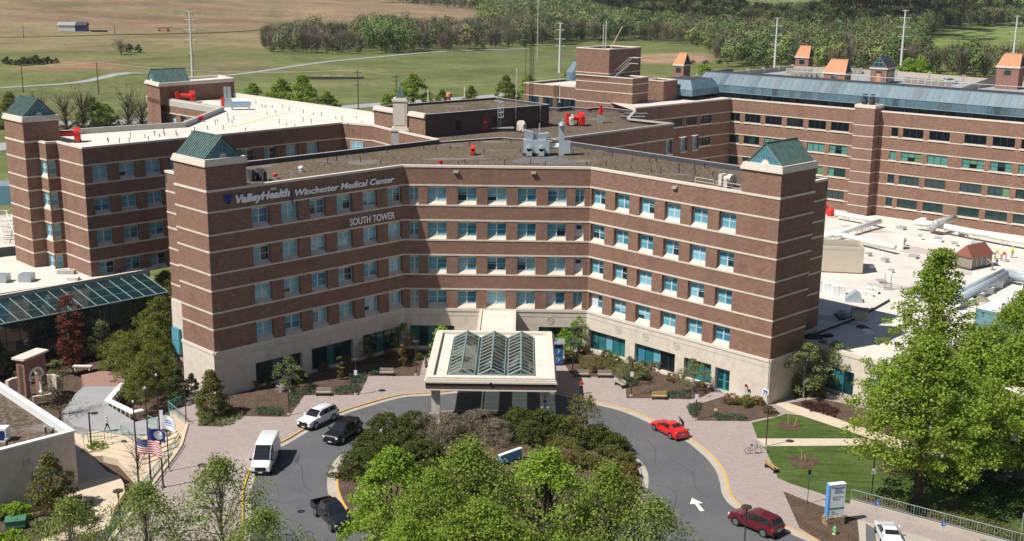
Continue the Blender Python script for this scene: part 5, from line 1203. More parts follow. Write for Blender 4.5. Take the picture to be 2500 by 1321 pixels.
while by>-22:
    Rr=132000/(by+72+6); stepx=(6.6 if Rr<1150 else 9.5)*2958/Rr; bx=600+rg.uniform(0,stepx)
    while bx<2560:
        x_=bx+rg.uniform(-.4,.4)*stepx; y_=by+rg.uniform(-1.5,1.5)
        if inwood(x_,y_): pts.append((x_,y_,Rr))
        bx+=stepx*(1.0 if by>20 else 1.15)
    by-=max(.75,132000/Rr/Rr*(11 if Rr<1150 else 17))
allV=[];allC=[]; front=[]
def treekind(bx,by,r):
    k=vn(bx*.012,by*.05)
    if bx<1290 and by>80:
        fr_=by>baseline(bx)-9
        if 885<bx<1010: return r.choice([('leaf','fresh'),('leaf','green'),('leaf','green')])
        if fr_ and r.random()<.35: return ('bush','under')
        return r.choice([('bare','grey'),('bare','brown'),('bare','grey'),('bare','brown'),('leaf','olive')]) 
    if r.random()<.24: return ('bare',r.choice(['grey','brown']))
    if r.random()<.05: return ('leaf','dark')
    if by>baseline(bx)-16: return r.choice([('leaf','fresh'),('leaf','olive'),('leaf','green'),('bush','under'),('leaf','fresh'),('bare','brown')])
    return [('leaf','olive'),('leaf','green'),('leaf','fresh'),('bare','brown'),('leaf','green')][int((k+1)*2.49)%5] if r.random()<.7 else r.choice([('leaf','green'),('leaf','olive'),('leaf','fresh')])
def vn(a,b): return float(np.clip(math.sin(a*3.1+b)+.6*math.sin(a*7.3-b*2.1+1),-1,.999))
rw_=random.Random(9)
for bx,by,Rr in pts:
    kind,tn=treekind(bx,by,rw_); q=plant(bx,by,None)
    h=rw_.uniform(11,17) if kind!='bush' else rw_.uniform(5,8)
    if by<100: h*=1.05
    if bx<720: h*=.75+.25*(bx-630)/90
    wd=h*rw_.uniform(.62,.92)*(1.25 if kind=='bush' else 1)
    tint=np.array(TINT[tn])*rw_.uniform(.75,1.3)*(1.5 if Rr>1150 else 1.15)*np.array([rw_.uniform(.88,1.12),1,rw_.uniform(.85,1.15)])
    front.append((bx,by,kind,q,h,wd,tint,rw_.uniform(0,6.28),rw_.randrange(9)))
# trees along the near edge are single things; the rest of the woods is one mass
isfr=[(baseline(f[0])-f[1]<7.0 and f[0]<1600 and f[1]>60) for f in front]
NL={'leaf':'leafy edge tree in fresh spring green at the front of the far woods','bare':'bare grey brown edge tree at the front of the far woods','bush':'low dark green bush at the foot of the far woods'}
cnt=0
for f,s_ in zip(front,isfr):
    bx,by,kind,q,h,wd,tint,rz,pi=f
    if 132000/(by+78)>1150 and kind=='leaf': kind='far'
    P_=PR[kind][pi%len(PR[kind])]; c_,s__=math.cos(rz),math.sin(rz)
    Vt=P_*np.array([wd,wd,h]); Vt=np.stack([Vt[:,0]*c_-Vt[:,1]*s__,Vt[:,0]*s__+Vt[:,1]*c_,Vt[:,2]],1)
    tt=np.tile(tint,(len(Vt),1))
    if s_ and cnt<110:
        cnt+=1
        nt_=8 if kind=='bare' else 4
        root=empty('woodland_tree' if kind!='bush' else 'woodland_bush',(q.x,q.y,q.z-.2),NL[kind],'tree' if kind!='bush' else 'bush','trees along the near edge of the far woods')
        Vc=Vt[:-nt_]; link('crown',mesh_np('crown',Vc,np.arange(len(Vc)).reshape(-1,4),['wood_leaf'],colors=tt[:-nt_]),root)
        Vc=Vt[-nt_:]; link('trunk',mesh_np('trunk',Vc,np.arange(len(Vc)).reshape(-1,4),['bark']),root)
    else:
        allV.append(Vt+np.array([q.x,q.y,q.z-.3])); allC.append(tt)
V=np.concatenate(allV); C_=np.concatenate(allC)
o=link('far_woods',mesh_np('far_woods',V,np.arange(len(V)).reshape(-1,4),['wood_leaf'],colors=C_)); tag(o,kind='stuff')
print('woods',len(pts),len(V)//4,cnt)
# ================================================================ near trees
def clumps(kind,rng,K,H,Rr,zb):
    """clump centres and radii inside a crown envelope; zb crown base height"""
    out=[]
    while len(out)<K:
        t=rng.uniform(0,1); a=rng.uniform(0,2*PI)
        if kind=='round': env=math.sin(PI*min(1,max(0,(t*.92+.08)))**.75)
        elif kind=='cone': env=(1-t)**.8*.95+.05
        elif kind=='oval': env=(math.sin(PI*(t*.9+.1)**.9))**.8
        elif kind=='column': env=.6+.4*math.sin(PI*t) if t<.85 else (1-t)/.15*.8+.1
        elif kind=='vase': env=.35+.65*math.sin(PI*min(1,t*.75+.15))
        elif kind=='dome': env=math.sqrt(max(0,1-t*t))
        else: env=1
        env*=1+.25*math.sin(a*2+H)+.15*math.sin(a*5+1.7*H+4*t)
        r=Rr*env*rng.uniform(.25,1)**.5
        out.append((r*math.cos(a),r*math.sin(a),zb+(H-zb)*t,t))
    return np.array(out)
def foliage(C,nper,cr,leaf,rng,up=.35):
    n=len(C)*nper; cc=np.repeat(C[:,:3],nper,0); crs=np.repeat(rng.uniform(.65,1.25,len(C)),nper)[:,None]*cr
    g=rng.normal(size=(n,3)); g/=np.linalg.norm(g,axis=1)[:,None]; rr_=rng.uniform(0,1,n)[:,None]**.5
    P=cc+g*rr_*crs*np.array([1,1,.62]); N=g*.5+rng.normal(size=(n,3))*.6+np.array([0,0,up]); N/=np.linalg.norm(N,axis=1)[:,None]
    return quads(P,N,leaf*rng.uniform(.7,1.3,n),rng)
def limbs(mb,rng,C,H,zb,r0,mt,nl=9,lean=0):
    top=(0,0,zb+(H-zb)*.55)
    mb.tube([(0,0,-.3),(rng.uniform(-.1,.1),rng.uniform(-.1,.1),zb*.6),(rng.uniform(-.15,.15),rng.uniform(-.15,.15),zb+(H-zb)*.2),top,(0,0,zb+(H-zb)*.85)],[r0*1.25,r0,r0*.75,r0*.45,r0*.12],mt,8)
    idx=rng.choice(len(C),min(nl,len(C)),replace=False)
    for i in idx:
        x,y,z,t=C[i]; s=zb+(H-zb)*t*rng.uniform(.25,.6); s=min(s,z)
        m1=(x*.45+rng.uniform(-.2,.2),y*.45+rng.uniform(-.2,.2),s+(z-s)*.55); mb.tube([(0,0,s),m1,(x,y,z)],[r0*.42,r0*.25,r0*.07],mt,5)
        for k in range(3):
            d=rng.normal(size=3)*.5; mb.tube([m1,(m1[0]+d[0]*1.2,m1[1]+d[1]*1.2,m1[2]+abs(d[2])*1.5+.4)],[r0*.12,r0*.03],mt,4)
_tc={}
def tree_parts(key,kind,H,Rr,zb,K,nper,cr,leaf,mt,r0=.16,bark='bark',seed=1,nl=10,up=.35):
    rng=np.random.default_rng(seed); C=clumps(kind,rng,K,H,Rr,zb); V=foliage(C,nper,cr,leaf,rng,up)
    cm=mesh_np('crown',V,np.arange(len(V)).reshape(-1,4),[mt]); tb=MB(); limbs(tb,rng,C,H,zb,r0,bark,nl); return cm,tb.data('trunk',True,False)
def tree(name,label,cat,loc,parts,rz=0,scale=1,group=None):
    T=empty(name,loc,label,cat,group,rz); T.scale=(scale,)*3 if not hasattr(scale,'__len__') else scale
    link('crown',parts[0],T); link('trunk',parts[1],T); return T
def shrub_mesh(kind,H,Rr,K,nper,cr,leaf,mt,seed):
    rng=np.random.default_rng(seed); C=clumps(kind,rng,K,H,Rr,.05*H); V=foliage(C,nper,cr,leaf,rng); V[:,2]=np.maximum(V[:,2],.0); return mesh_np('foliage',V,np.arange(len(V)).reshape(-1,4),[mt])
def stems(seed,H,Rr,mt='bark',n=6,r=.03):
    rg_=random.Random(seed); mb=MB()
    for i in range(n):
        a=rg_.uniform(0,6.28); k=rg_.uniform(.2,.7)*Rr; mb.tube([(0.05*math.cos(a),.05*math.sin(a),-.05),(k*.5*math.cos(a),k*.5*math.sin(a),H*.45),(k*math.cos(a+.2),k*math.sin(a+.2),H*.85)],[r,r*.7,r*.25],mt,5)
    return mb.data('stems',True,False)
def shrub(name,label,cat,loc,fm,sm,rz=0,scale=1,group=None):
    T=empty(name,loc,label,cat,group,rz); T.scale=(scale,)*3 if not hasattr(scale,'__len__') else scale
    link('foliage',fm,T); link('stems',sm,T); return T
# ---- big trees at the right
SM=stems
def gp(px,py,z=0): q=G(px,py,z); return (q.x,q.y,q.z)
maple=tree_parts('maple','round',14.6,4.9,3.0,330,84,.9,.105,'leaf_maple',.34,seed=3,nl=22)
tree('maple_tree','big bright green tree with a thick dark trunk standing on the lawn','tree',gp(2238,1232),maple,scale=(1.22,1.22,1.02))
tall=tree_parts('tall','cone',17.6,5.4,2.0,330,70,.85,.115,'leaf_maple',.3,seed=5,nl=30)
tree('tall_tree','tallest tree with a pointed open crown in front of the cream podium roof','tree',gp(2262,1015),tall,rz=1,scale=(1.12,1.12,1.0))
m2=tree_parts('m2','round',13.2,5.2,2.0,340,80,.9,.105,'leaf_maple',.3,seed=8,nl=20)
tree('maple_tree','broad green tree cut by the right edge of the picture, nearest to the corner','tree',gp(2485,1175),m2,rz=2,scale=(1.3,1.3,1.08))
tree('maple_tree','rounded green tree behind the right edge tree, beside the white podium roof','tree',gp(2490,1010),m2,rz=4,scale=(1.15,1.15,1.05))
tree('maple_tree','smaller green tree between the big lawn tree and the right edge','tree',gp(2370,1120),tree_parts('m3','round',10.5,3.8,2.0,170,70,.85,.12,'leaf_maple',.24,seed=18,nl=14),rz=2.5,scale=(1.35,1.35,1.15))
lt=tree_parts('lt','round',6.4,2.5,1.2,60,60,.62,.10,'leaf_pale',.10,'bark_pale',seed=12,nl=12)
tree('crape_tree','greyish green small tree beside the right corner of the brick block','tree',gp(1962,972),lt)
tree('crape_tree','thin pale small tree in front of the podium wall','tree',gp(2035,955),lt,rz=2,scale=.9)
# ---- foreground trees
leafmat('leaf_gold2',[(.16,.25,.025),(.29,.39,.05),(.22,.31,.035),(.38,.46,.09)],.45)
f1=tree_parts('f1','oval',11.5,3.6,1.2,230,80,.80,.105,'leaf_lime',.22,seed=31,nl=20)
tree('lime_tree','bright lime green tree at the left end of the round island','tree',gp(958,1385),f1,scale=(1,1,.84))
fA=[tree_parts('f2%d'%i,'round',12.5,5.8,1.4,(430,380,400)[i],(38,34,36)[i],1.05,.10,('leaf_spring','leaf_gold2','leaf_lime')[i],.26,seed=33+i,nl=60) for i in range(3)]
for k,(x,y,w,h,i,lab) in enumerate(((-.8,-57.5,1.05,.89,0,'widest pale green spring tree filling the lower middle of the picture'),(-3.0,-61.0,.74,.83,1,'yellow green spring tree between the lime green tree and the widest tree'),(5.0,-57.8,1.0,.85,2,'spring tree right of the widest tree, over the island mulch'),(9.4,-60.0,.85,.84,0,'pale spring tree over the yellow kerb at the lower right of the island'),(.5,-64,1.0,.76,1,'low spring tree at the bottom edge below the widest tree'),(-4.6,-64.5,.62,.66,2,'low spring tree at the bottom edge right of the black pickup'))):
    tree('spring_tree',lab,'tree',(x,y,-.1),fA[i],rz=k*2.1,scale=(w,w,h))
leafmat('leaf_airy',[(.16,.22,.045),(.27,.34,.08),(.21,.28,.055),(.36,.42,.12)],.4)
f3=tree_parts('f3','round',10,5.2,1.0,300,32,1.15,.095,'leaf_airy',.12,'bark_pale',seed=35,nl=70)
for k,(x,y,z,w,h,lab) in enumerate(((12.6,-62.5,-.1,.85,.90,'open thin-leaved spring tree with branches reaching over the right-hand road'),(-19.4,-56.6,-.1,.85,.92,'loose yellow green tree over the yellow kerb at the bottom left of the road'),(-24.0,-60.0,-.1,.80,.86,'thin young tree at the foot of the flagpoles'),(-29.4,-60.5,-1,.70,.84,'loose leafy tree along the plaza rail in the lower left'),(-15.2,-61.5,-.1,.7,.74,'low loose tree at the bottom edge left of the road'))):
    tree('open_tree',lab,'tree',(x,y,z),f3,rz=k*1.9,scale=(w,w,h))
# ---- island shrubs
yew=[shrub_mesh('dome',1.75,1.75,120,80,.36,.055,'leaf_yew',50+i) for i in range(3)]; ys_=[SM(i,1.6,1.2,n=7) for i in range(3)]
i_=0
for px,py,s,lab in ((880,1160,1.25,'dark yew mound at the left tip of the island'),(905,1105,1.15,'dark yew mound behind the left tip mound of the island'),(950,1062,1.2,'dark yew mound by the road where the black car passes'),(935,1125,1.25,'dark yew mound beside the thin grey post'),(985,1100,1.2,'dark yew mound right of the thin grey post'),(1035,1130,1.2,'dark yew mound at the edge of the bare mulch patch'),(1010,1055,1.15,'dark yew mound in front of the left canopy column'),(975,1165,1.1,'dark yew mound behind the lime green tree'),(1030,1175,1.0,'dark yew mound low down between the two foreground trees'),
    (1265,1048,1.2,'dark green mound under the middle of the canopy front'),(1320,1052,1.2,'dark green mound left of the right canopy column'),(1295,1075,1.05,'dark green mound in front of the two under the canopy'),(1460,1090,1.15,'dark yew at the right road edge beside the small leafy tree'),(1500,1108,1.0,'dark yew at the right tip of the island'),(1380,1060,1.0,'dark yew left of the small multi-stemmed tree'),(1000,1140,1.15,'dark yew in the middle of the left mound group')):
    shrub('yew_shrub',lab,'shrub',gp(px,py),yew[i_%3],ys_[i_%3],rz=i_*1.3,scale=s,group='dark shrubs on the round island'); i_+=1
gry=[shrub_mesh('dome',2.1,1.8,110,60,.36,.042,'leaf_grey',70+i) for i in range(2)]; gs_=[SM(10+i,2.0,1.6,n=16,r=.02) for i in range(2)]
for k,(px,py,s,lab) in enumerate(((1100,1068,1.15,'brownish grey bare shrub left of the middle of the island'),(1160,1062,1.2,'brownish grey bare shrub in the middle before the canopy'),(1215,1078,1.05,'brownish grey bare shrub next to the dark mound under the canopy'),(1075,1085,.8,'small brownish grey shrub at the mulch patch'),(1040,1062,1.0,'thin bare shrub beside the left canopy column'))):
    shrub('bare_shrub',lab,'shrub',gp(px,py),gry[k%2],gs_[k%2],rz=k,scale=s,group='leafless shrubs on the round island')
ol=[shrub_mesh('dome',1.25,1.2,60,60,.30,.055,m_,80+i) for i,m_ in enumerate(('leaf_olive','leaf_rust','leaf_olive'))]; os_=SM(20,.8,.7)
for k,(px,py,s,lab) in enumerate(((1350,1128,.9,'olive shrub at the left end of the low row on the island'),(1385,1135,1.0,'second olive shrub of the low row on the island'),(1420,1140,1.0,'rusty shrub in the middle of the low row on the island'),(1455,1148,1.05,'olive shrub right of the rusty one on the island'),(1490,1158,1.1,'rusty shrub near the right kerb of the island'),(1520,1140,1.1,'olive shrub touching the right kerb of the island'),(1495,1120,1.0,'yellowish shrub behind the row on the island'),(1535,1165,1.0,'rusty shrub at the extreme right of the island'),(1500,1190,.9,'dark rusty shrub at the front of the row on the island'),(1545,1195,.9,'low rusty shrub near the yellow kerb of the island'))):
    shrub('low_shrub',lab,'shrub',gp(px,py),ol[k%3],os_,rz=k*2,scale=s,group='olive and rusty shrubs on the island')
ct=tree_parts('ct','vase',4.6,2.0,.9,60,46,.5,.07,'leaf_olive',.07,'bark_pale',seed=41,nl=16)
tree('small_tree','small olive leaved multi-stemmed tree at the right column of the canopy','tree',gp(1420,1078),ct)
# ---- bushes and small trees by the front wall
rb=tree_parts('rb','round',4.4,1.7,.9,46,60,.5,.085,'leaf_bright',.08,seed=44)
tree('bright_tree','bright green small tree left of the canopy roof','tree',gp(1078,885),rb)
tree('bright_tree','bright green small tree right of the canopy beside the blue booth','tree',gp(1340,888),rb,rz=2,scale=(.85,.85,.85)); tree('bright_tree','lower bright green tree between the blue booth and the corner','tree',gp(1378,868),rb,rz=4,scale=.75)
pt=tree_parts('pt','oval',4.6,1.4,1.2,40,34,.42,.07,'leaf_spring',.06,'bark_pale',seed=45)
tree('slender_tree','pale slender tree at the inner right corner of the brick block','tree',gp(1412,862),pt)
sh=tree_parts('sh','round',3.8,2.1,.8,55,42,.5,.07,'leaf_pale',.06,'bark_pale',seed=46)
tree('small_tree','grey green small tree in front of the left ground floor windows','tree',gp(706,952),sh); tree('small_tree','dim small tree before the second left window band','tree',gp(895,878),sh,rz=2,scale=.7); tree('small_tree','dark small tree in the shaded inner left corner','tree',gp(985,862),sh,rz=3,scale=.95)
tree('small_tree','thin grey green tree before the first right window band','tree',gp(1535,935),sh,rz=1,scale=.8); tree('small_tree','leafy small tree between the green window and the side door','tree',gp(1690,958),sh,rz=5,scale=.98)
jn=shrub_mesh('cone',4.8,2.3,170,60,.45,.075,'leaf_olive',90)
dk_=shrub_mesh('cone',4.4,1.5,80,60,.42,.085,'leaf_dark',91); js=SM(31,3.6,.5,n=3,r=.06)
shrub('conifer','big olive green conical evergreen at the foot of the left corner tower','evergreen',gp(518,1015),jn,js)
shrub('conifer','narrow very dark evergreen left of the big conical one','evergreen',gp(438,985),dk_,js,rz=1,scale=(.85,.85,.9)); shrub('conifer','small very dark evergreen behind the narrow dark one','evergreen',gp(470,965),dk_,js,rz=2,scale=(.6,.6,.55))
wf=shrub_mesh('dome',.8,.7,24,34,.22,.05,'leaf_white',93); shrub('flowering_shrub','low shrub dotted with white flowers under the small tree at left','shrub',gp(690,955),wf,os_)
tb=[tree_parts('c%d'%i,'column',2.7,.38,.2,26,40,.24,.055,'leaf_rust' if i else 'leaf_olive',.04,seed=60+i) for i in range(2)]
for (px,py,i,lab) in ((831,928,0,'narrow upright golden shrub left of the stone bench'),(982,896,1,'narrow upright golden shrub near the canopy at left')): tree('upright_shrub',lab,'shrub',gp(px,py),tb[i])
# red columnar tree and garden trees at the far left (lower garden)
rt=tree_parts('rt','column',9.2,1.55,.5,110,60,.55,.09,'leaf_red',.14,seed=71,nl=16)
tree('copper_tree','tall dark red columnar tree before the glass atrium','tree',gp(178,905,-2),rt)
tree('garden_tree','light green young tree with pale stems before the atrium','tree',gp(252,890,-2),tree_parts('gt','round',5.6,1.6,1.6,44,34,.5,.08,'leaf_pale',.07,'bark_pale',seed=72))
leafmat('leaf_gold',[(.12,.15,.02),(.20,.22,.035),(.15,.18,.025)],.3)
gd_=tree_parts('gd','round',5.6,3.0,.6,190,70,.55,.07,'leaf_gold',.09,'bark_pale',seed=74)
for k,(px,py,s,lab) in enumerate(((385,880,1.05,'yellow green spreading tree against the stone base of the left tower'),(318,930,1.0,'yellow green tree overhanging the red brick path'),(375,960,1.0,'olive tree beside the angled white bench'),(410,770,1.1,'yellow green tree high up between atrium and tower'),(345,985,.75,'small olive tree right behind the white bench'),(300,905,.85,'yellow green tree over the bed beside the red brick path'),(372,915,1.05,'yellow green tree in the middle of the garden bed by the tower base'),(395,830,1.0,'yellow green tree between the stone base and the atrium end'))): tree('garden_tree',lab,'tree',gp(px,py,-1.2),gd_,rz=k*1.7,scale=s)
bt=tree_parts('bt','vase',5.2,2.3,1.0,40,14,.7,.07,'leaf_pale',.09,'bark',seed=75,nl=34)
tree('bare_tree','nearly leafless tree over the grey path in front of the brick arch','tree',gp(146,1022,-1.6),bt)
bt2=tree_parts('bt2','vase',6.0,2.0,.8,36,3,.7,.05,'leaf_grey',.06,'bark',seed=76,nl=36)
tree('bare_tree','leafless multi-stemmed tree below the flags','tree',gp(340,1185,-2),bt2)
# evergreen and bushes in the lower left corner
be=shrub_mesh('round',5.2,1.9,100,60,.5,.09,'leaf_olive',95)
shrub('magnolia','large rounded dark olive evergreen before the low cream building','evergreen',gp(128,1245,-2),be,SM(33,4.2,1.0,n=5,r=.06))
for k,(px,py,s,mt_,lab) in enumerate(((40,1258,1.0,'leaf_bright','bright green clipped bush by the green utility box'),(238,1100,.8,'leaf_bright','bright lime bush around the lamp post on the lower path'),(30,1330,1.1,'leaf_bright','bright green bush in the bottom left corner'),(190,1250,1.1,'leaf_dark','dark bush behind the large rounded evergreen'),(110,1300,1.1,'leaf_pale','greyish ground bush in the bottom left garden'),(205,1275,.9,'leaf_blue','blue green low bush at the curved path'))):
    shrub('garden_bush',lab,'shrub',gp(px,py,-2.1),shrub_mesh('dome',1.1,1.3,40,44,.34,.075,mt_,100+k),os_,scale=s)
for k,(px,py,s,lab) in enumerate(((20,905,1.2,'green bush at the left edge beside the arch'),(60,922,1.0,'green bush right behind the brick arch'),(135,905,.9,'low brown green bush left of the red tree'),(215,860,1.2,'shaded bush under the atrium glass'),(300,850,1.2,'shaded bush right of the pale stemmed tree'))): shrub('garden_bush',lab,'shrub',gp(px,py,-2),shrub_mesh('dome',1.3,1.4,36,40,.36,.08,('leaf_pale','leaf_olive')[k%2],110+k),os_,scale=s)
# shrubs in the right-hand beds
rs=[shrub_mesh('dome',1.1,1.1,34,46,.30,.06,m_,120+i) for i,m_ in enumerate(('leaf_rust','leaf_olive','leaf_gold'))]
for k,(px,py,s,i,lab) in enumerate(((1605,905,1.0,0,'rust coloured grassy shrub under the second right window band'),(1575,925,.9,1,'olive shrub left of the bench on the right'),(1640,930,.8,0,'small rusty shrub beside the wooden bench'),(1782,985,.95,0,'rust coloured shrub right of the side door'),(1820,990,1.0,2,'golden shrub at the two thin sign posts'),(1850,988,.8,0,'rusty shrub near the number plate corner'),(1425,862,.9,0,'rusty shrub at the inner corner right of the booth'),(1395,880,.8,1,'olive shrub behind the two stone benches'),(1505,890,.9,1,'olive shrub below the first right window band'),(1545,905,.85,2,'yellowish shrub below the first right window band, right one'),(1945,965,1.1,2,'round yellow green shrub at the foot of the right corner tower'),(1990,968,1.1,1,'dark round shrub beside the yellow green one'),(585,950,.7,0,'rusty low shrub at the left stone wall'),(620,945,.8,0,'rusty low shrub right of the big conical evergreen'),(1712,945,.6,0,'thin brown shrub at the doorstep'),(1875,1008,.7,0,'dry brown shrub at the lamp post by the tan footpath'))):
    shrub('border_shrub',lab,'shrub',gp(px,py),rs[i],os_,rz=k,scale=s,group='shrubs in the planting beds')
for k,(px,py,s_,i,lab) in enumerate(((655,935,.8,1,'olive shrub at the first left ground floor window'),(735,925,.8,0,'rusty shrub between the first two left windows'),(790,905,.8,1,'shaded olive shrub below the second left window'),(850,890,.8,1,'shaded olive shrub right of the upright golden one'),(905,885,.7,0,'shaded shrub at the third left window'),(950,870,.8,1,'shaded olive shrub near the inner left corner'),(1020,878,.7,1,'low shrub between lamp post and canopy at left'),(1460,905,.8,1,'low olive shrub behind the right bench of the pair'),(1570,900,.8,1,'olive shrub at the pier between the right windows'),(1665,925,.7,1,'olive shrub under the green window'),(1480,875,.9,1,'olive shrub under the first teal window'),(1535,880,.8,0,'rusty shrub at the end of the first teal window'))):
    shrub('base_shrub',lab,'shrub',gp(px,py),rs[i],os_,rz=k,scale=s_,group='shrubs along the foot of the stone wall')
# ground cover (uncountable)
def cover(name,polys,mt,n,h,leaf,seed):
    rng=np.random.default_rng(seed); P=[]
    for poly in polys:
        q=[G(x,y) for x,y in poly]; xs=[p.x for p in q]; ys2=[p.y for p in q]; k=0
        while k<n:
            x=rng.uniform(min(xs),max(xs)); y=rng.uniform(min(ys2),max(ys2)); ins=False
            for i in range(len(q)):
                a=q[i];b=q[i-1]
                if (a.y>y)!=(b.y>y) and x<(b.x-a.x)*(y-a.y)/(b.y-a.y)+a.x: ins=not ins
            if ins: P.append((x,y,rng.uniform(.03,h),0)); k+=1
    P=np.array(P); V=foliage(P,10,.22,leaf,rng); V[:,2]=np.maximum(V[:,2],.03); o=link(name,mesh_np(name,V,np.arange(len(V)).reshape(-1,4),[mt])); tag(o,kind='stuff')
Zp=lambda l,o_: [(o_[0]+x/2.536,o_[1]+y/2.536) for x,y in l]
cover('ground_cover',[Zp([(60,500),(200,495),(230,520),(220,548),(60,548)],(600,800)),Zp([(270,400),(420,370),(430,410),(350,420),(310,490),(260,500)],(600,800)),Zp([(540,385),(640,360),(720,365),(700,410),(560,412)],(600,800)),Zp([(640,295),(740,280),(740,340),(640,350)],(600,800)),Zp([(770,270),(830,265),(825,295),(770,298)],(600,800)),Zp([(1000,180),(1100,165),(1140,160),(1120,200),(1020,215)],(600,800))],'leaf_blue',230,.35,.05,1)
cover('ground_cover',[Zp([(1080,400),(1230,395),(1230,440),(1080,440)],(1200,800)),Zp([(1215,480),(1300,475),(1270,550),(1230,545)],(1200,800)),Zp([(1360,545),(1570,540),(1590,575),(1400,578)],(1200,800)),Zp([(760,280),(830,320),(900,360),(840,370)],(1200,800))],'leaf_blue',230,.3,.05,2)
cover('ground_cover',[Zp([(520,180),(700,190),(800,230),(940,260),(1000,330),(850,330),(700,270),(540,260)],(1200,800)),Zp([(290,690),(440,670),(600,740),(560,780),(420,740),(290,730)],(1200,800))],'leaf_olive',500,.35,.06,3)
cover('ground_cover',[[(1270,1085),(1360,1060),(1460,1090),(1530,1150),(1500,1220),(1400,1220),(1300,1170)],[(480,1005),(560,1010),(600,1012),(560,1040),(490,1040)]],'leaf_pale',350,.35,.06,4)
cover('ground_cover',[Zp([(380,475),(520,470),(640,520),(600,560),(450,520)],(1800,800))],'leaf_wine',350,.35,.06,5)
cover('ground_cover',[Zp([(750,1056),(900,1050),(1100,1090),(1500,1190),(1800,1290),(1800,1400),(1400,1240),(1000,1120)],(1800,800)),],'leaf_olive',900,.4,.07,6)
cover('hedge_bank',[[(2240,1080),(2500,1120),(2560,1290),(2400,1230),(2250,1180)]],'leaf_dark',900,.5,.09,8)
# trees beyond the white roof (mid distance)
mid=[tree_parts('mid%d'%i,'round',11,4.4,1.0,150,60,1.0,.19,m_,.25,seed=140+i) for i,m_ in enumerate(('leaf_maple','leaf_lime','leaf_gold'))]
mb_=[tree_parts('mbare%d'%i,'vase',11,4.0,1.6,60,10,1.3,.11,'leaf_grey',.22,'bark',seed=150+i,nl=60) for i in range(2)]
def mtree(px,py,ptop,P,lab,rz=0,wd=1):
    q=G(px,py,-2.0); z=-3.0; H=ztop((q.x,q.y),ptop)-z; s=H/11; tree('roadside_tree',lab,'tree',(q.x,q.y,z),P,rz,(s*wd,s*wd,s),'trees between the white roof and the fields')
for a in ((620,285,205,mid[0],'small bright green tree left of the pair behind the white roof'),(690,300,195,mid[0],'mid green tree in the clump behind the white roof'),(742,305,187,mid[0],'broadest bright green tree in the clump behind the white roof'),(800,300,225,mid[0],'low green tree right of the clump behind the white roof'),
    (1010,300,183,mid[0],'bright green tree just behind the penthouse roof'),(945,300,232,mid[0],'low green tree beside the small copper spire'),(1080,280,222,mid[2],'low yellowish tree behind the long penthouse'),(1150,275,212,mid[2],'greenish tree left of the flag mast behind the penthouse'),(1235,275,188,mid[2],'yellow green willow-like tree left of the lattice mast'),(1290,265,185,mid[0],'green tree at the base of the lattice mast'),(1385,262,175,mid[0],'green tree touching the white pylon behind the brick tower'),
    (228,330,238,mid[0],'bright green bushy tree behind the left wing'),(262,325,255,mid[0],'green tree right of the bright bushy one behind the left wing'),(30,330,230,mid[2],'sparse yellowish tree behind the far left tower'),
    (1715,290,163,mid[0],'green tree left of the orange roofed stair tower'),(2210,235,145,mid[1],'lime green round tree behind the garage'),(2240,235,143,mid[1],'second lime green round tree behind the garage')): mtree(*a[:3],a[3],a[4],rz=a[0])
for k,a in enumerate(((100,330,212,'bare tree right above the far left tower roof'),(165,335,215,'bare tree left of the bright bushy tree'),(205,335,205,'bare slender tree above the bright bushy tree'),(315,340,205,'large bare round tree left of the rear stair block'),(350,330,225,'small bare tree touching the rear stair block'))): mtree(a[0],a[1],a[2],mb_[k%2],a[3],rz=k*2,wd=.95)
# field trees and hedges far away
ft=tree_parts('ft','round',9,4.5,1,46,40,1.2,.4,'leaf_dark',.3,seed=160)
def ftree(px,py,ptop,P,lab,wd=1,name='field_tree'):
    q=flatpt(px,py); H=ztop((q.x,q.y),ptop)-q.z; s=H/9; tree(name,lab,'tree',(q.x,q.y,q.z-.2),P,px,(s*wd,s*wd,s))
ftree(316,129,106,ft,'dark round bush in the field, right of the bare field tree'); ftree(339,129,108,ft,'small dark bush at the right end of the field group')
bf=tree_parts('bf','vase',9,4.5,1.4,50,8,1.2,.25,'leaf_grey',.35,'bark',seed=161,nl=50); ftree(296,134,92,bf,'bare round tree standing alone in the open field')
hr=random.Random(12)
for k in range(14): ftree(8+k*10,160-abs(k-5)*.8,138+hr.randint(-4,6),(ft,bf)[k%3==0],'scrubby bush of the hedge row by the earth mound, far left',1.4,'hedge_bush')
for o_ in COL.objects:
    if o_.name.startswith('hedge_bush'): o_['group']='hedge row by the earth mound'
for k in range(11): ftree(2265+k*23,150-3*(k%3),112+5*((k*7)%4),(ft,mid[0],bf)[k%3],'scattered tree below the bright far meadow at the right',1.1,'meadow_tree')
for o_ in COL.objects:
    if o_.name.startswith('meadow_tree'): o_['group']='scattered trees below the far meadow'
for k in range(7): ftree(1660+k*16-20*(k%2),158-2*k%5,146,(ft,bf)[k%2],'scrub bush beside the reddish field behind the orange roofs',1.6,'scrub_bush')

for o_ in COL.objects:
    if o_.name.startswith('scrub_bush'): o_['group']='scrub bushes by the reddish field'
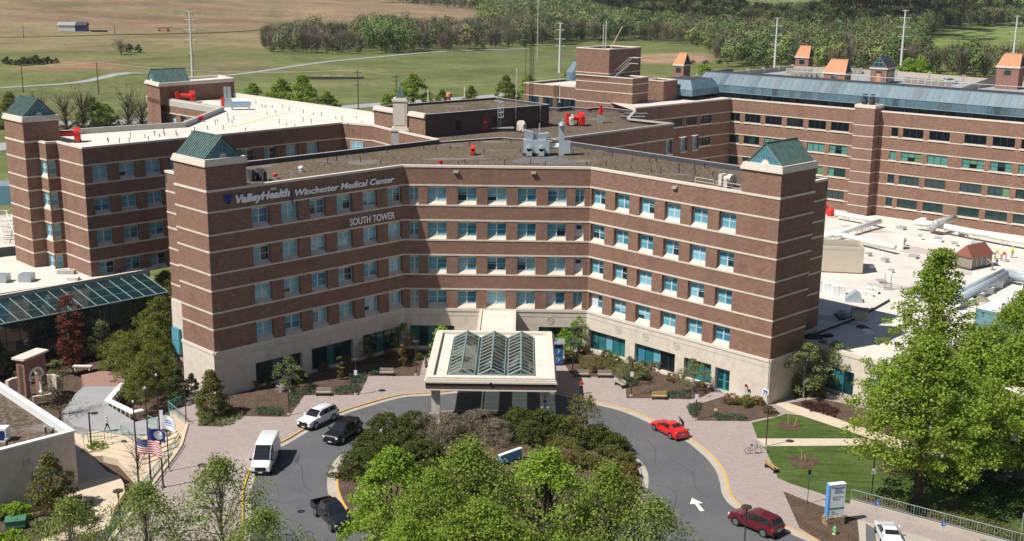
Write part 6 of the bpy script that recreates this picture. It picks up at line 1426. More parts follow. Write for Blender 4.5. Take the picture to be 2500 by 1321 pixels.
# ================================================================ vehicles
VS=.93
def loft(secs,mats_):
    """secs: list of stations, each list of (y,z) right side points; mirrored. returns MB"""
    pass
def car(kind,name,cat,loc,rz,paint,label,extra=None,plate=True):
    T=empty(name,loc,label,cat,None,rz); T.scale=(VS,VS,VS)
    if kind=='sedan':
        L=4.75; st=[(2.37,.58,.60,.56),(2.30,.70,.74,.66),(2.05,.80,.82,.76),(1.5,.90,.82,.86),(1.0,.97,.80,.93),(.95,.985,.79,.94),(.45,1.24,.68,.96),(.0,1.42,.61,.97),(-.35,1.46,.60,.98),(-.95,1.44,.60,1.0),(-1.0,1.43,.60,1.0),(-1.55,1.25,.66,1.02),(-1.9,1.12,.72,1.03),(-2.15,1.10,.76,1.02),(-2.3,1.04,.76,.94),(-2.37,.66,.66,.62)]; wsh=(5,6); rwin=(10,11); glass=(5,11); wx=(1.45,-1.40); wr=.34
    elif kind=='suv':
        L=4.95; st=[(2.47,.70,.72,.62),(2.42,.92,.82,.84),(2.25,1.06,.86,.98),(1.7,1.13,.86,1.06),(1.25,1.17,.84,1.12),(1.18,1.19,.83,1.13),(.75,1.50,.76,1.14),(.38,1.70,.71,1.15),(.1,1.76,.70,1.15),(-.9,1.78,.70,1.17),(-1.85,1.74,.70,1.19),(-2.08,1.68,.69,1.19),(-2.36,1.28,.78,1.18),(-2.42,1.14,.80,1.08),(-2.47,.68,.74,.62)]; wsh=(5,6); rwin=(11,12); glass=(6,11); wx=(1.52,-1.48); wr=.39
    elif kind=='van':
        L=6.0; st=[(3.0,.78,.76,.70),(2.94,1.02,.86,.94),(2.7,1.20,.90,1.10),(2.35,1.36,.88,1.24),(2.30,1.39,.87,1.27),(1.85,1.82,.82,1.34),(1.45,2.16,.80,1.36),(1.0,2.44,.82,1.38),(.5,2.56,.84,1.38),(-2.6,2.58,.84,1.38),(-2.85,2.54,.84,1.38),(-2.95,2.40,.84,1.38),(-3.0,.8,.86,.7)]; wsh=(4,5); rwin=(99,99); glass=(4,7); wx=(2.05,-1.65); wr=.37
    elif kind=='pickup':
        L=5.8; st=[(2.9,.78,.80,.72),(2.84,1.08,.88,.98),(2.6,1.16,.90,1.06),(1.5,1.22,.88,1.12),(1.30,1.24,.86,1.14),(1.24,1.25,.85,1.15),(.85,1.58,.76,1.16),(.50,1.80,.70,1.16),(.3,1.86,.69,1.16),(-.9,1.86,.69,1.16),(-1.02,1.80,.69,1.16),(-1.20,1.28,.80,1.16),(-1.24,1.16,.92,1.12)]; wsh=(5,6); rwin=(10,11); glass=(5,10); wx=(1.85,-1.75); wr=.42
    W2={'sedan':.91,'suv':.97,'van':1.0,'pickup':.98}[kind]; zl=.24 if kind=='sedan' else .34
    b=MB(); g=MB(); secs=[]
    for x,zt,hw,zs in st:
        end=abs(x)>L/2-.12
        w=W2*(.90 if end else (.97 if abs(x)>L/2-.5 else 1)); zm=min(.55,zt-.1)
        zs_=min(zs,zt-.015)
        secs.append([(x,w*.93,zl+.02),(x,w,zl+.16),(x,w,zm+.12 if zm+.12<zs_ else zs_-.02),(x,min(w,max(hw,w*.965)),zs_),(x,hw,zt-.035),(x,hw*.80,zt+.005)])
    for i in range(len(secs)-1):
        a,c=secs[i],secs[i+1]
        for sgn in (1,-1):
            for j in range(5):
                q=[(a[j][0],a[j][1]*sgn,a[j][2]),(c[j][0],c[j][1]*sgn,c[j][2]),(c[j+1][0],c[j+1][1]*sgn,c[j+1][2]),(a[j+1][0],a[j+1][1]*sgn,a[j+1][2])]
                if sgn<0: q=q[::-1]
                isg=j==3 and glass[0]<=i<glass[1]
                b.face(q[::-1],paint)
                if j==3 and (glass[0]<=i<=glass[1]) and not (kind=='van' and i>7):
                    n=Vector((q[1][0]-q[0][0],q[1][1]-q[0][1],q[1][2]-q[0][2])).cross(Vector((q[3][0]-q[0][0],q[3][1]-q[0][1],q[3][2]-q[0][2])))
                    if n.length>1e-5:
                        n.normalize()
                        if n.y*sgn<0: n=-n
                        lo1,lo2,hi2,hi1=[Vector(p) for p in ([(a[3][0],a[3][1]*sgn,a[3][2]),(c[3][0],c[3][1]*sgn,c[3][2]),(c[4][0],c[4][1]*sgn,c[4][2]),(a[4][0],a[4][1]*sgn,a[4][2])])]
                        tt=.03/max(.05,(lo2-lo1).length); vv=.09
                        def bl(u,v): return tuple((lo1*(1-u)+lo2*u)*(1-v)+(hi1*(1-u)+hi2*u)*v+n*.012)
                        g.face([bl(tt,vv),bl(1-tt,vv),bl(1-tt,1-vv),bl(tt,1-vv)],'car_glass')
        q=[(a[5][0],a[5][1],a[5][2]),(c[5][0],c[5][1],c[5][2]),(c[5][0],-c[5][1],c[5][2]),(a[5][0],-a[5][1],a[5][2])]
        b.face(q,paint)
        if i in ((wsh[0],wsh[0]+1,wsh[0]+2) if kind=='van' else (wsh[0],wsh[0]+1)) or i==rwin[0]:
            up=Vector((q[1][0]-q[0][0],0,q[1][2]-q[0][2])).normalized(); n=Vector((-up.z,0,up.x))
            if n.z<0: n=-n
            k1=a[4][1]*.93; k2=c[4][1]*.93; d_=n*.015
            g.face([tuple(Vector((a[5][0],k1,a[5][2]-.004))+d_),tuple(Vector((c[5][0],k2,c[5][2]-.004))+d_),tuple(Vector((c[5][0],-k2,c[5][2]-.004))+d_),tuple(Vector((a[5][0],-k1,a[5][2]-.004))+d_)],'car_glass')
        b.face([(a[0][0],a[0][1],a[0][2]),(a[0][0],-a[0][1],a[0][2]),(c[0][0],-c[0][1],c[0][2]),(c[0][0],c[0][1],c[0][2])],'rubber')
    for s_,rev in ((secs[0],0),(secs[-1],1)):
        pts=[(p[0],p[1],p[2]) for p in s_]+[(p[0],-p[1],p[2]) for p in s_[::-1]]; b.face(pts if not rev else pts[::-1],paint)
    if kind=='pickup':
        x0,x1=-1.24,-2.88; W_=.98
        for sy in (1,-1): b.box((x1,min(sy*W_,sy*.90),.5),(x0,max(sy*W_,sy*.90),1.14),paint)
        b.box((x1,-.90,.5),(x1+.08,.90,1.14),paint).box((x1+.08,-.90,.5),(x0,.90,.66),'black')
        b.box((x1-.08,-.9,.40),(x1,.9,.58),'chrome')
    b.build_soft('body',T,46); g.build('windows',T)
    # bumpers & lower trim
    f=MB(); f.box((L/2-.05,-W2*.86,.28),(L/2+.05,W2*.86,.50),'black' if kind!='sedan' else paint); f.box((L/2-.02,-W2*.52,.56 if kind!='sedan' else .36),(L/2+.045,W2*.52,{'sedan':.52,'van':.90}.get(kind,.80)),'black'); f.build('grille',T)
    f=MB(); f.box((-L/2-.05,-W2*.86,.30),(-L/2+.05,W2*.86,.55),'black' if kind in('van','suv') else paint); f.build('bumper',T)
    hz={'sedan':.60,'suv':.84,'van':.92,'pickup':.88}[kind]
    for sy in (1,-1):
        f=MB(); f.box((L/2-.14,sy*W2*.80-.13,hz-.07),(L/2+.0,sy*W2*.80+.11,hz+.08),'head_light'); f.build('headlight',T)
        f=MB(); zt_=hz+.12 if kind!='van' else 1.2; f.box((-L/2-.015,sy*W2*.84-.10,zt_-.16),(-L/2+.14,sy*W2*.84+.11,zt_+.10),'red_light'); f.build('taillight',T)
        f=MB(); mx_=st[wsh[0]][0]-.25; f.box((mx_-.08,sy*(W2+.02)-.02,st[4][3]+.02),(mx_+.08,sy*(W2+.18)+(.0),st[4][3]+.20) if sy>0 else (mx_+.08,sy*(W2+.02)+.02,st[4][3]+.20),paint) if False else f.box((mx_-.07,min(sy*(W2+.0),sy*(W2+.20)),st[4][3]+.0),(mx_+.07,max(sy*(W2+.0),sy*(W2+.20)),st[4][3]+.18),'black' if kind in('van',) else paint); f.build('mirror',T)
        for x in wx:
            w=MB(); y0=sy*(W2-.20); y1=sy*(W2+.02)
            w.cyl((x,sy*(W2-.1),wr+.01),(x,sy*(W2+.006),wr+.01),wr+.07,'black',20); 
            w.cyl((x,y0,wr),(x,y1,wr),wr,'rubber',20); wo=w.build('wheel',T)
            r_=MB(); r_.cyl((x,y1-sy*.02,wr),(x,y1+sy*.012,wr),wr*.68,'rim',14)
            for k in range(5):
                an=k*2*PI/5; r_.cyl((x+wr*.3*math.cos(an),y1+sy*.013,wr+wr*.3*math.sin(an)),(x+wr*.3*math.cos(an),y1+sy*.016,wr+wr*.3*math.sin(an)),wr*.10,'black',6)
            r_.build('rim',wo)
    if plate:
        f=MB(); f.box((L/2+.05,-.22,.34),(L/2+.065,.22,.48),'plate').box((-L/2-.065,-.22,.62),(-L/2-.05,.22,.76),'plate'); f.build('licence_plate',T)
    if kind in ('suv',):
        f=MB(); 
        for sy in (1,-1): f.tube([(.2,sy*.60,1.77),(-1.85,sy*.60,1.75)],.03,'black',5)
        f.build('roof_rail',T)
    if extra: extra(T)
    return T
def heading(a,b): v=(G(*b)-G(*a)); return math.atan2(v.y,v.x)
def cpos(px,py,z=-.13): q=G(px,py,z); return (q.x,q.y,z)
def pushbar(T):
    f=MB(); 
    for y in (-.35,.35): f.box((2.5,y-.05,.4),(2.62,y+.05,1.0),'black')
    f.tube([(2.58,-.6,.9),(2.58,.6,.9)],.05,'black',5); f.tube([(2.58,-.6,.6),(2.58,.6,.6)],.05,'black',5); f.build('push_bar',T)
car('suv','parked_car','suv',cpos(777,1033),heading((822,1012),(742,1050)),'car_white','white SUV with a black push bar parked along the left yellow kerb',pushbar)
car('suv','parked_car','suv',cpos(838,1068),heading((872,1050),(806,1090)),'car_black','black SUV driving beside the white SUV',None)
car('van','delivery_van','van',cpos(650,1133),heading((672,1085),(630,1172)),'car_white','tall white van with a high roof and black windscreen')
car('pickup','pickup_truck','pickup',cpos(812,1272),heading((770,1235),(835,1300)),'car_black','black pickup truck with an open bed, partly under the lime green tree')
car('sedan','parked_car','car',cpos(1633,1058),heading((1670,1078),(1600,1040)),'car_red','bright red sedan standing at the right yellow kerb')
car('suv','parked_car','suv',cpos(1845,1290),heading((1900,1312),(1795,1268)),'car_maroon','dark red SUV at the bottom right beside the yellow kerb')
car('sedan','parked_car','car',cpos(2168,1318,.012),heading((2180,1360),(2152,1290)),'car_white','white car at the bottom edge below the small blue parking sign')
# far cars
def farcar(px,py,z,rz,paint,label,kind='sedan'):
    q=G(px,py,z); return car(kind,'parked_car','car',(q.x,q.y,z),rz,paint,label,plate=False)
farcar(2320,204,zg-1.08,.25,'car_white','lone white SUV on the garage deck','suv')
for k,(px,py) in enumerate(((2318,166),(2332,172),(2345,168),(2358,173),(2372,169),(2412,178),(2428,180))): 
    q=flatpt(px,py); car('sedan','parked_car','car',(q.x,q.y,q.z+.1),.4,('car_white','car_silver')[k%2],'car in the far parking lot behind the garage',plate=False)['group']='cars in the far parking lot'
q=flatpt(1437,119); c_=car('sedan','parked_car','car',(q.x,q.y,q.z+.1),.1,'car_silver','grey car on the lane above the brick lift tower',plate=False)
q=flatpt(400,76); tr=empty('school_bus',(q.x,q.y,q.z),'tiny orange and dark trailer standing in the far field','trailer'); 
for nm_,f_ in (('box',lambda b:b.box((-4,-1.2,.9),(3,1.2,1.9),'orange_tile')),('cab',lambda b:b.box((-4,-1.25,1.95),(5,1.25,2.5),'rust')),('wheel',lambda b:b.cyl((-3,-1.3,.5),(-3,1.3,.5),.5,'rubber',8)),('wheel',lambda b:b.cyl((3,-1.3,.5),(3,1.3,.5),.5,'rubber',8))): mb=MB(); f_(mb); mb.build(nm_,tr)
tr.name='field_trailer'
# ================================================================ people
def person(loc,rz,label,J,shirt,pants,sc=.93,hair='hair_dark',skin='skin',hat=None,name='person'):
    """J: dict of joint positions, x forward, y left, z up (metres)"""
    V=[];Ed=[];Rd=[]
    def add(p,r,par=None):
        V.append(p);Rd.append(r)
        if par is not None: Ed.append((par,len(V)-1))
        return len(V)-1
    pel=add(J['pelvis'],.15); ch=add(J['chest'],.165,pel); nk=add(J['neck'],.06,ch); hd=add(J['head'],.095,nk); top=add(tuple(Vector(J['head'])+(Vector(J['head'])-Vector(J['neck'])).normalized()*.11),.075,hd)
    for s_ in ('l','r'):
        h_=add(J['hip_'+s_],.095,pel); k=add(J['knee_'+s_],.065,h_); a=add(J['ankle_'+s_],.045,k); add(J['toe_'+s_],.035,a)
        sh_=add(J['sho_'+s_],.065,ch); e=add(J['elb_'+s_],.045,sh_); w=add(J['wri_'+s_],.032,e); add(tuple(Vector(J['wri_'+s_])+(Vector(J['wri_'+s_])-Vector(J['elb_'+s_])).normalized()*.10),.034,w)
    me=bpy.data.meshes.new('b'); me.from_pydata(V,Ed,[]); o=bpy.data.objects.new('b',me); COL.objects.link(o)
    md=o.modifiers.new('s','SKIN'); 
    if not me.skin_vertices: bpy.context.view_layer.objects.active=o
    sv=me.skin_vertices[0].data if me.skin_vertices else None
    if sv is None:
        bm=bmesh.new(); bm.from_mesh(me); ly=bm.verts.layers.skin.verify()
        for i,v in enumerate(bm.verts): v[ly].radius=(Rd[i],Rd[i]*.85); v[ly].use_root=(i==0)
        bm.to_mesh(me); bm.free()
    else:
        for i,v in enumerate(sv): v.radius=(Rd[i],Rd[i]*.85)
        sv[0].use_root=True
    su=o.modifiers.new('u','SUBSURF'); su.levels=1; su.render_levels=1
    bpy.context.view_layer.update()
    m2=bpy.data.meshes.new_from_object(o.evaluated_get(bpy.context.evaluated_depsgraph_get())); bpy.data.objects.remove(o)
    m2.materials.clear()
    for mm in (skin,shirt,pants,'cloth_dark'): m2.materials.append(M[mm])
    seg=[]
    def sg(a,b,m_): seg.append((Vector(J[a]),Vector(J[b]),m_))
    sg('pelvis','chest',1); sg('chest','neck',1); sg('neck','head',0)
    for s_ in ('l','r'): sg('hip_'+s_,'knee_'+s_,2); sg('knee_'+s_,'ankle_'+s_,2); sg('ankle_'+s_,'toe_'+s_,3); sg('sho_'+s_,'elb_'+s_,1); sg('elb_'+s_,'wri_'+s_,0)
    for p in m2.polygons:
        c=p.center; best=min(seg,key=lambda s_:((c-(s_[0]+(s_[1]-s_[0])*max(0,min(1,(c-s_[0]).dot(s_[1]-s_[0])/(s_[1]-s_[0]).length_squared)))).length))
        mi=best[2]
        if best[2]==1 and c.z<J['pelvis'][2]+.02: mi=2
        p.material_index=mi; p.use_smooth=True
    T=empty(name,loc,label,'person',None,rz); T.scale=(sc,sc,sc); link('body',m2,T)
    hc=Vector(J['head']); up=(hc-Vector(J['neck'])).normalized()
    h=MB(); B=[]; n=10
    fwd=Vector((1,0,0))
    for lat in range(5):
        for lon in range(n):
            th=PI/2*lat/4.0*1.15; ph=2*PI*lon/n; d=up*math.cos(th)+(Vector((1,0,0))*math.cos(ph)+Vector((0,1,0))*math.sin(ph))*math.sin(th)
            B.append(tuple(hc+up*.03-fwd*.015+d*.108))
    h.mesh(B,[(l*n+i,l*n+(i+1)%n,(l+1)*n+(i+1)%n,(l+1)*n+i) for l in range(4) for i in range(n)],hat or hair); h.build('hair' if not hat else 'hard_hat',T,True)
    f=MB(); r_=fwd.cross(up).normalized(); fc=hc+fwd*.088
    for sx in (-1,1): q=fc+r_*(.035*sx)+up*.012; f.box((q.x-.01,q.y-.012,q.z-.008),(q.x+.006,q.y+.012,q.z+.008),'black')
    q=fc-up*.02; f.box((q.x-.01,q.y-.012,q.z-.02),(q.x+.022,q.y+.012,q.z+.015),skin); q=fc-up*.055; f.box((q.x-.01,q.y-.025,q.z-.005),(q.x+.004,q.y+.025,q.z+.005),'cloth_red'); f.build('face',T)
    return T
def stand(lean=0,stride=0,arms='down',bend=0):
    J={}; px=0
    J['pelvis']=(0,0,.95); J['chest']=(math.sin(lean)*.42,0,.95+math.cos(lean)*.42); J['neck']=(math.sin(lean)*.58,0,.95+math.cos(lean)*.58); J['head']=(math.sin(lean)*.72+.02,0,.95+math.cos(lean)*.74)
    for s_,sg_ in (('l',1),('r',-1)):
        st_=stride*sg_
        J['hip_'+s_]=(0,.10*sg_,.90); J['knee_'+s_]=(st_*.5+.03,.11*sg_,.50); J['ankle_'+s_]=(st_-.02,.11*sg_,.09 if st_>=0 else .12); J['toe_'+s_]=(st_+.15,.12*sg_,.04)
        c=J['chest']; J['sho_'+s_]=(c[0],.20*sg_,c[2]+.05)
        if arms=='down': J['elb_'+s_]=(c[0]-.02-stride*.4*sg_,.25*sg_,c[2]-.24); J['wri_'+s_]=(c[0]+.08-stride*.7*sg_,.25*sg_,c[2]-.47)
        elif arms=='front': J['elb_'+s_]=(c[0]+.08,.24*sg_,c[2]-.22); J['wri_'+s_]=(c[0]+.32,.12*sg_,c[2]-.18)
        elif arms=='reach': J['elb_'+s_]=(c[0]+.12,.22*sg_,c[2]-.22); J['wri_'+s_]=(c[0]+.28,.16*sg_,c[2]-.42)
    return J
person(cpos(1419,962,0),-PI/2+.3,'person in a red shirt and dark trousers standing at the canopy edge',stand(arms='front'),'cloth_red','cloth_dark')
person(cpos(1667,1052,0),PI+.3,'person in dark clothes leaning towards the red sedan',stand(lean=.6,arms='reach'),'cloth_navy','cloth_dark')
person(cpos(262,1054,-1.2),.1,'person in a pale top walking on the grey lower path',stand(stride=.28),'cloth_white','cloth_dark',hair='cloth_white')
for px,py,rz,sh_,pn_,lean,lab,ht in ((2422,660,2.5,'cloth_khaki','cloth_khaki',.9,'roof worker in tan trousers bending over, leftmost of the crew','hard_hat'),(2433,650,3.6,'cloth_hivis','cloth_blue',.7,'roof worker in a yellow vest and blue jeans bending down','hard_hat'),(2428,633,-.5,'cloth_hivis','cloth_dark',.5,'roof worker in a yellow vest farther back, beside the brown roofed unit','hard_hat'),(2444,636,.4,'cloth_hivis','cloth_khaki',.6,'roof worker in a pale yellow top between the vest and the red shirt','hard_hat'),(2454,640,2.0,'cloth_red','cloth_white',.8,'roof worker in a red shirt crouching over the pipes','hard_hat'),(2470,630,.4,'cloth_hivis','cloth_khaki',0,'roof worker in a yellow vest standing upright, rightmost of the crew','hard_hat')):
    q=G(px,py,zL); person((q.x,q.y,zL+.01),rz,lab,stand(lean=lean,arms='reach' if lean else 'down'),sh_,pn_,hat=ht,sc=1.0)
# small dark runner sculpture by the side door
q=G(1802,966); person((q.x,q.y,.35),-.4,'small dark metal figure sculpture against the stone wall by the side door',stand(lean=.2,stride=.35,arms='front'),'dark_metal','dark_metal',sc=.55,hair='dark_metal',skin='dark_metal',name='figure_sculpture')
bpy.data.objects['figure_sculpture']['category']='sculpture'
# ================================================================ street furniture
def prop(name,label,cat,loc,parts,rz=0,group=None):
    T=empty(name,loc,label,cat,group,rz)
    for nm,fn in parts:
        mb=MB(); fn(mb); mb.build(nm,T)
    return T
def lamp_parts(h=4.0): return [('post',lambda b:b.cyl((0,0,.1),(0,0,h),.055,'bronze',8)),('base',lambda b:b.cyl((0,0,0),(0,0,.14),.2,'concrete',10)),('lamp_head',lambda b:b.lathe((0,0,h),[(.05,-.25),(.16,-.12),(.42,0),(.42,.06),(.25,.10)],'bronze',18))]
LAMPS=[(296.5,1311.8,'lamp post at the plaza rail, nearest to the bottom left'),(869.4,963.7,'lamp post with a white notice between the two stone benches at left'),(1016,916,'lamp post left of the canopy'),(706,1013,'lamp post behind the parked white SUV'),(413,1150,'lamp post beside the fourth mast at the flags'),(1398,918,'lamp post right of the blue booth'),(1541,967,'lamp post with a white notice beside the wooden bench'),(1698,1025,'lamp post with a white notice near the red sedan'),(1870,1090,'lamp post at the corner of the tan cross path'),(2127,1218,'lamp post with a small white box on the lawn'),(1816,1352,'lamp post in front of the dark red SUV'),(455,1030,'lamp post by the conical evergreen and the green stair rail')]
for i,(px,py,lab) in enumerate(LAMPS):
    q=G(px,py)
    T=prop('lamp_post',lab,'lamp post',(q.x,q.y,0),lamp_parts(4.0 if i!=9 else 4.6),0,'round headed lamp posts')
    if 'notice' in lab: mb=MB(); mb.box((-.17,-.09,2.25),(.17,-.06,2.8),'sign_white'); mb.build('notice',T)
    if 'box' in lab: mb=MB(); mb.box((-.16,-.2,2.4),(.16,.0,2.9),'metal_white'); mb.build('control_box',T)
q=G(224,1101.7,tz); prop('lamp_post','lamp post with a flat side arm on the lower path','lamp post',(q.x,q.y,tz),[('post',lambda b:b.box((-.06,-.06,0),(.06,.06,4.1),'bronze')),('base',lambda b:b.cyl((0,0,0),(0,0,.2),.24,'concrete',10)),('lamp_head',lambda b:b.box((.0,-.05,3.98),(.35,.05,4.06),'bronze').box((.3,-.18,3.95),(.85,.18,4.08),'bronze'))])
q=G(931,1112,.02); prop('spot_post','thin grey post with a small spotlight among the island shrubs','lamp post',(q.x,q.y,0),[('post',lambda b:b.cyl((0,0,0),(0,0,2.5),.045,'wood',6)),('lamp_head',lambda b:b.box((-.12,-.1,2.4),(.1,.1,2.62),'galv'))])
def flat_bench(mt,L=1.55):
    return [('seat',lambda b:[b.box((-L/2,-.24+i*.125,.40),(L/2,-.24+i*.125+.11,.45),mt) for i in range(4)]),('backrest',lambda b:[b.box((-L/2,.25,.52+i*.11),(L/2,.29,.61+i*.11),mt) for i in range(3)]),
      ('leg',lambda b:b.box((-L/2+.04,-.22,0),(-L/2+.12,.28,.40),'dark_metal')),('leg',lambda b:b.box((L/2-.12,-.22,0),(L/2-.04,.28,.40),'dark_metal'))]
for px,py,rz,mt,lab in ((944,917,0,'wood_grey','weathered grey bench nearest to the canopy on the left'),(790,966,.02,'wood_grey','weathered grey bench left of the second lamp post'),(1420,921,0,'wood_grey','weathered grey bench beside the booth, left one of the pair'),(1476,922,0,'wood_grey','weathered grey bench, right one of the pair'),(1514,944,-1.1,'wood_grey','weathered grey bench turned sideways at the bed corner'),(1609,975,0,'wood_yellow','yellow wooden bench in front of the right planting bed'),(1884,1148,1.95,'wood_yellow','yellow wooden bench at the lawn edge near the bicycle'),(1043,893,1.7,'wood_grey','weathered grey bench half hidden by the canopy roof at left')):
    q=G(px,py); prop('bench',lab,'bench',(q.x,q.y,0),flat_bench(mt,1.6),rz)
# blue booth with P signs
q=G(1362,890); T=prop('parking_booth','narrow blue booth with two P signs under a pale slanted cap','booth',(q.x,q.y,0),[('body',lambda b:b.box((-.55,-.4,0),(.55,.4,2.6),'navy')),('cap',lambda b:b.mesh([(-.75,-.65,2.75),(.75,-.65,2.75),(.75,.6,3.0),(-.75,.6,3.0),(-.75,-.65,2.6),(.75,-.65,2.6),(.75,.6,2.6),(-.75,.6,2.6)],[(0,1,2,3),(4,5,1,0),(5,6,2,1),(7,4,0,3),(6,7,3,2)],'metal_grey')),('sign_panel',lambda b:b.box((-.5,-.45,.25),(.5,-.40,1.2),'blue_sign')),('sign_panel',lambda b:b.box((-.5,-.45,1.32),(.5,-.40,2.25),'blue_sign'))])
for z in (.48,1.55):
    me=text_mesh('P',.62,'sign_white',.01,bold=.015); o=link('letter',me,T,(-.05,-.47,z)); o.rotation_euler=(PI/2,0,0)
# monument sign pylon
zpy=0; a_=G(2018,1283);b_=G(2050,1274); q=(a_+b_)/2; hp=ztop((q.x,q.y),1181)
an=math.atan2(b_.y-a_.y,b_.x-a_.x)*.5
T=prop('entrance_sign','tall white and blue sign slab on a rough stone base','sign',(q.x,q.y,0),[('stone_base',lambda b:b.box((-.85,-.42,0),(.80,.42,.78),'stone_wall')),('panel',lambda b:b.box((-.62,-.22,.80),(.78,.22,hp),'sign_white')),('side_panel',lambda b:b.box((-.76,-.24,.79),(-.62,.24,hp-.04),'blue_light')),('cap',lambda b:b.box((-.66,-.26,hp),(.80,.26,hp+.05),'metal_white')),('stripe',lambda b:b.box((-.60,-.235,1.42),(.77,-.222,1.56),'green_stripe'))],an)
for txt,sz,x,z,mt,bd,ft_ in (('ValleyHealth',.20,-.30,hp-.36,'blue_letter',.004,.98),('Winchester',.15,-.25,hp-.55,'teal_text',.002,.72),('Medical Center',.15,-.25,hp-.73,'teal_text',.002,.88),('South Tower',.16,-.38,hp-1.12,'grey_text',0,.95),('Entrance',.16,-.38,hp-1.32,'grey_text',0,.68),('1840',.15,-.45,1.15,'grey_text',0,.32),('Amherst Street',.10,-.45,.98,'grey_text',0,.72)):
    me=text_mesh(txt,sz,mt,.006,bold=bd); xs=[v.co.x for v in me.vertices]; k=ft_/(max(xs)-min(xs)); me.transform(Matrix.Diagonal((k,1,1,1))); o=link('lettering',me,T,(x,-.235,z)); o.rotation_euler=(PI/2,0,0)
mb=MB(); mb.mesh([(-.50,-.235,hp-.20),(-.42,-.235,hp-.20),(-.40,-.235,hp-.36),(-.44,-.235,hp-.36),(-.30,-.235,hp-.20),(-.34,-.235,hp-.20)],[(0,3,2,1),(4,5,3,2)],'blue_letter'); mb.build('logo',T)
q=G(2037,1305); prop('fire_hydrant','pale green hydrant with a yellow foot in the mulch below the sign slab','hydrant',(q.x,q.y,0),[('body',lambda b:b.lathe((0,0,0),[(.17,.12),(.13,.16),(.12,.5),(.15,.52),(.15,.58),(.10,.68),(.03,.74)],'hydrant_green',12)),('foot',lambda b:b.lathe((0,0,0),[(.18,0),(.18,.08),(.13,.14)],'hydrant_yellow',12)),('outlet',lambda b:b.cyl((-.22,0,.42),(.22,0,.42),.06,'hydrant_green',8).cyl((0,-.2,.40),(0,0,.40),.075,'hydrant_yellow',8))])
def post_sign(px,py,h,lab,mt,w=.3,hh=.42,post='galv',rz=0,z=0,double=None,sym=None):
    q=G(px,py,z); T=prop('post_sign',lab,'sign',(q.x,q.y,z),[('post',lambda b:b.cyl((0,0,0),(0,0,h),.03,post,6)),('plate',lambda b:b.box((-w/2,-.05,h-hh),(w/2,-.032,h),mt))],rz)
    if double: mb=MB(); mb.box((-w/2-.02,-.05,h-hh-.35),(w/2+.02,-.03,h-hh-.04),double); mb.build('plate',T)
    if sym:
        mb=MB(); n=12
        for i in range(7):
            a=-2.6+i*.62; b=a+.62; mb.tube([(.0+.07*math.cos(a),-.06,h-.26+.07*math.sin(a)),(.07*math.cos(b),-.06,h-.26+.07*math.sin(b))],.012,'sign_white',4)
        mb.tube([(-.01,-.06,h-.1),(-.01,-.06,h-.24),(.07,-.06,h-.24),(.10,-.06,h-.33)],.014,'sign_white',4); mb.cyl((-.01,-.06,h-.085),(-.01,-.065,h-.085),.025,'sign_white',8); mb.build('symbol',T)
    return T
post_sign(1819,975,1.75,'thin post with a small red plate beside the number wall','cloth_red',.26,.32); post_sign(1827,977,1.25,'thin post with a small blue plate beside the red one','navy',.26,.30)
post_sign(2136,1292,2.6,'blue disabled parking sign on a post, left one','blue_sign',.36,.42,sym=1); post_sign(2297,1342,2.5,'blue disabled parking sign on a post, right one by the ramp rail','blue_sign',.36,.42,sym=1)
post_sign(1971,1230,3.2,'dark double plate sign on a black post on the lawn edge','black',.26,.45,'dark_metal',double='green_stripe')
post_sign(207,1110,2.4,'white sign plate on a thin post by the lower path','sign_white',.36,.6,z=tz); post_sign(394,1040,1.7,'grey rounded sign plate behind the flagpoles at the stair rail','sign_white',.45,.7)
post_sign(2490,1330,2.8,'thin bare post near the lower right corner','galv',.06,.1)
q=G(1747,1008); prop('marker_box','small pale yellow box in the mulch bed','marker',(q.x,q.y,0),[('box',lambda b:b.box((-.15,-.08,.22),(.15,.08,.42),'hydrant_yellow')),('stake',lambda b:b.box((-.03,-.03,0),(.03,.03,.22),'wood'))])
# utility box
q=G(38,1272,-2.0); prop('utility_box','flat green utility box among the bushes in the lower left','utility box',(q.x,q.y,-2.4),[('cabinet',lambda b:b.box((-.8,-.6,0),(.8,.6,.6),'transformer_green')),('lid',lambda b:b.box((-.86,-.66,.6),(.86,.66,.68),'transformer_green').box((-.2,-.4,.68),(.2,0,.73),'transformer_green'))],.3)
# bicycle
q=G(1838,1108); 
def bike(b):
    pass
def ring_(b,c,r,mt,t=.02,n=16):
    for i in range(n):
        a=2*PI*i/n;d=2*PI*(i+1)/n; b.cyl((c[0]+r*math.cos(a),c[1],c[2]+r*math.sin(a)),(c[0]+r*math.cos(d),c[1],c[2]+r*math.sin(d)),t,mt,5,caps=False)
def wheel_fn(x):
    def f(b):
        ring_(b,(x,0,.33),.31,'rubber',.025)
        for i in range(6): b.cyl((x,0,.33),(x+.3*math.cos(i*PI/3),0,.33+.3*math.sin(i*PI/3)),.006,'galv',3)
    return f
prop('bicycle','dark bicycle leaning at the lawn edge near the yellow bench','bicycle',(q.x,q.y,.01),[('frame',lambda b:b.tube([(-.5,0,.33),(-.05,0,.30),(.35,0,.78),(-.15,0,.80),(-.5,0,.33)],.022,'dark_metal',5).tube([(-.05,0,.30),(-.17,0,.90)],.02,'dark_metal',5).tube([(.52,0,.33),(.36,0,.92)],.022,'dark_metal',5)),('wheel',wheel_fn(-.5)),('wheel',wheel_fn(.52)),('saddle',lambda b:b.box((-.32,-.07,.90),(-.04,.07,.96),'black')),('handlebar',lambda b:b.tube([(.30,-.28,.95),(.38,0,.95),(.30,.28,.95)],.018,'black',5))],.15)
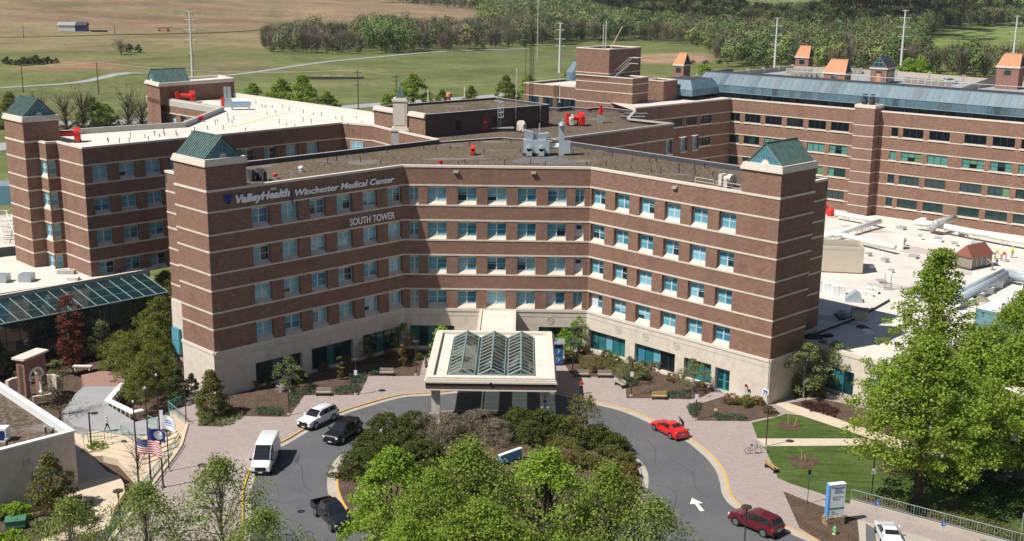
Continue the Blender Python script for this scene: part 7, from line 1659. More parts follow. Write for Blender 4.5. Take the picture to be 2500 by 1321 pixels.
q=G(1858,1098); prop('bike_rack','low grey bicycle rack beside the dark bicycle','bicycle rack',(q.x,q.y,.0),[('hoop',lambda b:b.tube([(0,-.9,0),(0,-.9,.7),(0,.9,.7),(0,.9,0)],.035,'galv',6)),('bar',lambda b:b.tube([(0,-.3,0),(0,-.3,.7)],.02,'galv',5).tube([(0,.3,0),(0,.3,.7)],.02,'galv',5))],.35)
# tree stakes on the lawn
for k,(x1,y1,x2,y2,dx,lab) in enumerate(((1925,1037,1938,1046,2,'pale stake in the small lawn triangle, upright one'),(1938,1043,1944,1025,3,'pale leaning stake in the small lawn triangle'),(1957,1124,1960,1098,0,'upright pale stake in the larger mulch ring'),(1966,1127,1968,1110,0,'shorter pale stake in the larger mulch ring'))):
    q=G(x1,y1); prop('tree_stake',lab,'stake',(q.x,q.y,0),[('stake',lambda b:b.tube([(0,0,0),(.28 if k==1 else -.06,0,1.1 if k!=3 else .75)],.04,'wood_yellow',5))])
# railings
def railing(name,label,pts,h,mt,sp=.35,z=None):
    T=empty(name,tuple(pts[0]),label,'railing'); o=Vector(pts[0]); a=MB(); b=MB(); c=MB()
    P=[Vector(p)-o for p in pts]
    a.tube([p+Vector((0,0,h)) for p in P],.04,mt,6); a.tube([p+Vector((0,0,.12)) for p in P],.025,mt,5)
    for i in range(len(P)-1):
        L_=(P[i+1]-P[i]).length; n=max(1,int(L_/sp))
        for k in range(n):
            p=P[i]+(P[i+1]-P[i])*(k/n); (c if k%6==0 else b).cyl(p+Vector((0,0,0 if k%6==0 else .12)),p+Vector((0,0,h)),.035 if k%6==0 else .014,mt,4)
    a.build('handrail',T); c.build('upright',T); 
    if b.v: b.build('infill_bars',T)
    return T
railing('railing','long green railing on top of the retaining wall down the left side of the plaza',[Vector((p.x-.12,p.y,.10)) for p in edge[0:4]],.95,'green_rail',.28)
railing('railing','green railing at the head of the stairs left of the conical evergreen',[Vector((p.x,p.y,.10)) for p in (G(453,1037),G(412,1004),G(455,985),G(495,975))],.95,'green_rail',.28)
railing('railing','short green railing above the lower steps near the grey path',[Vector((*G(x,y,tz2).to_2d(),tz2)) for x,y in ((296,1058),(335,1082),(365,1100))],.9,'green_rail',.28)
railing('railing','green stair handrail in front of the walking person',[Vector((*G(x,y,tz2).to_2d(),tz2-.2)) for x,y in ((215,1075),(255,1068),(290,1062))],.85,'green_rail',.3)
railing('railing','green stair rail behind the white flag',[Vector((*G(x,y,-.6).to_2d(),-.6)) for x,y in ((362,1035),(385,1045),(420,1022))],.9,'green_rail',.28)
wl=[G(x,y) for x,y in ((2075,1232),(2300,1292),(2560,1362))]; mb=MB(); mb.sweep([(p.x,p.y) for p in wl],-.25,.0,-.1,.42,'concrete'); tag(mb.build('ramp_wall'),'low concrete ramp wall with a grey railing in the lower right corner','wall')
railing('railing','grey green ramp railing in the lower right corner',[Vector((p.x+.1,p.y+.1,.42)) for p in wl],.95,'copper_frame',.22)
# flagpoles and flags
def wave(u,v,ph,Lf): return (.16*math.sin(u*3.4+ph)+.05*math.sin(u*7+v*3+ph))*min(1,u/.5+.1)
FPO=[(344,1264,977,'black flagpole with the striped flag, nearest to the bottom'),(371.9,1228,944,'black flagpole with the dark blue flag'),(398.5,1190,912,'black flagpole with the white flag, farthest one')]
poles=[]
for px,py,pt_,lab in FPO:
    q=G(px,py); h=ztop((q.x,q.y),pt_); poles.append(q)
    prop('flagpole',lab,'flagpole',(q.x,q.y,0),[('pole',lambda b:b.cyl((0,0,.1),(0,0,h-.25),.085,'bronze',10,.045)),('base',lambda b:b.lathe((0,0,0),[(.22,0),(.22,.10),(.12,.2)],'dark_metal',12)),('finial',lambda b:b.lathe((0,0,h-.25),[(.03,0),(.1,.05),(.12,.12),(.08,.2),(.02,.25)],'galv',10))],0,'flagpoles on the plaza')
def flag(i,px0,py0,px1,py1,lab,fn,drop=0):
    q=poles[i]; n=Vector((.93,-.30,0)).normalized(); F=Fr((q.x,q.y),n)
    zt=ztop((q.x,q.y),py0); zb=ztop((q.x,q.y),py1); sc_=FPX/((Vector((q.x,q.y,zt))-CAM).dot(FW)); Lf=(px1-px0)/sc_/n.x*1.0; H=zt-zb
    T=empty('flag',(q.x,q.y,zb),lab,'flag'); mb=MB(); loc=T.location
    NX,NY=40,26
    def P(u,v,o=0): p=F.p(.1+u*Lf,wave(u*Lf,v,i*1.3,Lf)+o,zb+v*H-u*u*.12*H-u*.05)-loc; return (p.x,p.y,p.z)
    for a in range(NX):
        for b_ in range(NY):
            mb.face([P(a/NX,b_/NY),P((a+1)/NX,b_/NY),P((a+1)/NX,(b_+1)/NY),P(a/NX,(b_+1)/NY)],fn((a+.5)/NX,(b_+.5)/NY))
    o=mb.build('cloth',T,False); return T,P,Lf,H
def us(u,v): 
    if u<.40 and v>6/13: return 'flag_blue'
    return 'flag_red' if int(v*13)%2==0 else 'flag_white'
T,P,Lf,H=flag(0,344,1068,413,1103,'striped red and white flag with a blue starred corner',us)
mb=MB()
for r_ in range(9):
    for c_ in range(6 if r_%2==0 else 5):
        u=(.035+.066*c_+(0 if r_%2==0 else .033)); v=6/13+.035+r_*.057
        for o_ in (.012,-.012): 
            a=.011;b=a*Lf/H; q4=[P(u-a,v,o_),P(u,v-b,o_),P(u+a,v,o_),P(u,v+b,o_)]; mb.face(q4 if o_<0 else q4[::-1],'flag_white')
mb.build('stars',T)
T,P,Lf,H=flag(1,371,1044,418,1073,'dark blue flag with a round grey seal',lambda u,v:'flag_blue')
mb=MB(); k=H/Lf
for rad,mt,oo in ((.36,'seal',.015),(.25,'flag_blue',.022),(.22,'seal',.03)):
    for sg_ in (1,-1):
        pts=[P(.52+rad*k*math.cos(2*PI*i/18),.5+rad*math.sin(2*PI*i/18),oo*sg_) for i in range(18)]; c0=P(.52,.5,oo*sg_)
        for i in range(18): mb.face([c0,pts[i],pts[(i+1)%18]],mt)
mb.build('seal',T)
T,P,Lf,H=flag(2,397,1012,440,1046,'white flag with faint blue lettering',lambda u,v:'flag_white')
mb=MB()
for (u0,u1,v0,v1) in ((.30,.80,.62,.70),(.28,.85,.46,.56),(.34,.78,.32,.38)):
    for i in range(10):
        a=u0+(u1-u0)*i/10;b=a+(u1-u0)/10*.72
        for o_ in (.015,-.015): mb.face([P(a,v0,o_),P(b,v0,o_),P(b,v1,o_),P(a,v1,o_)],'blue_light')
mb.build('lettering',T)
# brick arch memorial
q=G(66,975,tz2-.3); za=tz2-.3; dA_=Vector((.34,.94)); FAr=Fr((0,0),dA_); ha=ztop((q.x,q.y),880)-za
T=empty('brick_arch',(q.x,q.y,za),'red brick arch with a pale slab on top and white columns inside','monument')
def arp(nm,fn): mb=MB(); mb.fr=FAr; fn(mb); return mb.build(nm,T)
LA=3.3; th=1.1; HA=max(3.4,ha)
def archface(b):
    c=LA/2; r_=1.0; zc=2.0; n=14
    for w in (0,-th):
        q_=lambda pts: b.face([(u,w,z) for u,z in (pts if w==0 else pts[::-1])],'brick_red')
        q_([(0,0),(c-r_,0),(c-r_,HA),(0,HA)]); q_([(c+r_,0),(LA,0),(LA,HA),(c+r_,HA)])
        for i in range(n):
            a=PI-PI*i/n;d=PI-PI*(i+1)/n; q_([(c+r_*math.cos(a),zc+r_*math.sin(a)),(c+r_*math.cos(d),zc+r_*math.sin(d)),(c+r_*math.cos(d),HA),(c+r_*math.cos(a),HA)])
    b.face([(0,-th,0),(0,0,0),(0,0,HA),(0,-th,HA)],'brick_red'); b.face([(LA,0,0),(LA,-th,0),(LA,-th,HA),(LA,0,HA)],'brick_red')
    for u in (c-r_,c+r_): b.face([(u,0,0),(u,-th,0),(u,-th,zc),(u,0,zc)],'brick_red')
    for i in range(n):
        a=PI-PI*i/n;d=PI-PI*(i+1)/n; b.face([(c+r_*math.cos(a),0,zc+r_*math.sin(a)),(c+r_*math.cos(a),-th,zc+r_*math.sin(a)),(c+r_*math.cos(d),-th,zc+r_*math.sin(d)),(c+r_*math.cos(d),0,zc+r_*math.sin(d))],'stone_cap')
arp('brick_body',archface)
arp('side_panel',lambda b:b.box((-.03,-th+.3,.5),(0,-.3,HA-.7),'brick_dark'))
arp('cap_slab',lambda b:b.box((-.3,-th-.3,HA),(LA+.3,.3,HA+.22),'stone_cap'))
def trim(b):
    c=LA/2
    for i in range(14):
        a=PI-PI*i/14;d=PI-PI*(i+1)/14; b.mesh([(c+r_*math.cos(t),w,2.0+r_*math.sin(t)) for t in (a,d) for r_ in (.98,1.22) for w in (.0,.07)],[(1,3,7,5),(0,1,5,4),(3,2,6,7)],'metal_white')
arp('arch_trim',trim)
for u in (LA/2-.85,LA/2+.85): arp('column',lambda b:b.cyl((u,-.2,0),(u,-.2,2.0),.14,'metal_white',12).box((u-.22,-.42,0),(u+.22,.02,.16),'metal_white').box((u-.2,-.4,1.86),(u+.2,0,2.02),'metal_white'))
def seatwall(name,label,px,z0,z1,w,mt,cat='wall'):
    P_=[G(x,y,z1) for x,y in px]; mb=MB(); mb.sweep([(p.x,p.y) for p in P_],-w/2,w/2,z0,z1,mt); tag(mb.build(name),label,cat)
seatwall('garden_wall','low pale garden wall right of the brick arch',[(112,915),(128,914),(150,922)],tz2-.6,-.35,.35,'stone'); seatwall('garden_wall','short pale garden wall left of the brick arch',[(16,930),(28,924),(46,920)],tz2-.6,-.3,.4,'stone'); seatwall('garden_kerb','curved pale kerb at the foot of the brick arch',[(80,968),(120,962),(146,948)],tz2-.6,tz2+.1,.3,'stone')
P_=[G(x,y,-.65) for x,y in ((300,935),(263,976),(325,1006),(349,1000))]; c0=P_[0]
T=empty('stone_bench',(c0.x,c0.y,-1.3),'long angled white stone bench along the grey lower path','bench'); mb=MB(); mb.sweep([(p.x-c0.x,p.y-c0.y) for p in P_],-.35,.30,.53,.68,'metal_white'); mb.build('seat',T)
for i in range(3):
    for k in range(6 if i<2 else 2):
        p=P_[i]+(P_[i+1]-P_[i])*((k+.3)/(6 if i<2 else 2))-c0; mb=MB(); mb.box((p.x-.06,p.y-.3,-.2),(p.x+.06,p.y+.28,.53),'cream'); mb.build('leg',T)
q=G(202,903,tz2); prop('stone_bench','small pale stone bench in the shade beyond the red brick path','bench',(q.x,q.y,tz2),[('seat',lambda b:b.box((-1.1,-.3,.4),(1.1,.3,.52),'stone_cap')),('leg',lambda b:b.box((-.95,-.25,0),(-.75,.25,.4),'stone')),('leg',lambda b:b.box((.75,-.25,0),(.95,.25,.4),'stone'))])
# blue monument sign under the island trees
a_=G(1218,1112,1.1); b_=G(1274,1092,1.1); q=(a_+b_)/2; an=math.atan2(b_.y-a_.y,b_.x-a_.x)
prop('island_sign','blue sign board with a white top edge hidden among the island tree leaves','sign',(q.x,q.y,0),[('board',lambda b:b.box((-1.35,-.12,.15),(1.35,.12,1.0),'blue_light')),('top_edge',lambda b:b.box((-1.4,-.18,1.0),(1.4,.18,1.12),'metal_white')),('post',lambda b:b.box((-1.1,-.1,0),(-.95,.1,.15),'dark_metal')),('post',lambda b:b.box((.95,-.1,0),(1.1,.1,.15),'dark_metal'))],an)
# ================================================================ roof equipment
def blower(name,label,px,py,z,rz,mt,s=1.0,duct=0,dm=None):
    q=G(px,py,z); parts=[('scroll_housing',lambda b:b.cyl((-.35,0,.95),(.35,0,.95),.8,mt,18).box((-.35,-.05,.2),(.35,.80,1.0),mt)),('motor_cover',lambda b:b.box((-.28,-1.15,.15),(.28,-.75,1.1),mt).cyl((0,-1.15,1.1),(0,-.75,1.1),.28,mt,12)),('frame',lambda b:b.box((-.4,-1.1,0),(.4,.8,.18),'dark_metal'))]
    if duct: parts.append(('duct',lambda b:b.cyl((-.3,0,1.0),(-.3-duct,.3,1.05),.34,dm or mt,14).box((-.3-duct-.5,-.35,.2),(-.3-duct,.85,1.6),dm or mt)))
    T=prop(name,label,'roof fan',(q.x,q.y,z),parts,rz); T.scale=(s,s,s); return T
blower('roof_blower','red fan with a long red duct beside the far left tower',190,346,21.8,.3,'red_paint',1.1,duct=2.6)
blower('roof_blower','big red fan on the white roof beside the rear stair block',470,250,21.8,.4,'red_paint',1.15,duct=1.7)
q=G(415,243,21.8); prop('air_handler','grey air handling unit on the white roof left of the red fan','roof unit',(q.x,q.y,21.8),[('cabinet',lambda b:b.box((-1.8,-.6,.4),(1.6,.6,1.5),'metal_grey')),('hood',lambda b:b.box((1.6,-.5,.3),(2.6,.5,1.2),'metal_grey')),('frame',lambda b:b.box((-1.8,-.5,0),(2.5,.5,.38),'galv'))],.45)
blower('roof_blower','small red fan standing alone in the middle of the gravel roof',1155,378,21.8,PI/2*0,'red_paint',.72)
blower('roof_blower','red fan with duct on the gravel roof right of the penthouse',1418,306,21.8,.2,'red_paint',1.15,duct=1.2)
blower('roof_blower','cream coloured fan left of the red one behind the penthouse',1392,306,21.8,.2,'cream',.95)
blower('roof_blower','cream fan with a round inlet at the foot of the penthouse wall',1272,322,21.8,.5,'cream',.95)
blower('roof_blower','cream elbow fan beside the right corner tower',1783,458,21.8,-.8,'cream',.85,duct=.9)
blower('roof_blower','dark grey hood with red caps beside the left corner tower',636,440,21.8,.8,'roof_dark',.8,duct=.8,dm='roof_dark')
q=G(1187,322,21.8); prop('gooseneck_vent','white gooseneck vent near the red penthouse door','vent',(q.x,q.y,21.8),[('riser',lambda b:b.cyl((0,0,0),(0,0,1.1),.28,'metal_white',12)),('hood',lambda b:b.tube([(0,0,1.1),(-.15,0,1.4),(-.45,0,1.45),(-.6,0,1.2)],.30,'metal_white',12))])
q=G(1216,320,21.8); prop('roof_hatch','flat grey roof hatch beside the gooseneck vent','hatch',(q.x+.6,q.y,21.8),[('curb',lambda b:b.box((-1.6,-.6,0),(1.6,.6,.45),'roof_dark')),('lid',lambda b:b.box((-1.7,-.7,.45),(1.7,.7,.58),'galv'))],.1)
q=G(1465,300,21.8); prop('exhaust_stack','red stack on a grey cabinet, right part of the gravel roof','vent',(q.x,q.y,21.8),[('cabinet',lambda b:b.box((-.4,-.4,0),(.4,.4,1.2),'metal_grey')),('stack',lambda b:b.cyl((0,0,1.2),(0,0,2.7),.27,'red_paint',12).box((.1,-.2,1.6),(.6,.2,2.1),'red_paint'))])
q=G(1310,380,21.8); AH=empty('air_handler',(q.x,q.y,21.8),'large grey blue air handling unit with tall duct in the middle of the gravel roof','roof unit')
for nm,fn in (('cabinet',lambda b:b.box((-1.7,-.3,.35),(1.6,1.6,2.0),'duct')),('frame',lambda b:b.box((-1.75,-.4,0),(1.65,1.7,.33),'roof_dark')),
    ('fan_cowl',lambda b:b.box((-1.3,-1.0,.1),(-.6,-.3,1.0),'duct').cyl((-.95,-1.0,1.0),(-.95,-.3,1.0),.35,'duct',12)),('fan_cowl',lambda b:b.box((.25,-1.0,.1),(.95,-.3,1.0),'duct').cyl((.6,-1.0,1.0),(.6,-.3,1.0),.35,'duct',12)),
    ('intake_hood',lambda b:b.mesh([(-1.45,0,2.0),(-.55,0,2.0),(-.55,1.0,2.0),(-1.45,1.0,2.0),(-1.75,-.1,3.25),(-.45,-.1,3.0),(-.45,1.0,3.0),(-1.75,1.0,3.25)],[(0,1,5,4),(1,2,6,5),(2,3,7,6),(3,0,4,7),(4,5,6,7)],'duct')),('intake_hood',lambda b:b.mesh([(.3,0,2.0),(1.1,0,2.0),(1.1,1.0,2.0),(.3,1.0,2.0),(.2,-.1,2.75),(1.5,-.1,2.9),(1.5,1.0,2.9),(.2,1.0,2.75)],[(0,1,5,4),(1,2,6,5),(2,3,7,6),(3,0,4,7),(4,5,6,7)],'duct')),
    ('pipe_stack',lambda b:b.cyl((-.15,.8,2.0),(-.15,.8,2.9),.22,'metal_grey',10).cyl((.35,1.3,2),(.35,1.3,4.0),.07,'galv',6)),
    ('round_duct',lambda b:b.cyl((1.6,.8,1.1),(2.9,.8,1.1),.38,'metal_white',14)),('tall_duct',lambda b:b.box((2.8,.4,0),(3.5,1.2,3.6),'duct').tube([(3.15,.8,3.6),(3.15,.75,4.0),(3.15,.3,4.05),(3.15,.1,3.7)],.36,'duct',10)),('plenum',lambda b:b.box((3.5,.3,.3),(4.3,1.3,1.9),'duct')),('pipe_stack',lambda b:b.cyl((3.3,1.2,3.6),(3.3,1.2,4.6),.06,'galv',6))):
    mb=MB(); fn(mb); mb.build(nm,AH)
for px,py,mt,s,lab in ((735,420,'metal_white',.32,'silver turbine vent on the gravel roof near the left tower'),(672,436,'red_paint',.3,'pinkish red turbine vent by the guard rail near the left tower'),(1076,403,'cloth_red',.28,'pink cap vent at the front edge of the gravel roof'),(491,297,'cloth_red',.4,'pink cap vent on the white roof'),(2203,600,'metal_grey',.55,'grey turbine vent on a white curb on the podium')):
    zz_=21.8 if py<500 else zL; q=G(px,py,zz_); prop('turbine_vent',lab,'vent',(q.x,q.y,zz_),[('curb',lambda b:b.box((-s*.9,-s*.9,0),(s*.9,s*.9,s*.5),'white_roof' if py>500 else 'metal_grey')),('turbine',lambda b:b.lathe((0,0,s*.5),[(s*.6,0),(s*.6,s*.4),(s,s*.8),(s,s*1.3),(s*.6,s*1.7)],mt,14))])
q=G(556,262,21.8); prop('exhaust_stack','twin grey stacks with red boxes on the white roof','vent',(q.x,q.y,21.8),[('stack',lambda b:b.box((-.5,-.3,1.2),(-.05,.3,3.4),'metal_grey')),('stack',lambda b:b.box((.15,-.3,1.2),(.6,.3,3.4),'metal_grey')),('red_box',lambda b:b.box((-1.0,-.4,0),(-.5,.4,1.6),'red_paint')),('cabinet',lambda b:b.box((-.45,-.4,0),(.7,.4,1.2),'metal_grey'))])
q=G(588,268,21.8); prop('roof_chiller','low grey blue chiller on legs beside the twin stacks','roof unit',(q.x,q.y,21.8),[('cabinet',lambda b:b.box((-1.6,-.7,.45),(1.5,.7,1.2),'metal_grey')),('top',lambda b:b.box((-1.6,-.7,1.21),(1.4,.7,1.3),'blue_light')),('leg',lambda b:b.box((-1.5,-.6,0),(-1.3,.6,.45),'galv')),('leg',lambda b:b.box((1.3,-.6,0),(1.5,.6,.45),'galv'))],.15)
# guard rails on the roof
def rrail(px,py,px2,py2,lab):
    a=G(px,py,21.8);b=G(px2,py2,21.8); T=empty('guard_rail',tuple(a),lab,'railing'); mb=MB(); d=b-a; mb.tube([(0,0,0),(0,0,.9),(d.x,d.y,.9),(d.x,d.y,0)],.035,'cream',5).tube([(0,0,.5),(d.x,d.y,.5)],.03,'cream',5); mb.build('rail',T)
rrail(655,447,712,436,'pale guard rail at the roof edge near the left corner tower'); rrail(1697,452,1742,460,'pale guard rail at the roof edge near the right tower, left one'); rrail(1748,462,1808,472,'pale guard rail at the roof edge beside the cream elbow fan')
# small roof pipes
pm=MB(); pm.cyl((0,0,0),(0,0,.42),.05,'dark_metal',6).cyl((0,0,.40),(0,0,.47),.085,'dark_metal',6); pme=pm.data('pipe'); 
pr_=random.Random(2)
stp=[(945,372),(958,363),(1034,363),(1049,357),(1064,366),(1099,363),(836,375),(847,383),(889,377),(1146,356),(930,400),(1181,372),(1119,403),(1135,398),(1295,400),(1232,402),(1332,405),(1374,365),(1394,363),(1400,372),(1436,378),(1474,380),(1495,378),(1543,393),(1586,395),(1602,396),(1433,403),(1480,403),(1503,412),(1540,411),(1590,420),(1613,424),(1614,417),(1657,413),(1658,422),(1697,424),(1695,414),(1720,410),(1740,430),(880,395),(822,392),(800,398),(1270,371),(1247,350),(1106,336),(1443,275),(1345,282),(1500,268)]
wrp=[(236,322),(281,318),(263,343),(319,334),(265,347),(292,348),(354,336),(378,330),(400,325),(402,331),(363,342),(316,348),(430,328),(433,332),(413,345),(390,334),(545,315),(531,297),(526,303),(468,325),(475,321),(567,300),(556,286),(558,297),(571,291),(507,350-35),(625,252),(612,256),(640,260),(665,262),(690,262),(706,270),(741,275),(765,280),(785,283),(740,295),(760,300),(652,278),(682,300),(700,305),(720,312),(795,310),(820,290),(835,293),(870,288),(884,303),(850,310),(648,262),(672,275),(600,322)]
for lst,lab,grp in ((stp,'short black vent pipe standing in the roof gravel','vent pipes on the gravel roofs'),(wrp,'short black vent pipe on the white roof','vent pipes on the white roof')):
    for k,(px,py) in enumerate(lst):
        q=G(px,py+1.5,21.8); o=link('vent_pipe',pme,None,(q.x,q.y,21.8)); s_=pr_.uniform(.8,1.5); o.scale=(1,1,s_); tag(o,lab,'vent pipe',grp)
# ---- podium roof things
def pipe(name,label,pts,r,mt,legs=True,sup='galv'):
    P_=[G(x,y,zL+h) for x,y,h in pts]; o=P_[0]; T=empty(name,tuple(o),label,'pipe'); mb=MB(); mb.tube([p-o for p in P_],r,mt,12)
    for p in P_[1:-1]: c=p-o; mb.lathe(c-Vector((0,0,r)),[(r*.3,0),(r*.8,r*.3),(r*1.05,r),(r*.8,r*1.7),(r*.3,2*r)],mt,10)
    mb.build('pipe_run',T,True)
    if legs:
        mb=MB()
        for i in range(len(P_)-1):
            n=max(1,int((P_[i+1]-P_[i]).length/3.5))
            for k in range(n):
                p=P_[i]+(P_[i+1]-P_[i])*((k+.5)/n)-o; zf=zL-o.z; mb.box((p.x-r,p.y-.05,zf),(p.x-r+.06,p.y+.05,p.z-r*.9),sup).box((p.x+r-.06,p.y-.05,zf),(p.x+r,p.y+.05,p.z-r*.9),sup).box((p.x-r,p.y-.05,p.z-r*1.05),(p.x+r,p.y+.05,p.z-r*.9),sup)
        mb.build('pipe_support',T)
    return T
pipe('roof_pipe','white insulated pipe hooking from the red valve to the brick pier corner',[(2040,520,1.1),(2148,540,1.1),(2015,577,1.1)],.42,'metal_white')
pipe('roof_pipe','white insulated pipe running forward to the tall white box',[(2015,570,1.1),(2060,575,1.1),(2185,604,1.1)],.42,'metal_white')
pipe('roof_pipe','long white insulated pipe crossing the podium to the right edge',[(2235,542,1.3),(2280,548,1.3),(2420,575,1.3),(2560,600,1.3)],.5,'metal_white')
pipe('roof_pipe','grey white double bend pipe behind the blue container',[(2330,735,1.2),(2458,670,1.2),(2560,690,1.2)],.55,'duct'); pipe('roof_pipe','upper grey white pipe beside the bend behind the blue container',[(2330,718,1.3),(2450,662,1.3),(2560,676,1.3)],.35,'duct',False)
pipe('roof_duct','dark grey square duct rising beside the long white pipe',[(2275,560,.6),(2285,545,2.0),(2330,532,2.0)],.55,'galv',False)
pipe('roof_pipe','thin white pipe beside the brick pier with two small bends',[(2238,540,.8),(2250,536,1.2),(2262,535,1.2)],.3,'metal_white',False)
def pbox(name,label,cat,px,py,sx,sy,h,mt,rz=-.68,top=None,extra=()):
    q=G(px,py,zL); return prop(name,label,cat,(q.x,q.y,zL),[('cabinet',lambda b:b.box((-sx/2,-sy/2,0),(sx/2,sy/2,h),mt,top=top))]+list(extra),rz)
pbox('plant_box','big beige plant enclosure with an open grated top on the podium','roof unit',2050,657,5.6,4.8,3.3,'beige_metal',-.15,'louvre',[('rim',lambda b:b.sweep([(-2.8,-2.4),(2.8,-2.4),(2.8,2.4),(-2.8,2.4)],-.25,.03,3.3,3.7,'beige_metal',closed=True)),('door',lambda b:b.box((2.8,-.8,.1),(2.85,.3,2.2),'cream')),('lamp',lambda b:b.box((2.8,.9,2.3),(3.1,1.2,2.6),'black')),('kickplate',lambda b:b.sweep([(-2.8,-2.4),(2.8,-2.4),(2.8,2.4),(-2.8,2.4)],-.02,.03,0,.15,'brown_roof',closed=True))])
pbox('pipe_riser_box','tall white box at the end of the forward white pipe','roof unit',2192,607,1.5,1.2,1.9,'metal_white',-.3)
pbox('beige_duct_unit','long beige duct unit along the foot of the east brick wall','roof unit',2430,545,11.5,2.2,1.9,'beige_metal',-.68,None,[('lid',lambda b:b.box((-5.9,-1.2,1.9),(5.9,1.2,2.05),'cream')),('joint',lambda b:b.box((-.04,-1.13,0),(.04,-1.1,1.9),'louvre'))])
pbox('roofed_unit','louvred beige unit with a steep red brown metal roof','roof unit',2375,650,4.8,2.6,1.75,'louvre',.62,None,[('hip_roof',lambda b:b.mesh([(-2.6,-1.5,1.75),(2.6,-1.5,1.75),(2.6,1.5,1.75),(-2.6,1.5,1.75),(-1.9,0,3.3),(2.3,0,3.3)],[(0,1,5,4),(1,2,5),(2,3,4,5),(3,0,4)],'brown_roof')),('frame_post',lambda b:[b.box((x-.07,-1.34,0),(x+.07,-1.30,1.75),'cream') for x in (-2.33,-1.2,0,1.2,2.33)]),('skirt',lambda b:b.box((-2.7,-1.6,0),(2.7,1.6,.2),'roof_dark'))])
for k,(px,py,sx,sy,h,lab) in enumerate(((2003,712,1.6,1.3,1.5,'white wrapped pallet on the podium, left of three'),(2024,716,1.5,1.3,1.4,'white wrapped pallet on the podium, middle of three'),(2046,720,1.7,1.4,1.3,'white wrapped pallet on the podium, right of three'),(2112,722,1.8,1.0,.6,'low white bundle on the podium in front of the pallets'),(2128,716,1.4,1.0,.8,'second low white bundle on the podium'))): pbox('wrapped_pallet',lab,'pallet',px,py,sx,sy,h,'metal_white',-.1,None,[('strap',lambda b:b.box((-.04,-sy/2-.01,0),(.04,sy/2+.01,h+.01),'galv'))])
q=G(2085,736,zL); prop('duct_elbow','grey slanted duct hood at the podium step','duct',(q.x,q.y,zL),[('hood',lambda b:b.mesh([(-1.1,-.7,0),(1.1,-.7,0),(1.1,.7,0),(-1.1,.7,0),(-1.1,-.7,.5),(0,-.7,1.4),(.6,-.7,1.2),(.6,.7,1.2),(0,.7,1.4),(-1.1,.7,.5)],[(0,1,6,5,4),(3,9,8,7,2),(4,5,8,9),(5,6,7,8),(1,2,7,6),(0,4,9,3)],'duct')),('flange',lambda b:b.box((-1.2,-.75,0),(1.2,-.7,.1),'galv'))],-.2)
q=G(2068,775,zL); prop('grey_drum','grey covered drum in the shade of the right tower','drum',(q.x,q.y,zL),[('drum',lambda b:b.lathe((0,0,0),[(1.1,0),(1.15,.8),(.9,1.1)],'metal_grey',16)),('base',lambda b:b.box((-1.3,-1.3,0),(1.3,1.3,.12),'roof_dark'))])
q=G(2098,780,zL); prop('beige_box','small beige gabled box beside the grey drum','roof unit',(q.x,q.y,zL),[('cabinet',lambda b:b.box((-.9,-.6,0),(.9,.6,1.2),'beige_metal')),('lid',lambda b:b.mesh([(-1,-.7,1.2),(1,-.7,1.2),(1,.7,1.2),(-1,.7,1.2),(-1,0,1.5),(1,0,1.5)],[(0,1,5,4),(2,3,4,5),(1,2,5),(3,0,4)],'louvre'))],-.2)
q=G(2390,738,zL); prop('pyramid_skylight','low dark pyramid skylight in front of the red brown roofed unit','skylight',(q.x,q.y,zL),[('curb',lambda b:b.box((-1.3,-1.3,0),(1.3,1.3,.35),'white_roof')),('glazing',lambda b:b.mesh([(-1.2,-1.2,.35),(1.2,-1.2,.35),(1.2,1.2,.35),(-1.2,1.2,.35),(0,0,.85)],[(0,1,4),(1,2,4),(2,3,4),(3,0,4)],'louvre'))],-.1)
for k,(px,py,s,lab) in enumerate(((2026,530,.8,'red valve drum at the start of the hooked white pipe'),(2013,520,.7,'red valve drum nearest to the tower edge'),(1968,800,.5,'dark red reel at the base of the right tower'))):
    q=G(px,py,zL); prop('red_valve',lab,'valve',(q.x,q.y,zL),[('drum',lambda b:b.lathe((0,0,0),[(s*.7,.25),(s*.9,.5),(s*.9,1.2),(s*.5,1.5)],'red_paint',14)),('foot',lambda b:b.box((-s,-s,0),(s,s,.25),'white_roof'))])
# blue container unit
bq=G(2415,905,zL); bz=zL; C_=empty('blue_generator',(0,0,0),'blue generator enclosure with a white top behind the right hand trees','generator')
p0=G(2383,752,zL+3.2);p1=G(2441,765,zL+3.2);p2=G(2560,700,zL+3.2); p3=p0+(p2-p1); C_.location=(p0.x,p0.y,zL)
def lp(p): return (p.x-p0.x,p.y-p0.y)
mb=MB(); mb.prism([lp(p0),lp(p1),lp(p2),lp(p3)],0,3.1,'mansard_rib',top='metal_white'); mb.build('enclosure',C_)
mb=MB(); mb.sweep([lp(p0),lp(p1),lp(p2)],-.05,.08,2.95,3.2,'mansard_rib'); mb.sweep([lp(p0),lp(p1),lp(p2)],.0,.04,1.3,1.4,'teal_metal'); mb.build('trim',C_)
for k in range(5):
    q=G(2360+k*23,745-k*14,zL); prop('ballast_block','white topped pipe support box in the row behind the blue generator','roof unit',(q.x,q.y,zL),[('block',lambda b:b.box((-.8,-.6,0),(.8,.6,.8),'galv')),('lid',lambda b:b.box((-.85,-.65,.8),(.85,.65,.9),'metal_white'))],.5,'support boxes behind the blue generator')
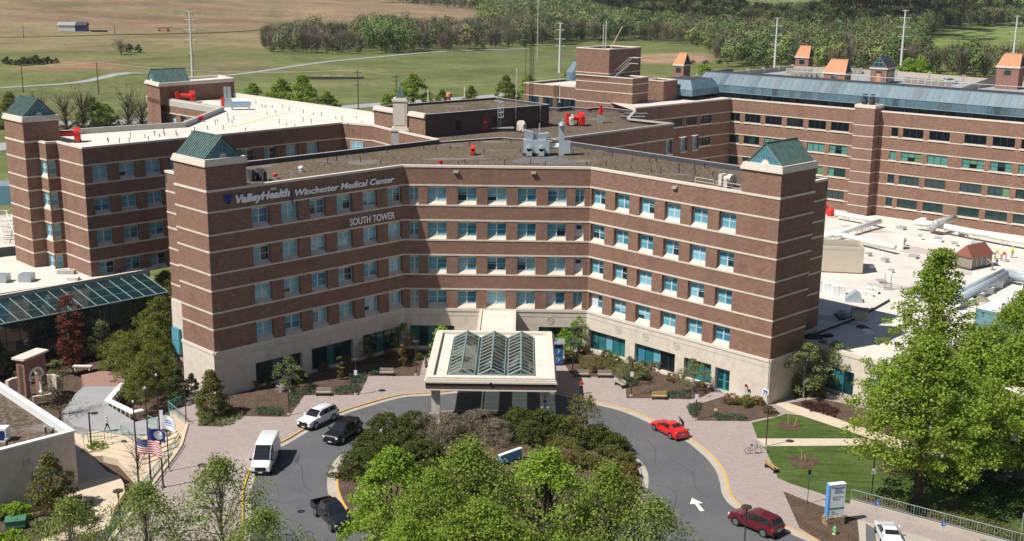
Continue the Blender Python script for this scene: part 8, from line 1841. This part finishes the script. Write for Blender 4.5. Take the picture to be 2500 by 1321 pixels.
for k,(px,py,s_,h) in enumerate(((2060,600,.5,.5),(2125,655,.35,.4),(2160,640,.4,.5),(2230,630,.6,.35),(2290,590,.5,.6),(2310,640,.3,.5),(2150,690,.5,.3),(2260,690,.4,.4),(2200,560,.6,.4),(2330,600,.4,.5),(2245,585,.3,.7),(2290,720,.5,.35),(2120,625,.35,.45),(2175,665,.3,.35),(2380,600,.5,.5),(2350,575,.6,.4))):
    q=G(px,py,zL); prop('roof_vent','small pale capped vent box on the cream podium roof','vent',(q.x,q.y,zL),[('curb',lambda b:b.box((-s_,-s_,0),(s_,s_,h),('cream','metal_white','galv')[k%3])),('cap',lambda b:b.box((-s_-.08,-s_-.08,h),(s_+.08,s_+.08,h+.1),'galv'))],k*.3,'small vent boxes on the podium roof')
mat('roof_stain',(.43,.39,.34),.9,.1,noise=[(.9,X,.4,.65,(.54,.48,.41))])
for k,(px,py,rx,ry) in enumerate(((2110,560,4,2.2),(2230,610,5,2.4),(2180,700,3.5,1.5),(2320,660,3,2),(2040,780,3,1.5),(2140,600,2.5,1.2))): q=G(px,py,zL); pm_=MB(); pm_.face([(x,y,zL+.008+.001*k) for x,y in blobpts(q,rx,ry,24,k,-.6)],'roof_stain'); off(pm_,LR.location).build('roof_patch',LR)
# road wear: sealed cracks, a patch and a manhole
mat('tar',(.06,.06,.063),.7,.3); rw=MB()
for k,pl in enumerate(([(700,1110),(735,1135),(742,1180),(770,1200)],[(640,1210),(690,1225),(730,1215)],[(880,1010),(930,1000),(985,992)],[(1570,1060),(1600,1095),(1598,1130)],[(1640,1120),(1690,1150),(1700,1190),(1740,1215)],[(1600,1180),(1650,1200),(1640,1260)],[(1500,1010),(1530,1040)])): rw.sweep(smooth([G(x,y) for x,y in pl],4),-.03,.03,-.1345,-.1335+.0002*k,'tar')
q=G(735,1245); rw.cyl((q.x,q.y,-.1345),(q.x,q.y,-.130),.35,'dark_metal',20); tag(rw.build('road_wear'),kind='structure')
# ladder cart and debris
q=G(2166,708,zL); prop('ladder_frame','grey metal roof ladder frame standing on the podium','ladder',(q.x,q.y,zL),[('hoop',lambda b:b.tube([(-.6,-.3,0),(-.4,0,2.2),(-.2,.3,0)],.04,'galv',5)),('hoop',lambda b:b.tube([(.2,-.3,0),(.4,0,2.2),(.6,.3,0)],.04,'galv',5)),('cage',lambda b:b.tube([(-.5,0,.3),(.5,0,.3),(.5,0,.9),(-.5,0,.9),(-.5,0,.3)],.04,'dark_metal',5))])
for k,(px,py,sx,sy,h,mt,lab) in enumerate(((1985,826,2.0,.9,.5,'roof_dark','dark pile of material in the shade at the tower foot'),(2020,822,1.2,.7,.35,'black','black bundle on the shaded podium roof'),(2006,838,.8,.5,.4,'transformer_green','dark green box on the shaded podium roof'),(2040,842,1.4,.4,.3,'blue_sign','blue tarpaulin roll at the front podium edge'),(2118,812,1.8,1.2,.25,'metal_white','white sheet stack near the front trees'),(2108,802,1.6,.9,.3,'grey_patch','grey sheet stack near the front trees'))):
    q=G(px,py,zL); prop('material_pile',lab,'material',(q.x,q.y,zL),[('lower_layer',lambda b:b.box((-sx/2,-sy/2,0),(sx/2,sy/2,h*.6),mt)),('upper_layer',lambda b:b.box((-sx*.3,-sy*.4,h*.6),(sx*.4,sy*.3,h),mt))],k*.4)
q=G(2017,842,zL); prop('traffic_cone','small orange cone at the front edge of the podium roof','cone',(q.x,q.y,zL),[('cone',lambda b:b.lathe((0,0,0),[(.2,.04),(.04,.75)],'orange_tile',10)),('foot',lambda b:b.box((-.25,-.25,0),(.25,.25,.04),'orange_tile'))])
# ================================================================ masts, pylons and poles
q=G(1297,236,21.8); zt=ztop((q.x,q.y),-60); LM_=empty('lattice_mast',(q.x,q.y,21.8),'dark lattice radio mast rising out of the top of the picture','mast'); Hm=zt-21.8
mb=MB(); rr_=.38
tri=[(rr_*math.cos(a),rr_*math.sin(a)) for a in (.5,2.6,4.7)]
for i,(x,y) in enumerate(tri):
    mb=MB(); mb.tube([(x,y,0),(x,y,Hm)],.055,'bronze',5); mb.build('mast_leg',LM_)
mb=MB(); n=int(Hm/.9)
for i in range(n):
    for j in range(3):
        a=tri[j];b=tri[(j+1)%3]; mb.tube([(a[0],a[1],i*.9),(b[0],b[1],i*.9+.9)],.022,'bronze',3)
mb.build('lattice_bracing',LM_)
mb=MB(); mb.tube([(-1.1,.0,0),(-1.1,0,Hm*.62)],.05,'bronze',5); mb.tube([(1.0,.1,Hm*.3),(1.0,.1,Hm)],.07,'pole_steel',5); mb.tube([(0,0,Hm*.46),(.0,0,Hm*.52)],.4,'bronze',8); mb.tube([(-1.1,0,Hm*.55),(0,0,Hm*.55)],.03,'bronze',4); mb.tube([(1.0,.1,Hm*.5),(0,0,Hm*.5)],.03,'bronze',4); mb.tube([(1.0,.1,Hm*.85),(0,0,Hm*.85)],.03,'bronze',4); mb.build('antenna',LM_)
for px,py,zb_,pt_,mt,lab in ((1261,236,22.4,165,'pole_steel','thin pale whip mast left of the lattice mast'),(1366,250,22.4,205,'pole_steel','thin short mast at the lift tower base'),(1472,135,30,60,'pole_steel','thin whip aerial on the lift tower, left one'),(1478,135,30,52,'pole_steel','thin whip aerial on the lift tower, right one'),(1134,240,25.1,210,'metal_white','short white mast behind the long penthouse'),(1045,248,25.1,222,'metal_white','short white mast near the copper spire')):
    q=G(px,py,zb_); z1=ztop((q.x,q.y),pt_); prop('whip_mast',lab,'mast',(q.x,q.y,zb_),[('pole',lambda b:b.cyl((0,0,0),(0,0,z1-zb_),.07,mt,5)),('foot',lambda b:b.box((-.25,-.25,0),(.25,.25,.15),'galv'))])
q=G(1486,135,30); mb=MB()
T=empty('leaning_aerial',(q.x,q.y,30.5),'thin tan aerial leaning to the right on the lift tower','mast'); mb.tube([(0,0,0),(2.3,0,4.6)],.08,'concrete_tan',5); mb.build('rod',T)
def pylon(px,py,pt_,arms,lab):
    q=flatpt(px,py); z0=q.z; H=ztop((q.x,q.y),pt_)-z0; P_=[('pole',lambda b:b.cyl((0,0,0),(0,0,H),.62,'pole_steel',8,.28))]
    for a in arms:
        w=a[1]; P_.append(('crossarm',lambda b,a=a,w=w:b.box((-w,-.12,H*a[0]-.12),(w,.12,H*a[0]+.16),'pole_steel')))
        P_.append(('insulator',lambda b,a=a,w=w:[b.cyl((s_*(w-.15),0,H*a[0]-1.6),(s_*(w-.15),0,H*a[0]),.09,'dark_metal',4) for s_ in (-1,1)]))
    prop('power_pylon',lab,'power pole',(q.x,q.y,z0),P_,0,'white steel power poles')
pylon(471,190,27,[(.99,1.3),(.87,2.2),(.72,2.8),(.57,2.3),(.37,1.2)],'white steel power pole standing in the field behind the white roof')
pylon(1366,178,56,[(.99,1.2),(.86,2.0),(.68,2.4),(.54,2.0)],'white steel power pole right of the lattice mast'); pylon(1889,196,43,[(.99,1.3),(.87,2.3),(.72,2.7),(.58,2.4),(.38,1.4)],'white steel power pole behind the orange chimney stair tower'); pylon(2196,199,24,[(.99,1.4),(.89,2.4),(.76,2.8),(.63,2.4),(.45,1.6)],'white steel power pole before the woods, second from the right edge'); pylon(2467,201,38,[(.99,1.4),(.89,2.4),(.76,2.8),(.63,2.4),(.45,1.6)],'white steel power pole at the right edge of the picture')
def wpole(px,py,pt_,lab,arms=True):
    q=flatpt(px,py); z0=q.z; H=ztop((q.x,q.y),pt_)-z0
    P_=[('pole',lambda b:b.cyl((0,0,0),(0,0,H),.22,'pole_wood',6,.14))]
    if arms:
        for k in (.93,.80,.62): P_.append(('crossarm',lambda b,k=k:b.box((-1.3,-.08,H*k-.08),(1.3,.08,H*k+.08),'pole_wood')))
    prop('utility_pole',lab,'utility pole',(q.x,q.y,z0),P_,.2,'wooden utility poles in the fields'); return Vector((q.x,q.y,z0+H))
w1_=wpole(57,226,158,'wooden pole in the left field, left of the pair',False); w2_=wpole(241,231,152,'wooden pole in the left field, right of the pair',False)
w3_=wpole(875,268,170,'wooden pole with crossarms behind the right part of the white roof'); w4_=wpole(968,262,182,'wooden pole with crossarms just left of the copper spire')
for px,py,pt_,lab in ((58,93,60,'thin far pole beside the small farm shed'),(167,72,48,'thin far pole behind the old barn'),(280,84,58,'thin far pole right of the old barn')): wpole(px,py,pt_,lab,False)
for a,b,lab in ((w1_,w2_,'sagging power line between the two left field poles'),(w3_,w4_,'sagging power line between the two crossarm poles'),(w2_,w3_,'long sagging power line across the green field')):
    mb=MB(); T=empty('power_line',tuple(a),lab,'cable'); pts=[]
    for k in range(13): t=k/12; p=a+(b-a)*t-a; pts.append((p.x,p.y,p.z-4*t*(1-t)*(b-a).length*.018))
    mb.tube(pts,.035,'pole_steel',3); mb.build('wire',T)
# far farm buildings
q=flatpt(180,76); prop('old_barn','long old barn with a dark roof in the far brown field','barn',(q.x,q.y,q.z),[('wall',lambda b:b.box((-9,-4,0),(2,4,4),'pole_steel').box((2,-4,0),(9,4,4),'navy')),('roof',lambda b:b.mesh([(-9.5,-4.5,4),(2,-4.5,4),(2,4.5,4),(-9.5,4.5,4),(-9.5,0,6),(2,0,6)],[(0,1,5,4),(2,3,4,5),(1,2,5),(3,0,4)],'concrete_grey').mesh([(2,-4.5,4),(9.5,-4.5,4),(9.5,4.5,4),(2,4.5,4),(2,0,6),(9.5,0,6)],[(0,1,5,4),(2,3,4,5),(1,2,5),(3,0,4)],'roof_dark'))],.1)
q=flatpt(64,64); prop('farm_shed','small grey shed at the far left edge of the brown field','shed',(q.x,q.y,q.z),[('wall',lambda b:b.box((-3,-2,0),(3,2,2.6),'pole_steel')),('roof',lambda b:b.box((-3.4,-2.4,2.6),(3.4,2.4,3.0),'concrete_grey'))])
q=flatpt(243,78); prop('field_trough','low dark feed trough beside the old barn','trough',(q.x,q.y,q.z),[('trough',lambda b:b.box((-5,-1,0),(5,1,1.0),'black')),('rim',lambda b:b.box((-5.2,-1.2,1.0),(5.2,1.2,1.15),'roof_dark'))])
q=flatpt(812,193); prop('field_platform','low dark edged dugout with pale blocks in the green field','structure',(q.x,q.y,q.z),[('edge',lambda b:b.box((-15,-1.5,0),(13,-1.1,1.0),'roof_dark')),('block',lambda b:b.box((-4,1,0),(-1.5,3,1.2),'concrete')),('block',lambda b:b.box((2,1,0),(4.5,3,1.2),'concrete'))],.12)
q=flatpt(2470,44); prop('far_house','small white house among trees at the top right corner','house',(q.x,q.y,q.z),[('wall',lambda b:b.box((-9,-5,0),(9,5,6),'metal_white')),('roof',lambda b:b.mesh([(-10,-6,6),(10,-6,6),(10,6,6),(-10,6,6),(-10,0,9),(10,0,9)],[(0,1,5,4),(2,3,4,5),(1,2,5),(3,0,4)],'coping'))],.3)
q=flatpt(2440,14); prop('far_house','white house with a grey roof at the very top right','house',(q.x,q.y,q.z),[('wall',lambda b:b.box((-12,-6,0),(12,6,6),'metal_white')),('roof',lambda b:b.mesh([(-13,-7,6),(13,-7,6),(13,7,6),(-13,7,6),(-13,0,10),(13,0,10)],[(0,1,5,4),(2,3,4,5),(1,2,5),(3,0,4)],'roof_dark'))],.1)
q=G(1096,250,22.4); prop('beacon_lamp','small orange beacon behind the long penthouse','lamp',(q.x,q.y,22.4),[('body',lambda b:b.lathe((0,0,0),[(.3,0),(.3,.8),(.55,1.0),(.5,1.5),(.3,1.7)],'orange_tile',10)),('foot',lambda b:b.box((-.4,-.4,-.3),(.4,.4,0),'galv'))])

# ================================================================ haze
hz=bpy.data.materials.new('haze'); hz.use_nodes=True; t=hz.node_tree; t.nodes.clear(); o_=t.nodes.new('ShaderNodeOutputMaterial'); pv=t.nodes.new('ShaderNodeVolumePrincipled')
pv.inputs['Color'].default_value=(.80,.87,.95,1); pv.inputs['Density'].default_value=.00006; pv.inputs['Anisotropy'].default_value=.2; t.links.new(pv.outputs[0],o_.inputs['Volume']); M['haze']=hz
hb=MB(); hb.box((-3300,-420,-12),(3300,4500,110),'haze'); ho=hb.build('haze'); tag(ho,kind='stuff')
